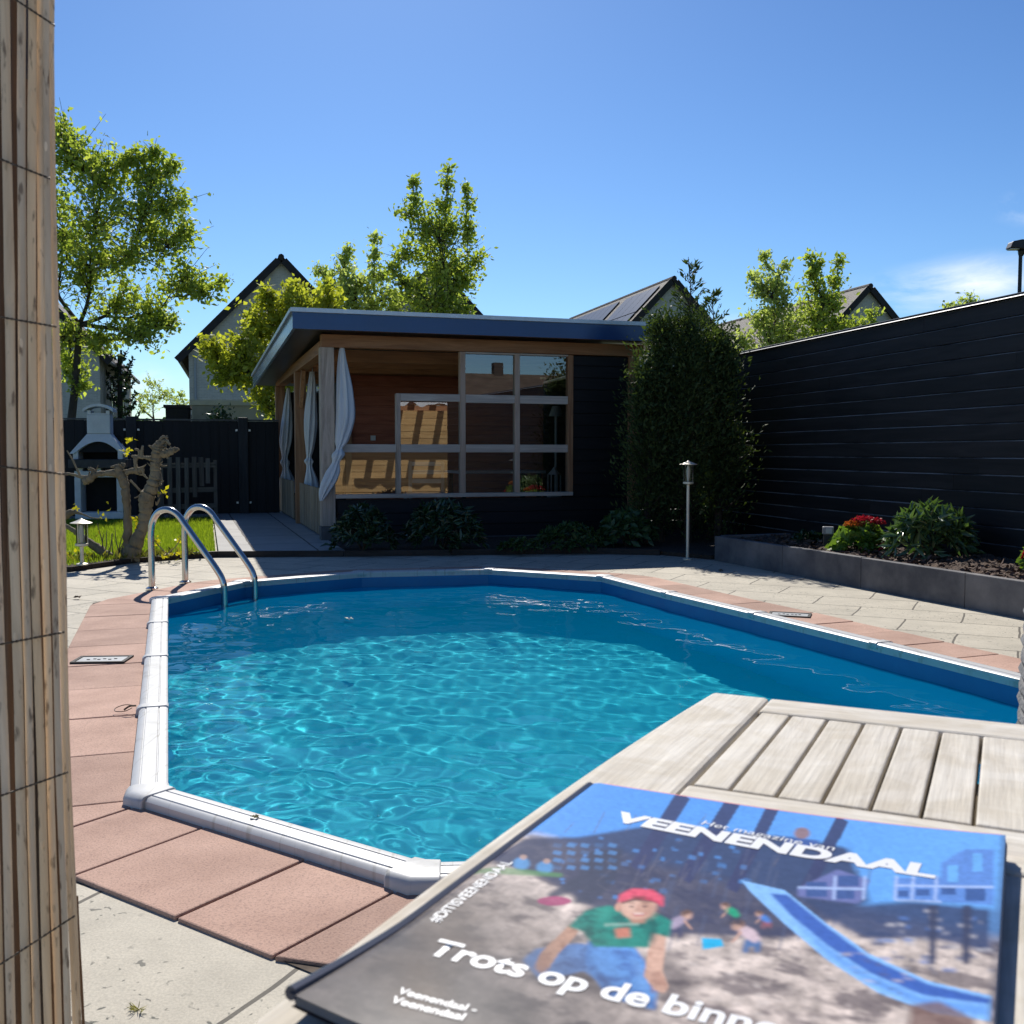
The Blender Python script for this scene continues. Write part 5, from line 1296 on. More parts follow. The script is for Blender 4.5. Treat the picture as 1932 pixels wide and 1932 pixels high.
def house(label, apex, hw, eave, length, extra=None, oh=0.22, group='gabled houses behind the garden', base=None):
    """apex: world point of the front gable's ridge; local x along the gable, y back along the ridge"""
    o = Vector((apex.x, apex.y, 0)); zr = apex.z
    t = thing('gabled_house', label, 'house', o, HANG, group)
    w = MB()
    w.add([(-hw, 0, 0), (hw, 0, 0), (hw, 0, eave), (0, 0, zr - .12), (-hw, 0, eave), (-hw, length, 0), (hw, length, 0), (hw, length, eave), (0, length, zr - .12), (-hw, length, eave)],
          [(0, 1, 2, 3, 4), (9, 8, 7, 6, 5), (0, 4, 9, 5), (1, 6, 7, 2)])
    w.build('wall', M_HBRICK, t)
    sl = (zr - eave) / hw
    for s in (-1, 1):
        e = hw + 0.35; ze = zr - sl * e
        r_ = MB(); nrm = Vector((s * sl, 0, 1)).normalized()
        r_.slab([(0, -oh, zr - .1), (s * e, -oh, ze - .1), (s * e, length + oh, ze - .1), (0, length + oh, zr - .1)], nrm, 0.16)
        rf_ = r_.build('roof', M_TILE, t)
        v = MB().slab([(0, -oh - .05, zr - .22), (s * e, -oh - .05, ze - .22), (s * e, -oh - .002, ze - .22), (0, -oh - .002, zr - .22)], nrm, 0.30); v.build('verge', M_VERGE, rf_)
        MB().tube([(s * (e + .04), -oh, ze - .06), (s * (e + .04), length + oh, ze - .06)], 0.08, 8).build('gutter', mat('pale_gutter', (0.45, 0.46, 0.47), 0.5, 0.05, 5), rf_)
    MB().tube([(0, -oh - .06, zr + .03), (0, length + oh, zr + .03)], 0.13, 8).build('ridge', M_TILE, t)
    m_ = MB()
    m_.tube([(-hw + .25, -0.06, 0), (-hw + .25, -0.06, eave - .2)], 0.05, 8); m_.build('downpipe', mat('pale_gutter', (0.45, 0.46, 0.47), 0.5, 0.05, 5), t)
    if extra: extra(t, hw, eave, zr, length, sl)
    return t
def wall_window(t, x, z, w, h, wall='front', hw=4.0):
    f = MB(); g_ = MB()
    def bx(mb, a, c, zz0, zz1, y0, y1):
        if wall == 'front': mb.span(a, c, y0, y1, zz0, zz1)
        else: mb.span(hw - y1, hw - y0, a, c, zz0, zz1)
    bx(f, x - w / 2, x + w / 2, z - h / 2, z - h / 2 + .08, -.05, .02); bx(f, x - w / 2, x + w / 2, z + h / 2 - .08, z + h / 2, -.05, .02)
    bx(f, x - w / 2, x - w / 2 + .08, z - h / 2 + .08, z + h / 2 - .08, -.05, .02); bx(f, x + w / 2 - .08, x + w / 2, z - h / 2 + .08, z + h / 2 - .08, -.05, .02)
    fo = f.build('window', M_WFRAME, t); bx(g_, x - w / 2 + .08, x + w / 2 - .08, z - h / 2 + .08, z + h / 2 - .08, -.02, .015); g_.build('pane', M_HGLASS, fo)
def exA(t, hw, eave, zr, L, sl):
    wall_window(t, 4.2, 3.6, 0.9, 1.6, 'side', hw); wall_window(t, 9.0, 3.6, 1.0, 1.6, 'side', hw); MB().span(hw + .001, hw + .03, 1.0, 1.6, 0, eave - .1).build('pilaster', mat('pale_pilaster', (0.42, 0.4, 0.35), 0.8, 0.08, 5), t)
house('dim gabled brick house at far left behind the big tree', Vector((-21.2, 42.8, 9.25)), 3.85, 5.3, 13.5, exA)
def exB(t, hw, eave, zr, L, sl):
    MB().span(-hw - .02, hw + .02, -.04, -.002, 2.45, 2.6).build('string_course', mat('grey_band', (0.2, 0.19, 0.17), 0.8, 0.08, 4), t)
    MB().span(-0.9, -0.86, -.03, -.002, 2.7, 6.5).build('wall_joint', mat('grey_band', (0.2, 0.19, 0.17), 0.8, 0.08, 4), t)
house('tall grey gabled house rising left of the garden house roof', P(530, 488, 44), 3.8, 5.3, 14.0, exB)
house('gabled house mostly hidden behind the tallest tree', P(818, 503, 46), 3.8, 5.3, 14.0)
def exD(t, hw, eave, zr, L, sl):
    nrm = Vector((-sl, 0, 1)).normalized()
    def sp(x, y): return Vector((x, y, zr - sl * abs(x) + 0.085)) + nrm * 0.06
    for (y0, ny) in ((0.5, 4), (5.8, 7)):
        for i in range(ny):
            for j in range(2):
                xa, xc = -0.35 - 1.25 * j, -0.35 - 1.25 * j - 1.2; ya, yc = y0 + 1.08 * i, y0 + 1.08 * i + 1.05
                MB().slab([sp(xa, ya), sp(xc, ya), sp(xc, yc), sp(xa, yc)], nrm, 0.04).build('solar_panel', M_SOLAR, t)
    MB().span(-0.35, 0.35, -0.03, -0.002, zr - 3.0, zr - 1.75).build('recess', mat('brown_recess', (0.12, 0.085, 0.06), 0.8, 0.1, 6), t)
    MB().span(-0.2, 0.2, -0.05, -0.032, zr - 3.0, zr - 2.0).build('attic_window', M_HGLASS, t)
    f = MB(); pts = [Vector((0.9 + 0.75 * math.cos(a), -0.03, zr - 3.6 + 0.75 * math.sin(a))) for a in np.linspace(0, math.pi, 14)]
    f.add([tuple(p) for p in pts], [tuple(range(14))]); f.build('arched_window', M_HGLASS, t)
    MB().tube(pts, 0.05, 6).build('arch_trim', M_WFRAME, t)
house('gabled house with solar panels on its left roof slope, behind the conifers', P(1268, 528, 49), 3.8, 5.2, 15.0, exD)
house('smallest gabled house at the right, peeping above the black fence', P(1637, 542, 51), 3.9, 5.2, 26.0)

# garage and low walls just over the back fence
g0 = P(362, 765, 24.0)
ga = thing('garage', 'low flat pale garage behind the black back fence', 'garage', (g0.x, 24.0, 0), HANG)
MB().span(0, 6.0, 0, 5.0, 0, 2.12).build('wall', mat('pale_grey_render', (0.40, 0.39, 0.36), 0.85, 0.1, 2), ga)
MB().span(-0.05, 6.05, -0.05, 5.05, 2.121, 2.24).build('roof_edge', mat('light_roof_edge', (0.5, 0.5, 0.49), 0.6, 0.05, 4), ga)
MB().span(0.02, 0.62, -0.03, -0.002, 0.0, 2.1).build('door', mat('grey_garage_door', (0.25, 0.25, 0.25), 0.6, 0.1, 4), ga)
g1 = P(312, 765, 26.0)
sh = thing('black_shed', 'small black flat shed left of the pale garage', 'shed', (g1.x, 26.0, 0), HANG)
MB().span(0, 0.55, 0, 1.5, 0, 2.15).build('wall', M_BLACK, sh); MB().span(-.05, .6, -.05, 1.55, 2.151, 2.22).build('roof', M_VERGE, sh)
q = P(415, 790, 20.0)
hb_ = MB(); 
tag(leaves('clipped_bush', [Vector((q.x + rng.normal() * .11, 20.0 + rng.normal() * .1, 1.62 + rng.normal() * .13)) for _ in range(500)], M_RHODO, None, 0.09, 0.4), 'small dark bush top showing over the back fence', 'bush')
# hedge line far away closes the view between the houses
hp = []
for i in range(2600):
    hp.append(Vector((rng.uniform(-36, -8), 70 + rng.uniform(-1, 1), rng.uniform(0, 1) ** .7 * 3.2)))
tag(leaves('far_hedge', hp, M_LOWG, None, 0.6, 0.6), 'far green hedge seen between the two left houses', 'hedge', kind='stuff')

# street lamp
YL = 24.0
s0 = P(1915, HORIZON, YL); zt = P(1912, 466, YL).z; mpx = YL / F_PX
sl_ = thing('street_lamp', 'black street lamp on a slim pole above the right fence', 'street lamp', (s0.x, YL, 0), 0)
M_SL = mat('black_lamp_paint', (0.012, 0.012, 0.014), 0.45, 0.1, 4)
MB().tube([(0, 0, 0), (0, 0, zt - 0.06)], [0.055, 0.04], 12).build('pole', M_SL, sl_, smooth=True)
hd = MB(); prof = [(-24, -3), (-19, 9), (-2, 12.5), (9, 11), (13, 5), (13, -3), (2, -6), (-3, -5)]
hd.add([(x * mpx, -0.14, y * mpx) for x, y in prof] + [(x * mpx, 0.14, y * mpx) for x, y in prof], [tuple(range(8)), tuple(range(15, 7, -1))] + [(i, (i + 1) % 8, 8 + (i + 1) % 8, 8 + i) for i in range(8)])
ho = hd.build('lamp_head', M_SL, sl_, bevel=0.02, loc=(0, 0, zt))
MB().span(-22 * mpx, -6 * mpx, -0.11, 0.11, -5.2 * mpx, -4.2 * mpx).build('diffuser', mat('milky_diffuser', (0.6, 0.6, 0.58), 0.3, 0.03, 4), sl_, loc=(0, 0, zt))
MB().tube([(0, 0, -0.20), (0.03, 0, -0.11), (0.02, 0, -0.04)], [0.05, 0.09, 0.06], 10).build('bracket', M_SL, sl_, loc=(0, 0, zt))

# ================================================================== WHAT THE WINDOWS REFLECT (behind the photographer)
M_YELLOW = wood('sunlit_pine_cladding', (0.40, 0.24, 0.09), (0.62, 0.42, 0.19), 'x', 2.0, ring=4)
MREAR = 2.3
def rear(k, m, z=0.0): return Vector((m * math.sin(E_ANG) + k * math.cos(E_ANG), -m * math.cos(E_ANG) + k * math.sin(E_ANG), z))
wo = thing('pine_wall', 'pine clad garden wall behind the photographer, mirrored in the windows', 'wall', rear(0, MREAR), E_ANG)
mm = MB(); z = 0.05
while z < 2.0: mm.span(2.2, 6.4, -0.03, 0.0, z, z + 0.155); z += 0.165
mm.span(2.2, 6.4, -0.08, -0.031, 0.0, 2.06); mm.build('cladding', M_YELLOW, wo, bevel=0.003)
pg_ = thing('pergola', 'timber pergola with canvas over the pine wall behind the photographer', 'pergola', rear(0, MREAR), E_ANG)
for x in np.arange(2.35, 6.4, 0.52): MB().span(x, x + 0.14, 0.02, 2.1, 2.12, 2.26).build('rafter', M_ORANGE, pg_)
MB().span(2.2, 6.5, 1.2, 1.3, 2.0, 2.118).build('purlin', M_ORANGE, pg_)
for x in (2.3, 6.4): MB().span(x - .06, x + .06, 1.95, 2.07, 0, 2.118).build('post', M_ORANGEV, pg_)
cv = MB(); nseg = 40; vs = []
for i in range(nseg + 1):
    x = 4.2 + 2.6 * i / nseg; sag = 0.10 * abs(math.sin(i * 0.33)) + 0.03 * math.sin(i * 1.1)
    vs += [(x, 2.13, 2.30), (x, 2.16, 2.16 - sag)]
cv.add(vs, [(2 * i, 2 * i + 1, 2 * i + 3, 2 * i + 2) for i in range(nseg)])
cv.build('canopy', M_CLOTH, pg_)
def rear_house(label, k0, k1, m, eave, zr, dorm):
    t = thing('terraced_house', label, 'house', rear(0, m), E_ANG, 'houses behind the photographer')
    MB().span(k0, k1, -8, 0, 0, eave).build('wall', M_HBRICK, t)
    r_ = MB(); r_.slab([(k0 - .3, 0.4, eave - .2), (k1 + .3, 0.4, eave - .2), (k1 + .3, -4, zr), (k0 - .3, -4, zr)], (0, 1, 1), 0.15)
    r_.slab([(k0 - .3, -8.4, eave - .2), (k1 + .3, -8.4, eave - .2), (k1 + .3, -4, zr), (k0 - .3, -4, zr)], (0, -1, 1), 0.15)
    r_.build('roof', mat('brown_roof_tile', (0.10, 0.075, 0.055), 0.7, 0.2, 2), t)
    MB().span(k0 + 2.0, k0 + 2.6, -4.3, -3.7, zr - .3, zr + .8).build('chimney', M_VERGE, t)
    for x in dorm:
        d_ = MB().span(x, x + 1.9, -3.0, -0.4, eave + .35, eave + 1.75).build('dormer', M_WFRAME, t)
        MB().span(x + .2, x + 1.7, -.39, -.36, eave + .5, eave + 1.5).build('pane', M_HGLASS, d_)
rear_house('brown roofed terraced house behind the photographer, left one', 16.5, 23.3, 36, 2.8, 5.9, [])
rear_house('terraced house with white dormers behind the photographer, right one', 24.0, 33, 38, 2.3, 5.5, [24.8, 27.6])

# ================================================================== BAMBOO SCREEN
M_REED = [None] * 3
def reedmat(name, c_dark, c_light):
    m = wood(name, c_dark, c_light, 'z', 14.0, rough=0.55, bump=0.35, ring=3.0, spec=0.35)
    n, l = m.node_tree.nodes, m.node_tree.links; bs = n['Principled BSDF']
    src = bs.inputs['Base Color'].links[0].from_socket
    t = [x for x in n if x.type == 'TEX_COORD'][0]
    mp2 = n.new('ShaderNodeMapping'); mp2.inputs['Scale'].default_value = (160, 160, 42); l.new(t.outputs['Object'], mp2.inputs['Vector'])
    nz = n.new('ShaderNodeTexNoise'); nz.inputs['Scale'].default_value = 1.0; nz.inputs['Detail'].default_value = 4; l.new(mp2.outputs['Vector'], nz.inputs['Vector'])
    rp = n.new('ShaderNodeValToRGB'); rp.color_ramp.elements[0].position = 0.60; rp.color_ramp.elements[1].position = 0.70
    l.new(nz.outputs['Fac'], rp.inputs['Fac'])
    mx = n.new('ShaderNodeMixRGB'); mx.inputs['Color2'].default_value = (0.10, 0.065, 0.045, 1)
    f = n.new('ShaderNodeMath'); f.operation = 'MULTIPLY'; f.inputs[1].default_value = 0.75
    l.new(rp.outputs['Color'], f.inputs[0]); l.new(f.outputs[0], mx.inputs['Fac']); l.new(src, mx.inputs['Color1']); l.new(mx.outputs['Color'], bs.inputs['Base Color'])
    return m
RM = [reedmat('weathered_reed', (0.56, 0.43, 0.30), (0.88, 0.74, 0.56)), reedmat('greyer_reed', (0.52, 0.42, 0.32), (0.82, 0.71, 0.57)), reedmat('tan_reed', (0.56, 0.40, 0.25), (0.86, 0.67, 0.46))]
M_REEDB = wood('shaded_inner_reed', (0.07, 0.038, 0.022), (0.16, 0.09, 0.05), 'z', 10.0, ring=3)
YB = 0.90
scr = thing('bamboo_screen', 'rolled split bamboo reed screen standing close at the left', 'bamboo screen', (P(60, HORIZON, YB).x, YB + .03, 0))
def reed(keys, halfw, m, depth=0.0, name='reed', nodes_=True, seed=0, flat=0.45):
    """keys: (image y, centre x) pairs"""
    g = random.Random(seed); ys = np.linspace(keys[0][0], keys[-1][0], 46)
    xs_ = np.interp(ys, [k[0] for k in keys], [k[1] for k in keys]); ph = g.uniform(0, 6)
    # smooth the polyline a little
    xs_ = np.convolve(np.pad(xs_, 4, 'edge'), np.ones(9) / 9, 'valid')
    hw = np.interp(ys, [k[0] for k in halfw], [k[1] for k in halfw]) if hasattr(halfw, '__len__') else np.full(len(ys), halfw)
    mb = MB(); seg = 12; vs = []
    nd = [g.uniform(0, 520)]
    while nd[-1] < 3600: nd.append(nd[-1] + g.uniform(430, 760))
    for x, y, w in zip(xs_, ys, hw):
        w_ = 0.93 * w * (1 + 0.03 * math.sin(y * 0.013 + ph)); yy = y
        for q in nd:
            if abs((y + 900) - q) < 34: w_ *= 1.08
        p = P(x + 0.8 * math.sin(y * 0.009 + ph * 2), yy, YB + depth)
        r_ = w_ / F_PX * YB
        for s in range(seg):
            t = 2 * math.pi * s / seg
            vs.append((p.x + r_ * math.cos(t), p.y + r_ * flat * math.sin(t) * (1.0 if math.sin(t) < 0 else 0.5), p.z))
    n_ = len(ys)
    mb.add(vs, [(i * seg + s, i * seg + (s + 1) % seg, (i + 1) * seg + (s + 1) % seg, (i + 1) * seg + s) for i in range(n_ - 1) for s in range(seg)] + [tuple(range(seg))[::-1], tuple((n_ - 1) * seg + s for s in range(seg))])
    if nodes_:
        for q in nd:                                         # a raised ring at each node
            y = q - 900
            if ys[0] < y < ys[-1]:
                p = P(np.interp(y, ys, xs_), y, YB + depth); r_ = np.interp(y, ys, hw) / F_PX * YB
                mb.tube([p + Vector((0, 0, -.004)), p, p + Vector((0, 0, .004))], [r_ * .5, r_ * 0.62, r_ * .5], 8)
    o = mb.build(name, m, None, smooth=True, angle=60); local(o, scr); return o
YT0, YB0 = -900, 2900
REEDS = [
    ([(YT0, -20), (0, 11), (600, 17), (890, 23), (1200, 30), (1500, 41), (1800, 46), (1930, 50), (YB0, 70)], 10, 0, 0.0),
    ([(YT0, 36), (0, 41), (600, 41), (890, 42), (1200, 49), (1500, 60), (1800, 65), (1930, 69), (YB0, 90)], [(0, 8.5), (2000, 8.5)], 1, 0.004),
    ([(YT0, 61), (0, 61), (600, 60), (890, 60), (1200, 69), (1500, 80), (1800, 87), (1930, 91), (YB0, 118)], 8.8, 2, 0.0),
    ([(YT0, 77), (0, 77), (600, 76), (890, 80), (1200, 87), (1500, 97), (1800, 105), (1930, 110), (YB0, 138)], 7.8, 0, 0.006),
    ([(YT0, 90), (0, 88), (300, 86), (600, 90), (890, 97), (1200, 103), (1500, 114), (1800, 123), (1930, 128), (YB0, 155)], 6.8, 1, 0.004),
    ([(YT0, 100), (0, 98), (300, 93), (600, 103), (890, 112), (1200, 114), (1500, 125), (1800, 136), (1930, 143), (YB0, 172)], 6.2, 0, 0.014),
    ([(YT0, 99), (0, 98), (300, 96), (600, 106), (890, 123), (1200, 120), (1500, 130), (1800, 145), (1930, 152), (YB0, 186)], 4.6, 1, 0.03),
    ([(YT0, -70), (0, -60), (600, -20), (890, -12), (1200, 2), (1500, 10), (1800, 19), (1930, 23), (YB0, 40)], 9.5, 1, 0.002),
    ([(YT0, -90), (0, -80), (600, -45), (1200, -20), (1500, -12), (1800, -3), (1930, 2), (YB0, 20)], 9, 2, 0.004),
]
for i, (k, w, mi, dpt) in enumerate(REEDS): reed(k, w, RM[mi], dpt, seed=i + 3)
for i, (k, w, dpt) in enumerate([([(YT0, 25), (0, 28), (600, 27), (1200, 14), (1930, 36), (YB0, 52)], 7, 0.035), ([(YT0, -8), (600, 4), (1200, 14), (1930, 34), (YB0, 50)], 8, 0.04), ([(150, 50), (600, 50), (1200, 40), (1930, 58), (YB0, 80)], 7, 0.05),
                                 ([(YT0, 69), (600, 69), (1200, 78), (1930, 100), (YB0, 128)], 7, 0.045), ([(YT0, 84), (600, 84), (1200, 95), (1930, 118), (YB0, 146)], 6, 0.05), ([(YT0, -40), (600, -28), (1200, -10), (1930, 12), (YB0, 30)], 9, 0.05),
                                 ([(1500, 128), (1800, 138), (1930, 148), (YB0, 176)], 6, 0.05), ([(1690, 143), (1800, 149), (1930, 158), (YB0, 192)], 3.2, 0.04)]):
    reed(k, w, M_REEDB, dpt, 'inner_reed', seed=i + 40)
M_WIRE = mat('thin_dark_wire', (0.10, 0.085, 0.07), 0.5, 0.2, 40, metallic=0.5)
for L_, Rr_, xr in ((-20, 50, 106), (300, 338, 97), (598, 617, 109), (880, 896, 131), (1216, 1192, 124), (1502, 1456, 131), (1820, 1726, 144)):
    mb = MB()
    for tw in (0, 1):
        pts = []
        for x in np.linspace(-60, xr - 3, 60):
            y = L_ + (Rr_ - L_) * max(0, x) / xr + 1.2 * math.sin(x * 0.35 + 3.14 * tw)
            p = P(x, y, YB - 0.0065 + 0.0015 * math.cos(x * 0.35 + 3.14 * tw)); pts.append(p)
        mb.tube(pts, 0.0006, 5)
    local(mb.build('binding_wire', M_WIRE, None, smooth=True), scr)
# the post it is tied to, a dark bracket and screw behind it
mb = MB().lathe([(0.045, 0.0), (0.045, 2.3)], (P(-6, HORIZON, 1.02).x, 1.02, 0), 16)
local(mb.build('support_post', wood('dark_support_post', (0.02, 0.014, 0.01), (0.06, 0.04, 0.03), 'z', 3), None, smooth=True), scr)

# ================================================================== GARDEN TABLE
TH = 0.225; TZ = CAM_Z - TH                                   # table top height
C0 = G(1345, 1305, TZ)
e1 = Vector((0.900, -0.434, 0)).normalized(); e2 = Vector((-0.434, -0.900, 0)).normalized()
trz = math.atan2(e1.y, e1.x)
h_ = TH
tab = thing('garden_table', 'weathered pale teak garden table with slatted panels and bowed end', 'table', (C0.x, C0.y, 0), trz)
# local: x along e1, y = -t (towards the viewer is -y)
M_TEAK = wood('silvered_teak', (0.66, 0.60, 0.51), (0.84, 0.79, 0.70), 'y', 5.0, rough=0.75, ring=4.0, bump=0.45, dist=5, blotch=(0.80, 0.76, 0.68), fibre=0.12)
M_TEAKX = wood('silvered_teak_rail', (0.66, 0.60, 0.51), (0.84, 0.79, 0.70), 'x', 5.0, rough=0.75, ring=4.0, bump=0.45, dist=5, blotch=(0.82, 0.78, 0.70), fibre=0.12)
Wt, Lt, thk = 4.4, 7.0, 0.026
zt0, zt1 = TZ - thk, TZ
def bow(t): u = (t - Wt / 2) / (Wt / 2); return -0.095 * (1 - u * u)
sx = 0.24
ep = [(bow(t) * h_, -t * h_) for t in np.linspace(0, Wt, 40)] + [((sx - 0.003) * h_, -Wt * h_), ((sx - 0.003) * h_, 0)]
end_b = MB().prism(ep, zt0, zt1).build('end_board', M_TEAK, tab, bevel=0.004)
def rl(t0, t1, s0=sx, s1=Lt): MB().span(s0 * h_, s1 * h_, -t1 * h_, -t0 * h_, zt0 + 0.001, zt1 - 0.0005).build('rail', M_TEAKX, tab, bevel=0.003)
rl(0.0, 0.23); rl(1.212, 1.52); rl(2.62, 2.88); rl(3.92, 4.4)
ed = [0.25, 0.367, 0.503, 0.633, 0.765, 0.899, 1.032]; 
while ed[-1] < 1.6: ed.append(ed[-1] + (0.42 if len(ed) == 7 else 0.134))
while ed[-1] < Lt - 0.14: ed.append(ed[-1] + 0.134)
for (t0, t1) in ((0.240, 1.202), (1.53, 2.61), (2.89, 3.91)):
    for a, c in zip(ed[:-1], ed[1:]):
        if c > 4.2 and t0 > 1: pass
        MB().span((a + 0.0055) * h_, (c - 0.0055) * h_, -t1 * h_, -t0 * h_, zt0 + 0.001, zt1 - 0.0008 + random.uniform(-.0006, .0003)).build('slat', M_TEAK, tab, bevel=0.0014)
M_TEAKZ = wood('silvered_teak_leg', (0.36, 0.31, 0.245), (0.58, 0.52, 0.44), 'z', 3.0)
for s in (0.9, Lt - 0.5):
    for t in (0.5, 3.9): MB().box((s * h_, -t * h_, (TZ - thk - .06) / 2), (0.06, 0.06, TZ - thk - .061)).build('leg', M_TEAKZ, tab, bevel=0.005)
for t in (0.5, 3.9): MB().box((Lt / 2 * h_, -t * h_, TZ - thk - .03), ((Lt - .8) * h_, 0.03, 0.058)).build('apron', M_TEAKX, tab)
MB().box((0.9 * h_, -2.2 * h_, TZ - thk - .03), (0.03, 3.1 * h_, 0.058)).build('apron', M_TEAKX, tab)

# ================================================================== MAGAZINE
MW, ML = 1.11 * h_, 1.39 * h_
mo = C0 + e1 * (0.0) * h_ + e2 * 1.405 * h_
mag = thing('magazine', 'glossy town magazine with playground cover and curled corner lying on the table', 'magazine', (mo.x, mo.y, TZ), trz + R(-1.0))
def mag_z(u, v):
    """height of the cover over the table, u to the right, v towards the viewer (0..1)"""
    c = np.clip((u - 0.35) / 0.65, 0, 1)
    k = np.clip(1 - u / 0.25, 0, 1) * np.clip((v - 0.72) / 0.28, 0, 1)
    return 0.006 + 0.0062 * c ** 2.0 * (1 - 0.75 * v) - 0.002 * np.clip(1 - u / 0.03, 0, 1) ** 2 * (1 - k) + 0.006 * k ** 1.5
# --- the printed picture, painted procedurally into a fine grid of vertex colours
NU, NV = 480, 600
uu, vv = np.meshgrid(np.linspace(0, 1, NU), np.linspace(0, 1, NV))
def mag_uv(px, py):
    """photo pixel -> cover coordinates, by the homography of the cover's corners"""
    z = 0.006
    for _ in range(4):
        q = G(px, py, TZ + z) - mo; u = (q.x * mca + q.y * msa) / MW; v = -(-q.x * msa + q.y * mca) / ML
        z = float(mag_z(np.clip(u, 0, 1), np.clip(v, 0, 1)))
    return (u, v)
mca, msa = math.cos(trz + R(-1.0)), math.sin(trz + R(-1.0))
def vnoise(sx_, sy_, seed, octv=4):
    g = np.random.default_rng(seed); out = np.zeros_like(uu); amp = 1; tot = 0
    for o in range(octv):
        nx2, ny2 = max(2, int(sx_ * 2 ** o)) + 2, max(2, int(sy_ * 2 ** o)) + 2
        gr = g.random((ny2, nx2)); x = uu * (nx2 - 2); y = vv * (ny2 - 2); xi = x.astype(int); yi = y.astype(int); xf = x - xi; yf = y - yi
        xf = xf * xf * (3 - 2 * xf); yf = yf * yf * (3 - 2 * yf)
        out += amp * ((gr[yi, xi] * (1 - xf) + gr[yi, xi + 1] * xf) * (1 - yf) + (gr[yi + 1, xi] * (1 - xf) + gr[yi + 1, xi + 1] * xf) * yf); tot += amp; amp *= .55
    return out / tot
img = np.zeros((NV, NU, 3))
def mixc(mask, col, a=1.0):
    m3 = (mask * a)[..., None]; img[:] = img * (1 - m3) + np.array(col) * m3
def blur(m, r_):
    for ax in (0, 1):
        k = 2 * r_ + 1; p_ = np.pad(m, [(r_, r_) if i == ax else (0, 0) for i in range(2)], 'edge'); c_ = np.cumsum(p_, ax)
        z_ = np.zeros_like(np.take(c_, [0], ax)); c_ = np.concatenate([z_, c_], ax)
        m = (np.take(c_, range(k, k + m.shape[ax]), ax) - np.take(c_, range(0, m.shape[ax]), ax)) / k
    return m
def fill(pts, col, a=1.0, soft=1, uv=False):
    pg2 = np.array([p if uv else mag_uv(*p) for p in pts]); mixc(blur(inside(uu, vv, pg2).astype(float), soft), col, a)
def disc(px, py, rx, ry, col, a=1.0, soft=1):
    fill([(px + rx * math.cos(t), py + ry * math.sin(t)) for t in np.linspace(0, 6.28, 25)[:-1]], col, a, soft)
def Z6(zx, zy): return (1800 + zx / 1.621) * 0.64572, (2250 + zy / 1.621) * 0.64572
def Z5(zx, zy): return (800 + zx / 1.7564) * 0.64572, (2250 + zy / 1.7564) * 0.64572
# sky and sand
img[:] = (0.11, 0.33, 0.80)
nzb = vnoise(5, 5, 1)
mixc(np.ones_like(uu) * np.clip((uu - .3), 0, 1), (0.22, 0.50, 0.88), 0.6)
sand = np.clip((vv - 0.30 - 0.10 * (uu)) / 0.05, 0, 1)
sn = vnoise(28, 40, 2, 4); sn2 = vnoise(60, 24, 3, 3)
sandc = np.array([0.60, 0.51, 0.455])[None, None] * (0.45 + 1.0 * sn[..., None]) * (0.75 + 0.5 * sn2[..., None])
img[:] = img * (1 - sand[..., None]) + sandc * sand[..., None]
dk = np.clip((vnoise(16, 34, 4) - 0.5) * 6, 0, 1) * sand; mixc(dk, (0.13, 0.105, 0.11), 0.75)
# dark play tower across the upper left
fill([Z5(1290, 350), Z5(1560, 345), (1240, 1555), (1500, 1580), (1600, 1600), (1640, 1700), (1500, 1770), (1200, 1760), (1010, 1650), Z5(1080, 470)], (0.045, 0.05, 0.10), 0.92, 5)
for a, c, w in (((1290, 1500), (1200, 1640), 14), ((1385, 1510), (1290, 1660), 14), ((1460, 1520), (1380, 1680), 12), ((1590, 1545), (1520, 1680), 12)):
    d = Vector((c[0] - a[0], c[1] - a[1])).normalized(); q = Vector((-d.y, d.x)) * w
    fill([(a[0] + q.x, a[1] + q.y), (a[0] - q.x, a[1] - q.y), (c[0] - q.x, c[1] - q.y), (c[0] + q.x, c[1] + q.y)], (0.05, 0.055, 0.13), 0.95, 1)
gq = np.random.default_rng(8)
for _ in range(46):
    px, py = gq.uniform(1030, 1420), gq.uniform(1570, 1690); w, h2 = gq.uniform(5, 17), gq.uniform(3, 8)
    fill([(px, py), (px + w, py + w * .18), (px + w - 2, py + h2 + w * .18), (px - 2, py + h2)], (0.09, 0.26, 0.62), gq.uniform(.3, .85), 1)
for _ in range(26):
    px, py = gq.uniform(1250, 1640), gq.uniform(1590, 1740); fill([(px, py), (px + 8, py + 2), (px - 10, py + 60), (px - 16, py + 60)], (0.10, 0.12, 0.2), 0.35, 1)
# houses on the right
fill([Z6(1540, 440), Z6(1650, 375), Z6(1790, 375), Z6(1790, 640), Z6(1320, 610), Z6(1320, 510), Z6(1540, 510)], (0.12, 0.25, 0.62), 0.95, 2)
fill([Z6(860, 560), Z6(1050, 470), Z6(1200, 520), Z6(1150, 635), Z6(860, 600)], (0.16, 0.18, 0.40), 0.95, 2)
for (x0, y0, x1, y1) in ((1570, 450, 1620, 530), (1690, 395, 1735, 480), (1335, 570, 1385, 600), (1420, 565, 1485, 595), (1540, 555, 1610, 590), (1655, 560, 1750, 620), (900, 530, 1000, 600), (1050, 500, 1150, 550), (1040, 560, 1130, 610)):
    fill([Z6(x0, y0), Z6(x1, y0), Z6(x1, y1), Z6(x0, y1)], (0.05, 0.10, 0.28) if y0 > 480 else (0.16, 0.42, 0.80), 0.9, 1)
for (x0, x1, y) in ((1320, 1790, 540), (1320, 1540, 610), (860, 1180, 480 + 70)): fill([Z6(x0, y), Z6(x1, y + 8), Z6(x1, y + 20), Z6(x0, y + 12)], (0.42, 0.55, 0.85), 0.8, 1)
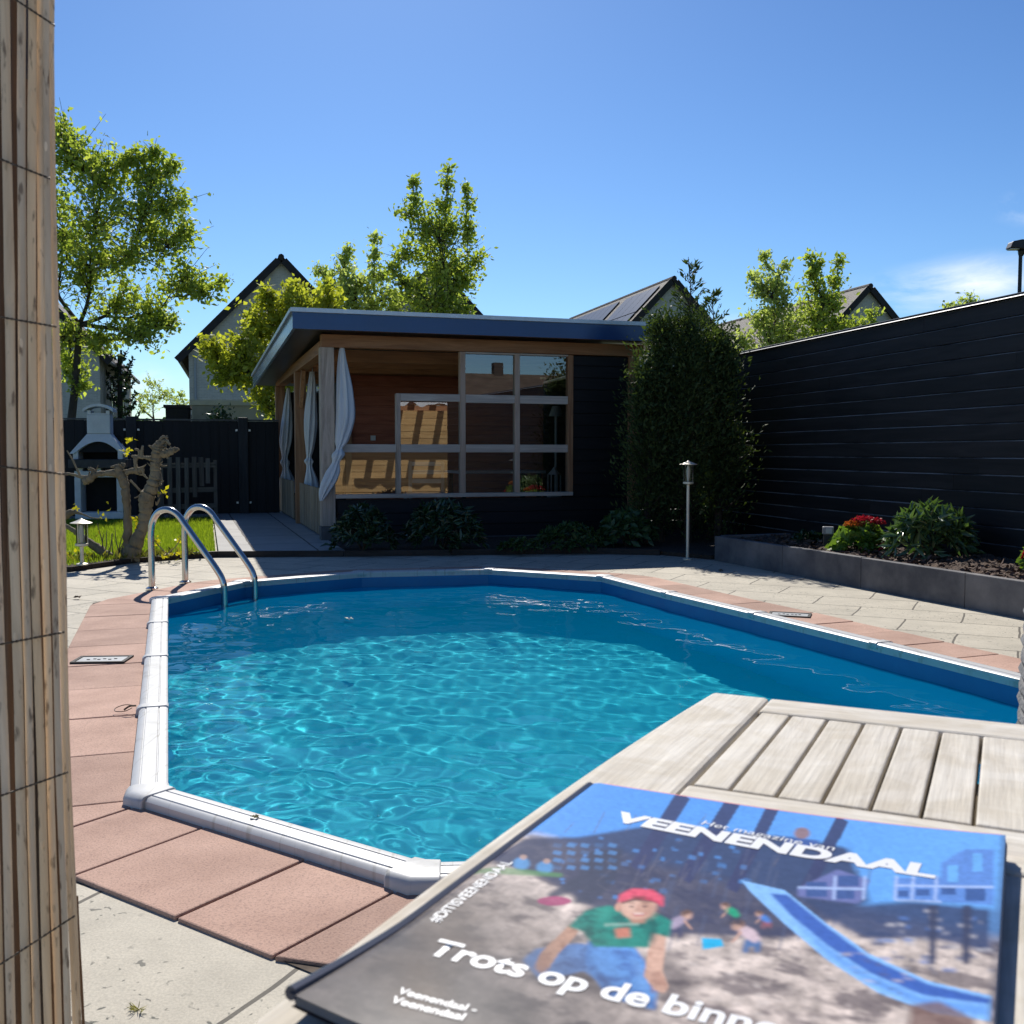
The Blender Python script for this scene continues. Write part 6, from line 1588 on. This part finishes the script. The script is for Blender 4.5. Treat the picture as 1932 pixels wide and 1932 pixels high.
for x in (1030, 1170, 1320, 1400, 1510): fill([Z6(x, 500), Z6(x + 18, 500), Z6(x + 10, 615), Z6(x - 8, 615)], (0.40, 0.52, 0.82), 0.7, 1)
fill([Z6(860, 600), Z6(1150, 640), Z6(1400, 620), Z6(1790, 660), Z6(1790, 870), Z6(1500, 800), Z6(1180, 800), Z6(1060, 740)], (0.05, 0.07, 0.15), 0.95, 6)
for _ in range(60):
    zx, zy = gq.uniform(1180, 1780), gq.uniform(640, 960); w = gq.uniform(15, 70)
    fill([Z6(zx, zy), Z6(zx + w, zy + 3), Z6(zx + w, zy + 20), Z6(zx, zy + 17)], [(0.5, 0.48, 0.5), (0.04, 0.06, 0.14), (0.10, 0.2, 0.5), (0.3, 0.3, 0.36)][int(gq.integers(4))], 0.6, 2)
for x in (1480, 1640): fill([Z6(x, 640), Z6(x + 45, 640), Z6(x + 35, 920), Z6(x, 920)], (0.05, 0.055, 0.10), 0.9, 2)
# slide
fill([Z6(590, 520), Z6(800, 570), Z6(1000, 730), Z6(1200, 870), Z6(1480, 1000), Z6(1780, 1070), Z6(1770, 1190), Z6(1500, 1150), Z6(1250, 1060), Z6(1000, 900), Z6(800, 730), Z6(640, 580)], (0.25, 0.50, 0.88), 1, 1)
fill([Z6(730, 585), Z6(810, 590), Z6(1010, 750), Z6(1200, 890), Z6(1480, 1015), Z6(1780, 1085), Z6(1770, 1110), Z6(1450, 1065), Z6(1200, 960), Z6(1000, 830), Z6(830, 690)], (0.055, 0.13, 0.45), 1, 2)
fill([Z6(830, 700), Z6(1000, 840), Z6(1200, 970), Z6(1450, 1075), Z6(1770, 1120), Z6(1770, 1170), Z6(1500, 1130), Z6(1250, 1035), Z6(1000, 880)], (0.12, 0.30, 0.74), 0.8, 4)
# distant children playing in the sand, built up from small blurred patches
def crouching(zx, zy, k, top, legs, flip=1):
    def q(dx, dy): return Z6(zx + flip * dx * k, zy + dy * k)
    fill([q(-30, 60), q(40, 50), q(70, 80), q(-20, 95)], (0.10, 0.08, 0.09), 0.6, 5)
    fill([q(-10, 30), q(30, 20), q(60, 40), q(52, 78), q(30, 82), q(34, 56), q(8, 60), q(4, 84), q(-18, 82)], legs, 0.95, 2)
    fill([q(-36, -16), q(-8, -30), q(34, -10), q(58, 28), q(30, 44), q(-4, 22), q(-30, 8)], top, 0.97, 2)
    fill([q(-30, -8), q(-18, -2), q(-48, 34), q(-62, 44), q(-66, 36), q(-46, 16)], (0.55, 0.33, 0.25), 0.95, 1)
    fill([q(-64, -40), q(-40, -52), q(-14, -40), q(-16, -20), q(-36, -6), q(-60, -14)], (0.56, 0.35, 0.27), 0.95, 2)
    fill([q(-68, -38), q(-44, -60), q(-12, -48), q(-10, -20), q(-26, -30), q(-50, -36)], (0.12, 0.065, 0.045), 0.95, 2)
crouching(620, 770, 1.15, (0.62, 0.48, 0.52), (0.07, 0.16, 0.36))
crouching(545, 668, 0.75, (0.02, 0.34, 0.18), (0.05, 0.05, 0.08))
crouching(300, 715, 0.95, (0.40, 0.33, 0.44), (0.06, 0.06, 0.12), -1)
crouching(700, 700, 0.6, (0.08, 0.22, 0.6), (0.3, 0.1, 0.12))
fill([Z6(405, 795), Z6(500, 800), Z6(510, 835), Z6(410, 850)], (0.02, 0.42, 0.72), 1, 1)
# grown-up's dark legs and pink shoe, left of the boy
fill([Z5(1620, 420), Z5(1790, 400), Z5(1760, 560), Z5(1640, 690), Z5(1530, 680), Z5(1600, 600), Z5(1430, 660), Z5(1400, 640), Z5(1560, 540)], (0.05, 0.055, 0.09), 0.9, 3)
disc(*Z5(1440, 672), 32, 9, (0.40, 0.05, 0.16), 0.9, 1)
for zx, zy in ((1270, 480), (1390, 500)): px, py = Z5(zx, zy); disc(px, py, 16, 12, (0.10, 0.30, 0.6), 0.9, 2); disc(px + 4, py - 12, 7, 5, (0.45, 0.3, 0.25), 0.9, 1)
fill([Z5(1000, 520), Z5(1190, 500), Z5(1480, 530), Z5(1480, 550), Z5(1000, 545)], (0.10, 0.28, 0.09), 0.7, 2)
# climbing net and ropes in front of the tower
for _ in range(34):
    px, py = gq.uniform(1040, 1480), gq.uniform(1560, 1720); L2 = gq.uniform(30, 90); sl2 = gq.uniform(-.9, .5)
    fill([(px, py), (px + 3, py), (px + 3 + L2 * .35, py + L2 * sl2), (px + L2 * .35, py + L2 * sl2)], (0.16, 0.15, 0.19), 0.5, 1)
for k in range(5):
    x = 1046 + k * 26
    for r_ in range(4):
        fill([(x, 1590 + r_ * 14), (x + 15, 1593 + r_ * 14), (x + 11, 1600 + r_ * 14), (x - 4, 1597 + r_ * 14)], (0.10, 0.27, 0.58), 0.7 if (k + r_) % 3 else 0.25, 1)
disc(1513, 1572, 15, 11, (0.30, 0.17, 0.14), .9, 2); fill([(1480, 1580), (1545, 1585), (1540, 1600), (1478, 1596)], (0.06, 0.12, 0.35), .9, 2)
# boy sitting in the sand
def shade(pts, col, col2, n_=7, soft=2):
    """a printed patch with photographic light-dark mottling"""
    fill(pts, col, 1.0, soft)
    pg2 = np.array([mag_uv(*p) for p in pts]); m0 = blur(inside(uu, vv, pg2).astype(float), soft)
    mixc(m0 * np.clip((vnoise(n_ * 6, n_ * 8, int(abs(pts[0][0] * 7 + pts[0][1]))) - .45) * 4, 0, 1), col2, 0.7)
mixc(blur(inside(uu, vv, np.array([mag_uv(*p) for p in [(1000, 1840), (1120, 1880), (1300, 1880), (1330, 1850), (1250, 1800), (1010, 1800)]])).astype(float), 10), (0.07, 0.055, 0.06), 0.75)
shade([(985, 1812), (1010, 1790), (1090, 1780), (1200, 1790), (1205, 1840), (1150, 1862), (1100, 1832), (1020, 1850)], (0.13, 0.27, 0.58), (0.05, 0.11, 0.30))
shade([(1110, 1775), (1195, 1785), (1228, 1830), (1240, 1865), (1235, 1905), (1150, 1882), (1118, 1840), (1105, 1815)], (0.12, 0.32, 0.72), (0.05, 0.13, 0.40))
fill([(1115, 1822), (1150, 1850), (1158, 1885), (1150, 1882)], (0.04, 0.09, 0.25), 0.8, 3); fill([(1190, 1795), (1215, 1830), (1222, 1870), (1212, 1868)], (0.22, 0.45, 0.85), 0.6, 4)
shade([(1075, 1745), (1092, 1757), (1052, 1802), (1036, 1826), (1012, 1820), (1022, 1795)], (0.60, 0.35, 0.24), (0.34, 0.17, 0.11), soft=1)
fill([(1020, 1800), (1036, 1806), (1034, 1830), (1020, 1838), (1008, 1826)], (0.52, 0.28, 0.19), 0.95, 2)
shade([(1230, 1755), (1258, 1752), (1254, 1800), (1250, 1832), (1262, 1864), (1252, 1874), (1235, 1868), (1215, 1842), (1222, 1800)], (0.64, 0.40, 0.30), (0.40, 0.21, 0.15), soft=1)
for k in range(4): fill([(1226 + 8 * k, 1850), (1231 + 8 * k, 1850), (1234 + 8 * k, 1874 - 2 * k), (1229 + 8 * k, 1874 - 2 * k)], (0.36, 0.18, 0.13), 0.5, 1)
shade([(1072, 1748), (1105, 1718), (1150, 1708), (1190, 1726), (1225, 1715), (1268, 1738), (1262, 1768), (1230, 1760), (1224, 1788), (1120, 1786), (1102, 1758)], (0.015, 0.24, 0.185), (0.004, 0.10, 0.085))
fill([(1100, 1756), (1118, 1740), (1112, 1784), (1108, 1772)], (0.003, 0.07, 0.06), 0.8, 3); fill([(1232, 1730), (1240, 1760), (1228, 1786), (1222, 1770)], (0.004, 0.08, 0.07), 0.8, 3)
fill([(1128, 1712), (1160, 1712), (1150, 1732), (1120, 1736)], (0.04, 0.36, 0.27), 0.6, 5)
fill([(1160, 1752), (1188, 1750), (1190, 1768), (1163, 1770)], (0.60, 0.20, 0.13), 0.9, 2); fill([(1140, 1742), (1206, 1740), (1206, 1746), (1140, 1748)], (0.35, 0.5, 0.42), 0.55, 1)
fill([(1180, 1722), (1225, 1722), (1216, 1742), (1192, 1742)], (0.42, 0.22, 0.15), 1, 2)
disc(1203, 1708, 36, 27, (0.64, 0.39, 0.29), 1, 2); disc(1222, 1712, 17, 22, (0.46, 0.25, 0.18), 0.6, 5); disc(1190, 1706, 14, 14, (0.78, 0.54, 0.43), 0.6, 5)
disc(1166, 1712, 6, 8, (0.55, 0.31, 0.23), 1, 1)
fill([(1170, 1700), (1200, 1692), (1240, 1698), (1242, 1704), (1200, 1699), (1172, 1706)], (0.10, 0.055, 0.045), 0.9, 1)
shade([(1166, 1704), (1169, 1688), (1193, 1676), (1230, 1678), (1252, 1692), (1251, 1712), (1234, 1700), (1196, 1694)], (0.74, 0.10, 0.16), (0.42, 0.02, 0.06), soft=2)
fill([(1192, 1690), (1222, 1691), (1218, 1698), (1197, 1697)], (0.20, 0.05, 0.05), 0.8, 2)
for ex in (1192, 1217):
    fill([(ex - 6, 1709), (ex + 5, 1709), (ex + 4, 1712), (ex - 5, 1712)], (0.12, 0.06, 0.05), 0.85, 1); fill([(ex - 7, 1703), (ex + 6, 1703), (ex + 6, 1705), (ex - 7, 1705)], (0.26, 0.13, 0.09), 0.7, 1)
fill([(1202, 1708), (1207, 1708), (1209, 1718), (1200, 1718)], (0.50, 0.28, 0.21), 0.7, 1)
fill([(1190, 1722), (1206, 1725), (1220, 1722), (1214, 1728), (1198, 1729)], (0.45, 0.12, 0.12), 0.85, 1); fill([(1195, 1723), (1215, 1723), (1213, 1725), (1198, 1725)], (0.85, 0.78, 0.72), 0.8, 1)
# sunlit ripples and foot holes in the sand in front
for _ in range(150):
    zx, zy = gq.uniform(300, 1380), gq.uniform(860, 1200)
    if zx < 260 and zy < 1000: continue
    w = gq.uniform(14, 60); h2 = gq.uniform(5, 14); c_ = (0.12, 0.095, 0.10) if gq.random() < .55 else (0.60, 0.53, 0.49)
    fill([Z6(zx, zy), Z6(zx + w, zy + h2 * .3), Z6(zx + w * 1.2, zy + h2 * 1.3), Z6(zx + w * .3, zy + h2)], c_, gq.uniform(.35, .8), 2)
fill([Z6(1400, 1110), Z6(1530, 1095), Z6(1700, 1180), Z6(1720, 1300), Z6(1380, 1300)], (0.20, 0.12, 0.10), 0.85, 3)
# the dark printed lower-left corner
dkm = np.clip((vv * 1.15 + (1 - uu) * 0.62 - 1.12) / 0.32, 0, 1); mixc(dkm, (0.055, 0.05, 0.052), 0.88)
mixc(np.clip((vnoise(6, 5, 9, 3) - .5) * 4, 0, 1) * dkm, (0.12, 0.085, 0.06), 0.6)
mixc(np.clip((uu - 0.985) / 0.015, 0, 1), (0.05, 0.05, 0.08), 0.6)
img *= (0.86 + 0.28 * vnoise(110, 140, 21, 2))[..., None]; img[:] = np.clip(img, 0, 1)
Vx = uu * MW; Vy = -vv * ML; Vz = mag_z(uu, vv)
idx = np.arange(uu.size).reshape(uu.shape)
Fq = np.stack([idx[:-1, :-1].ravel(), idx[1:, :-1].ravel(), idx[1:, 1:].ravel(), idx[:-1, 1:].ravel()], 1)
M_COVER = bpy.data.materials.new('printed_glossy_cover'); n, l, bs = nodes_of(M_COVER)
at_ = n.new('ShaderNodeAttribute'); at_.attribute_name = 'print'
l.new(at_.outputs['Color'], bs.inputs['Base Color']); bs.inputs['Roughness'].default_value = 0.28; bs.inputs['Specular IOR Level'].default_value = 0.10
cov = mesh_np('cover', np.stack([Vx.ravel(), Vy.ravel(), Vz.ravel()], 1), Fq, M_COVER, mag, smooth=True)
ca = cov.data.color_attributes.new('print', 'FLOAT_COLOR', 'POINT')
ca.data.foreach_set('color', np.concatenate([np.clip(img, 0, 1), np.ones((NV, NU, 1))], 2).astype(np.float32).ravel())
# pages under the cover, the back cover and the red inner page that peeps out
def sheet(name, m, z_sub, inset, us=40, vs_=12, du=0.0, dv=0.0):
    a, c = np.meshgrid(np.linspace(inset, 1 - inset, us), np.linspace(inset, 1 - inset, vs_)); zz = np.maximum(mag_z(a, c) - z_sub, 0.0006)
    ix = np.arange(a.size).reshape(a.shape); F2 = np.stack([ix[:-1, :-1].ravel(), ix[1:, :-1].ravel(), ix[1:, 1:].ravel(), ix[:-1, 1:].ravel()], 1)
    return mesh_np(name, np.stack([(a + du).ravel() * MW, (-(c + dv)).ravel() * ML, zz.ravel()], 1), F2, m, mag, smooth=True)
M_PAGE = mat('white_page', (0.68, 0.67, 0.64), 0.6, 0.03, 10)
for k in range(1, 9): sheet('page', M_PAGE, 0.0006 * k, 0.002 + 0.0005 * (k % 3), du=0.0008 * k, dv=0.0003 * (k % 2))
sheet('red_page', mat('pinkish_red_page', (0.75, 0.10, 0.14), 0.5, 0.05, 8), 0.0012, 0.01, du=0.002, dv=-0.024)
sheet('back_cover', mat('dark_back_cover', (0.06, 0.03, 0.035), 0.5, 0.1, 6), 0.0055, 0.0, du=0.004)
MB().tube([(0.0, -v_ * ML, 0.0032 + float(mag_z(0.0, v_)) - 0.004) for v_ in np.linspace(0.003, 0.997, 24)], 0.0030, 8).build('spine', mat('dark_spine', (0.05, 0.055, 0.085), 0.35, 0.1, 6), mag, smooth=True)
# lettering
M_INK = mat('white_cover_lettering', (0.80, 0.80, 0.80), 0.35, 0.0, 5)
def lettering(text, p0, p1, cap_v=None, bold=0.03, sxs=1.0, par=mag, m=M_INK, rot90=False, z=0.00035, a0=None, a1=None):
    """text whose baseline runs from cover point p0 to p1 (uv), scaled to fit"""
    cu = bpy.data.curves.new('lettering', 'FONT'); cu.body = text; cu.size = 1.0; cu.offset = bold; cu.resolution_u = 5
    ob = bpy.data.objects.new('tmp', cu); COL.objects.link(ob)
    dg = bpy.context.evaluated_depsgraph_get(); me = bpy.data.meshes.new_from_object(ob.evaluated_get(dg)); bpy.data.objects.remove(ob); bpy.data.curves.remove(cu)
    bm = bmesh.new(); bm.from_mesh(me); bmesh.ops.triangulate(bm, faces=bm.faces); bmesh.ops.subdivide_edges(bm, edges=[e for e in bm.edges if e.calc_length() > 0.25], cuts=2); bmesh.ops.triangulate(bm, faces=bm.faces); bm.to_mesh(me); bm.free()
    co = np.array([v.co[:] for v in me.vertices]); x0, x1 = co[:, 0].min(), co[:, 0].max()
    a, c = Vector((p0[0] * MW, -p0[1] * ML)), Vector((p1[0] * MW, -p1[1] * ML)); d = (c - a); s = d.length / (x1 - x0); d.normalize(); up = Vector((-d.y, d.x))
    hs = s / sxs
    X2 = a.x + d.x * (co[:, 0] - x0) * s + up.x * co[:, 1] * hs; Y2 = a.y + d.y * (co[:, 0] - x0) * s + up.y * co[:, 1] * hs
    Z2 = mag_z(np.clip(X2 / MW, 0, 1), np.clip(-Y2 / ML, 0, 1)) + z
    for v, x, y, zz in zip(me.vertices, X2, Y2, Z2): v.co = (x, y, zz)
    keep = None
    bm = bmesh.new(); bm.from_mesh(me)
    bmesh.ops.delete(bm, geom=[v for v in bm.verts if v.co.x > MW - .001 or v.co.y < -ML + .001], context='VERTS'); bm.to_mesh(me); bm.free(); me.update()
    return link('lettering', me, m, par)
lettering('VEENENDAAL', mag_uv(1150, 1547), mag_uv(1764, 1657), bold=0.050, sxs=1.28)
lettering('Het magazine van', mag_uv(1322, 1556), mag_uv(1572, 1606), bold=0.0, sxs=1.05)
lettering('#DITISVEENENDAAL', mag_uv(826, 1742), mag_uv(968, 1628), bold=0.012, sxs=1.0)
tr0, tr1 = mag_uv(800, 1798), mag_uv(1395, 1945)
dx_, dy_ = tr1[0] - tr0[0], tr1[1] - tr0[1]
lettering('Trots op de binnenstad', tr0, (tr0[0] + dx_ * 1.42, tr0[1] + dy_ * 1.42), bold=0.028, sxs=1.0)
lettering('Veenendaal -', mag_uv(748, 1874), mag_uv(896, 1912), bold=0.02)
lettering('Veenendaal', mag_uv(735, 1891), mag_uv(872, 1926), bold=0.02)

# ================================================================== WICKER CHAIR AT THE RIGHT EDGE
M_WICK = mat('grey_woven_rope', (0.20, 0.20, 0.205), 0.8, 0.15, 60, bump=0.5, bscale=150, col2=(0.10, 0.10, 0.105))
q = P(1922, 1362, 1.18)
wc = thing('wicker_chair', 'grey woven garden chair half out of view at the right edge', 'chair', (q.x + 0.336, 1.24, 0), R(-14))
def strand(pts, r_=0.009): return pts
mb = MB(); zt2 = P(1922, 1088, 1.18).z
nrow = 24
for i in range(nrow):
    z = 0.44 + (zt2 - 0.44) * i / (nrow - 1); pts = []; w = 0.28 + 0.012 * math.sin(3.0 * i / nrow)
    for k in range(25):
        a = math.pi * k / 24; ph = math.pi * (k + i)
        pts.append(Vector((-w * math.cos(a), -0.14 + 0.30 * math.sin(a) ** 0.8 + 0.004 * math.cos(ph), z)))
    mb.tube(pts, 0.0095, 8)
mb.build('woven_back', M_WICK, wc, smooth=True)
mb = MB()
for k in range(0, 25, 3):
    a = math.pi * k / 24; mb.tube([(-0.29 * math.cos(a), -0.14 + 0.30 * math.sin(a) ** 0.8, 0.40), (-0.292 * math.cos(a), -0.14 + 0.30 * math.sin(a) ** 0.8, zt2)], 0.008, 8)
mb.build('frame', mat('dark_chair_frame', (0.05, 0.05, 0.055), 0.5, 0.1, 9), wc, smooth=True)
MB().span(-0.27, 0.27, -0.36, 0.14, 0.38, 0.43).build('seat', M_WICK, wc, bevel=0.02)
for x in (-0.25, 0.25):
    for y in (-0.33, 0.12): MB().tube([(x, y, 0.0), (x, y, 0.379)], 0.014, 10).build('leg', mat('dark_chair_frame', (0.05, 0.05, 0.055), 0.5, 0.1, 9), wc, smooth=True)
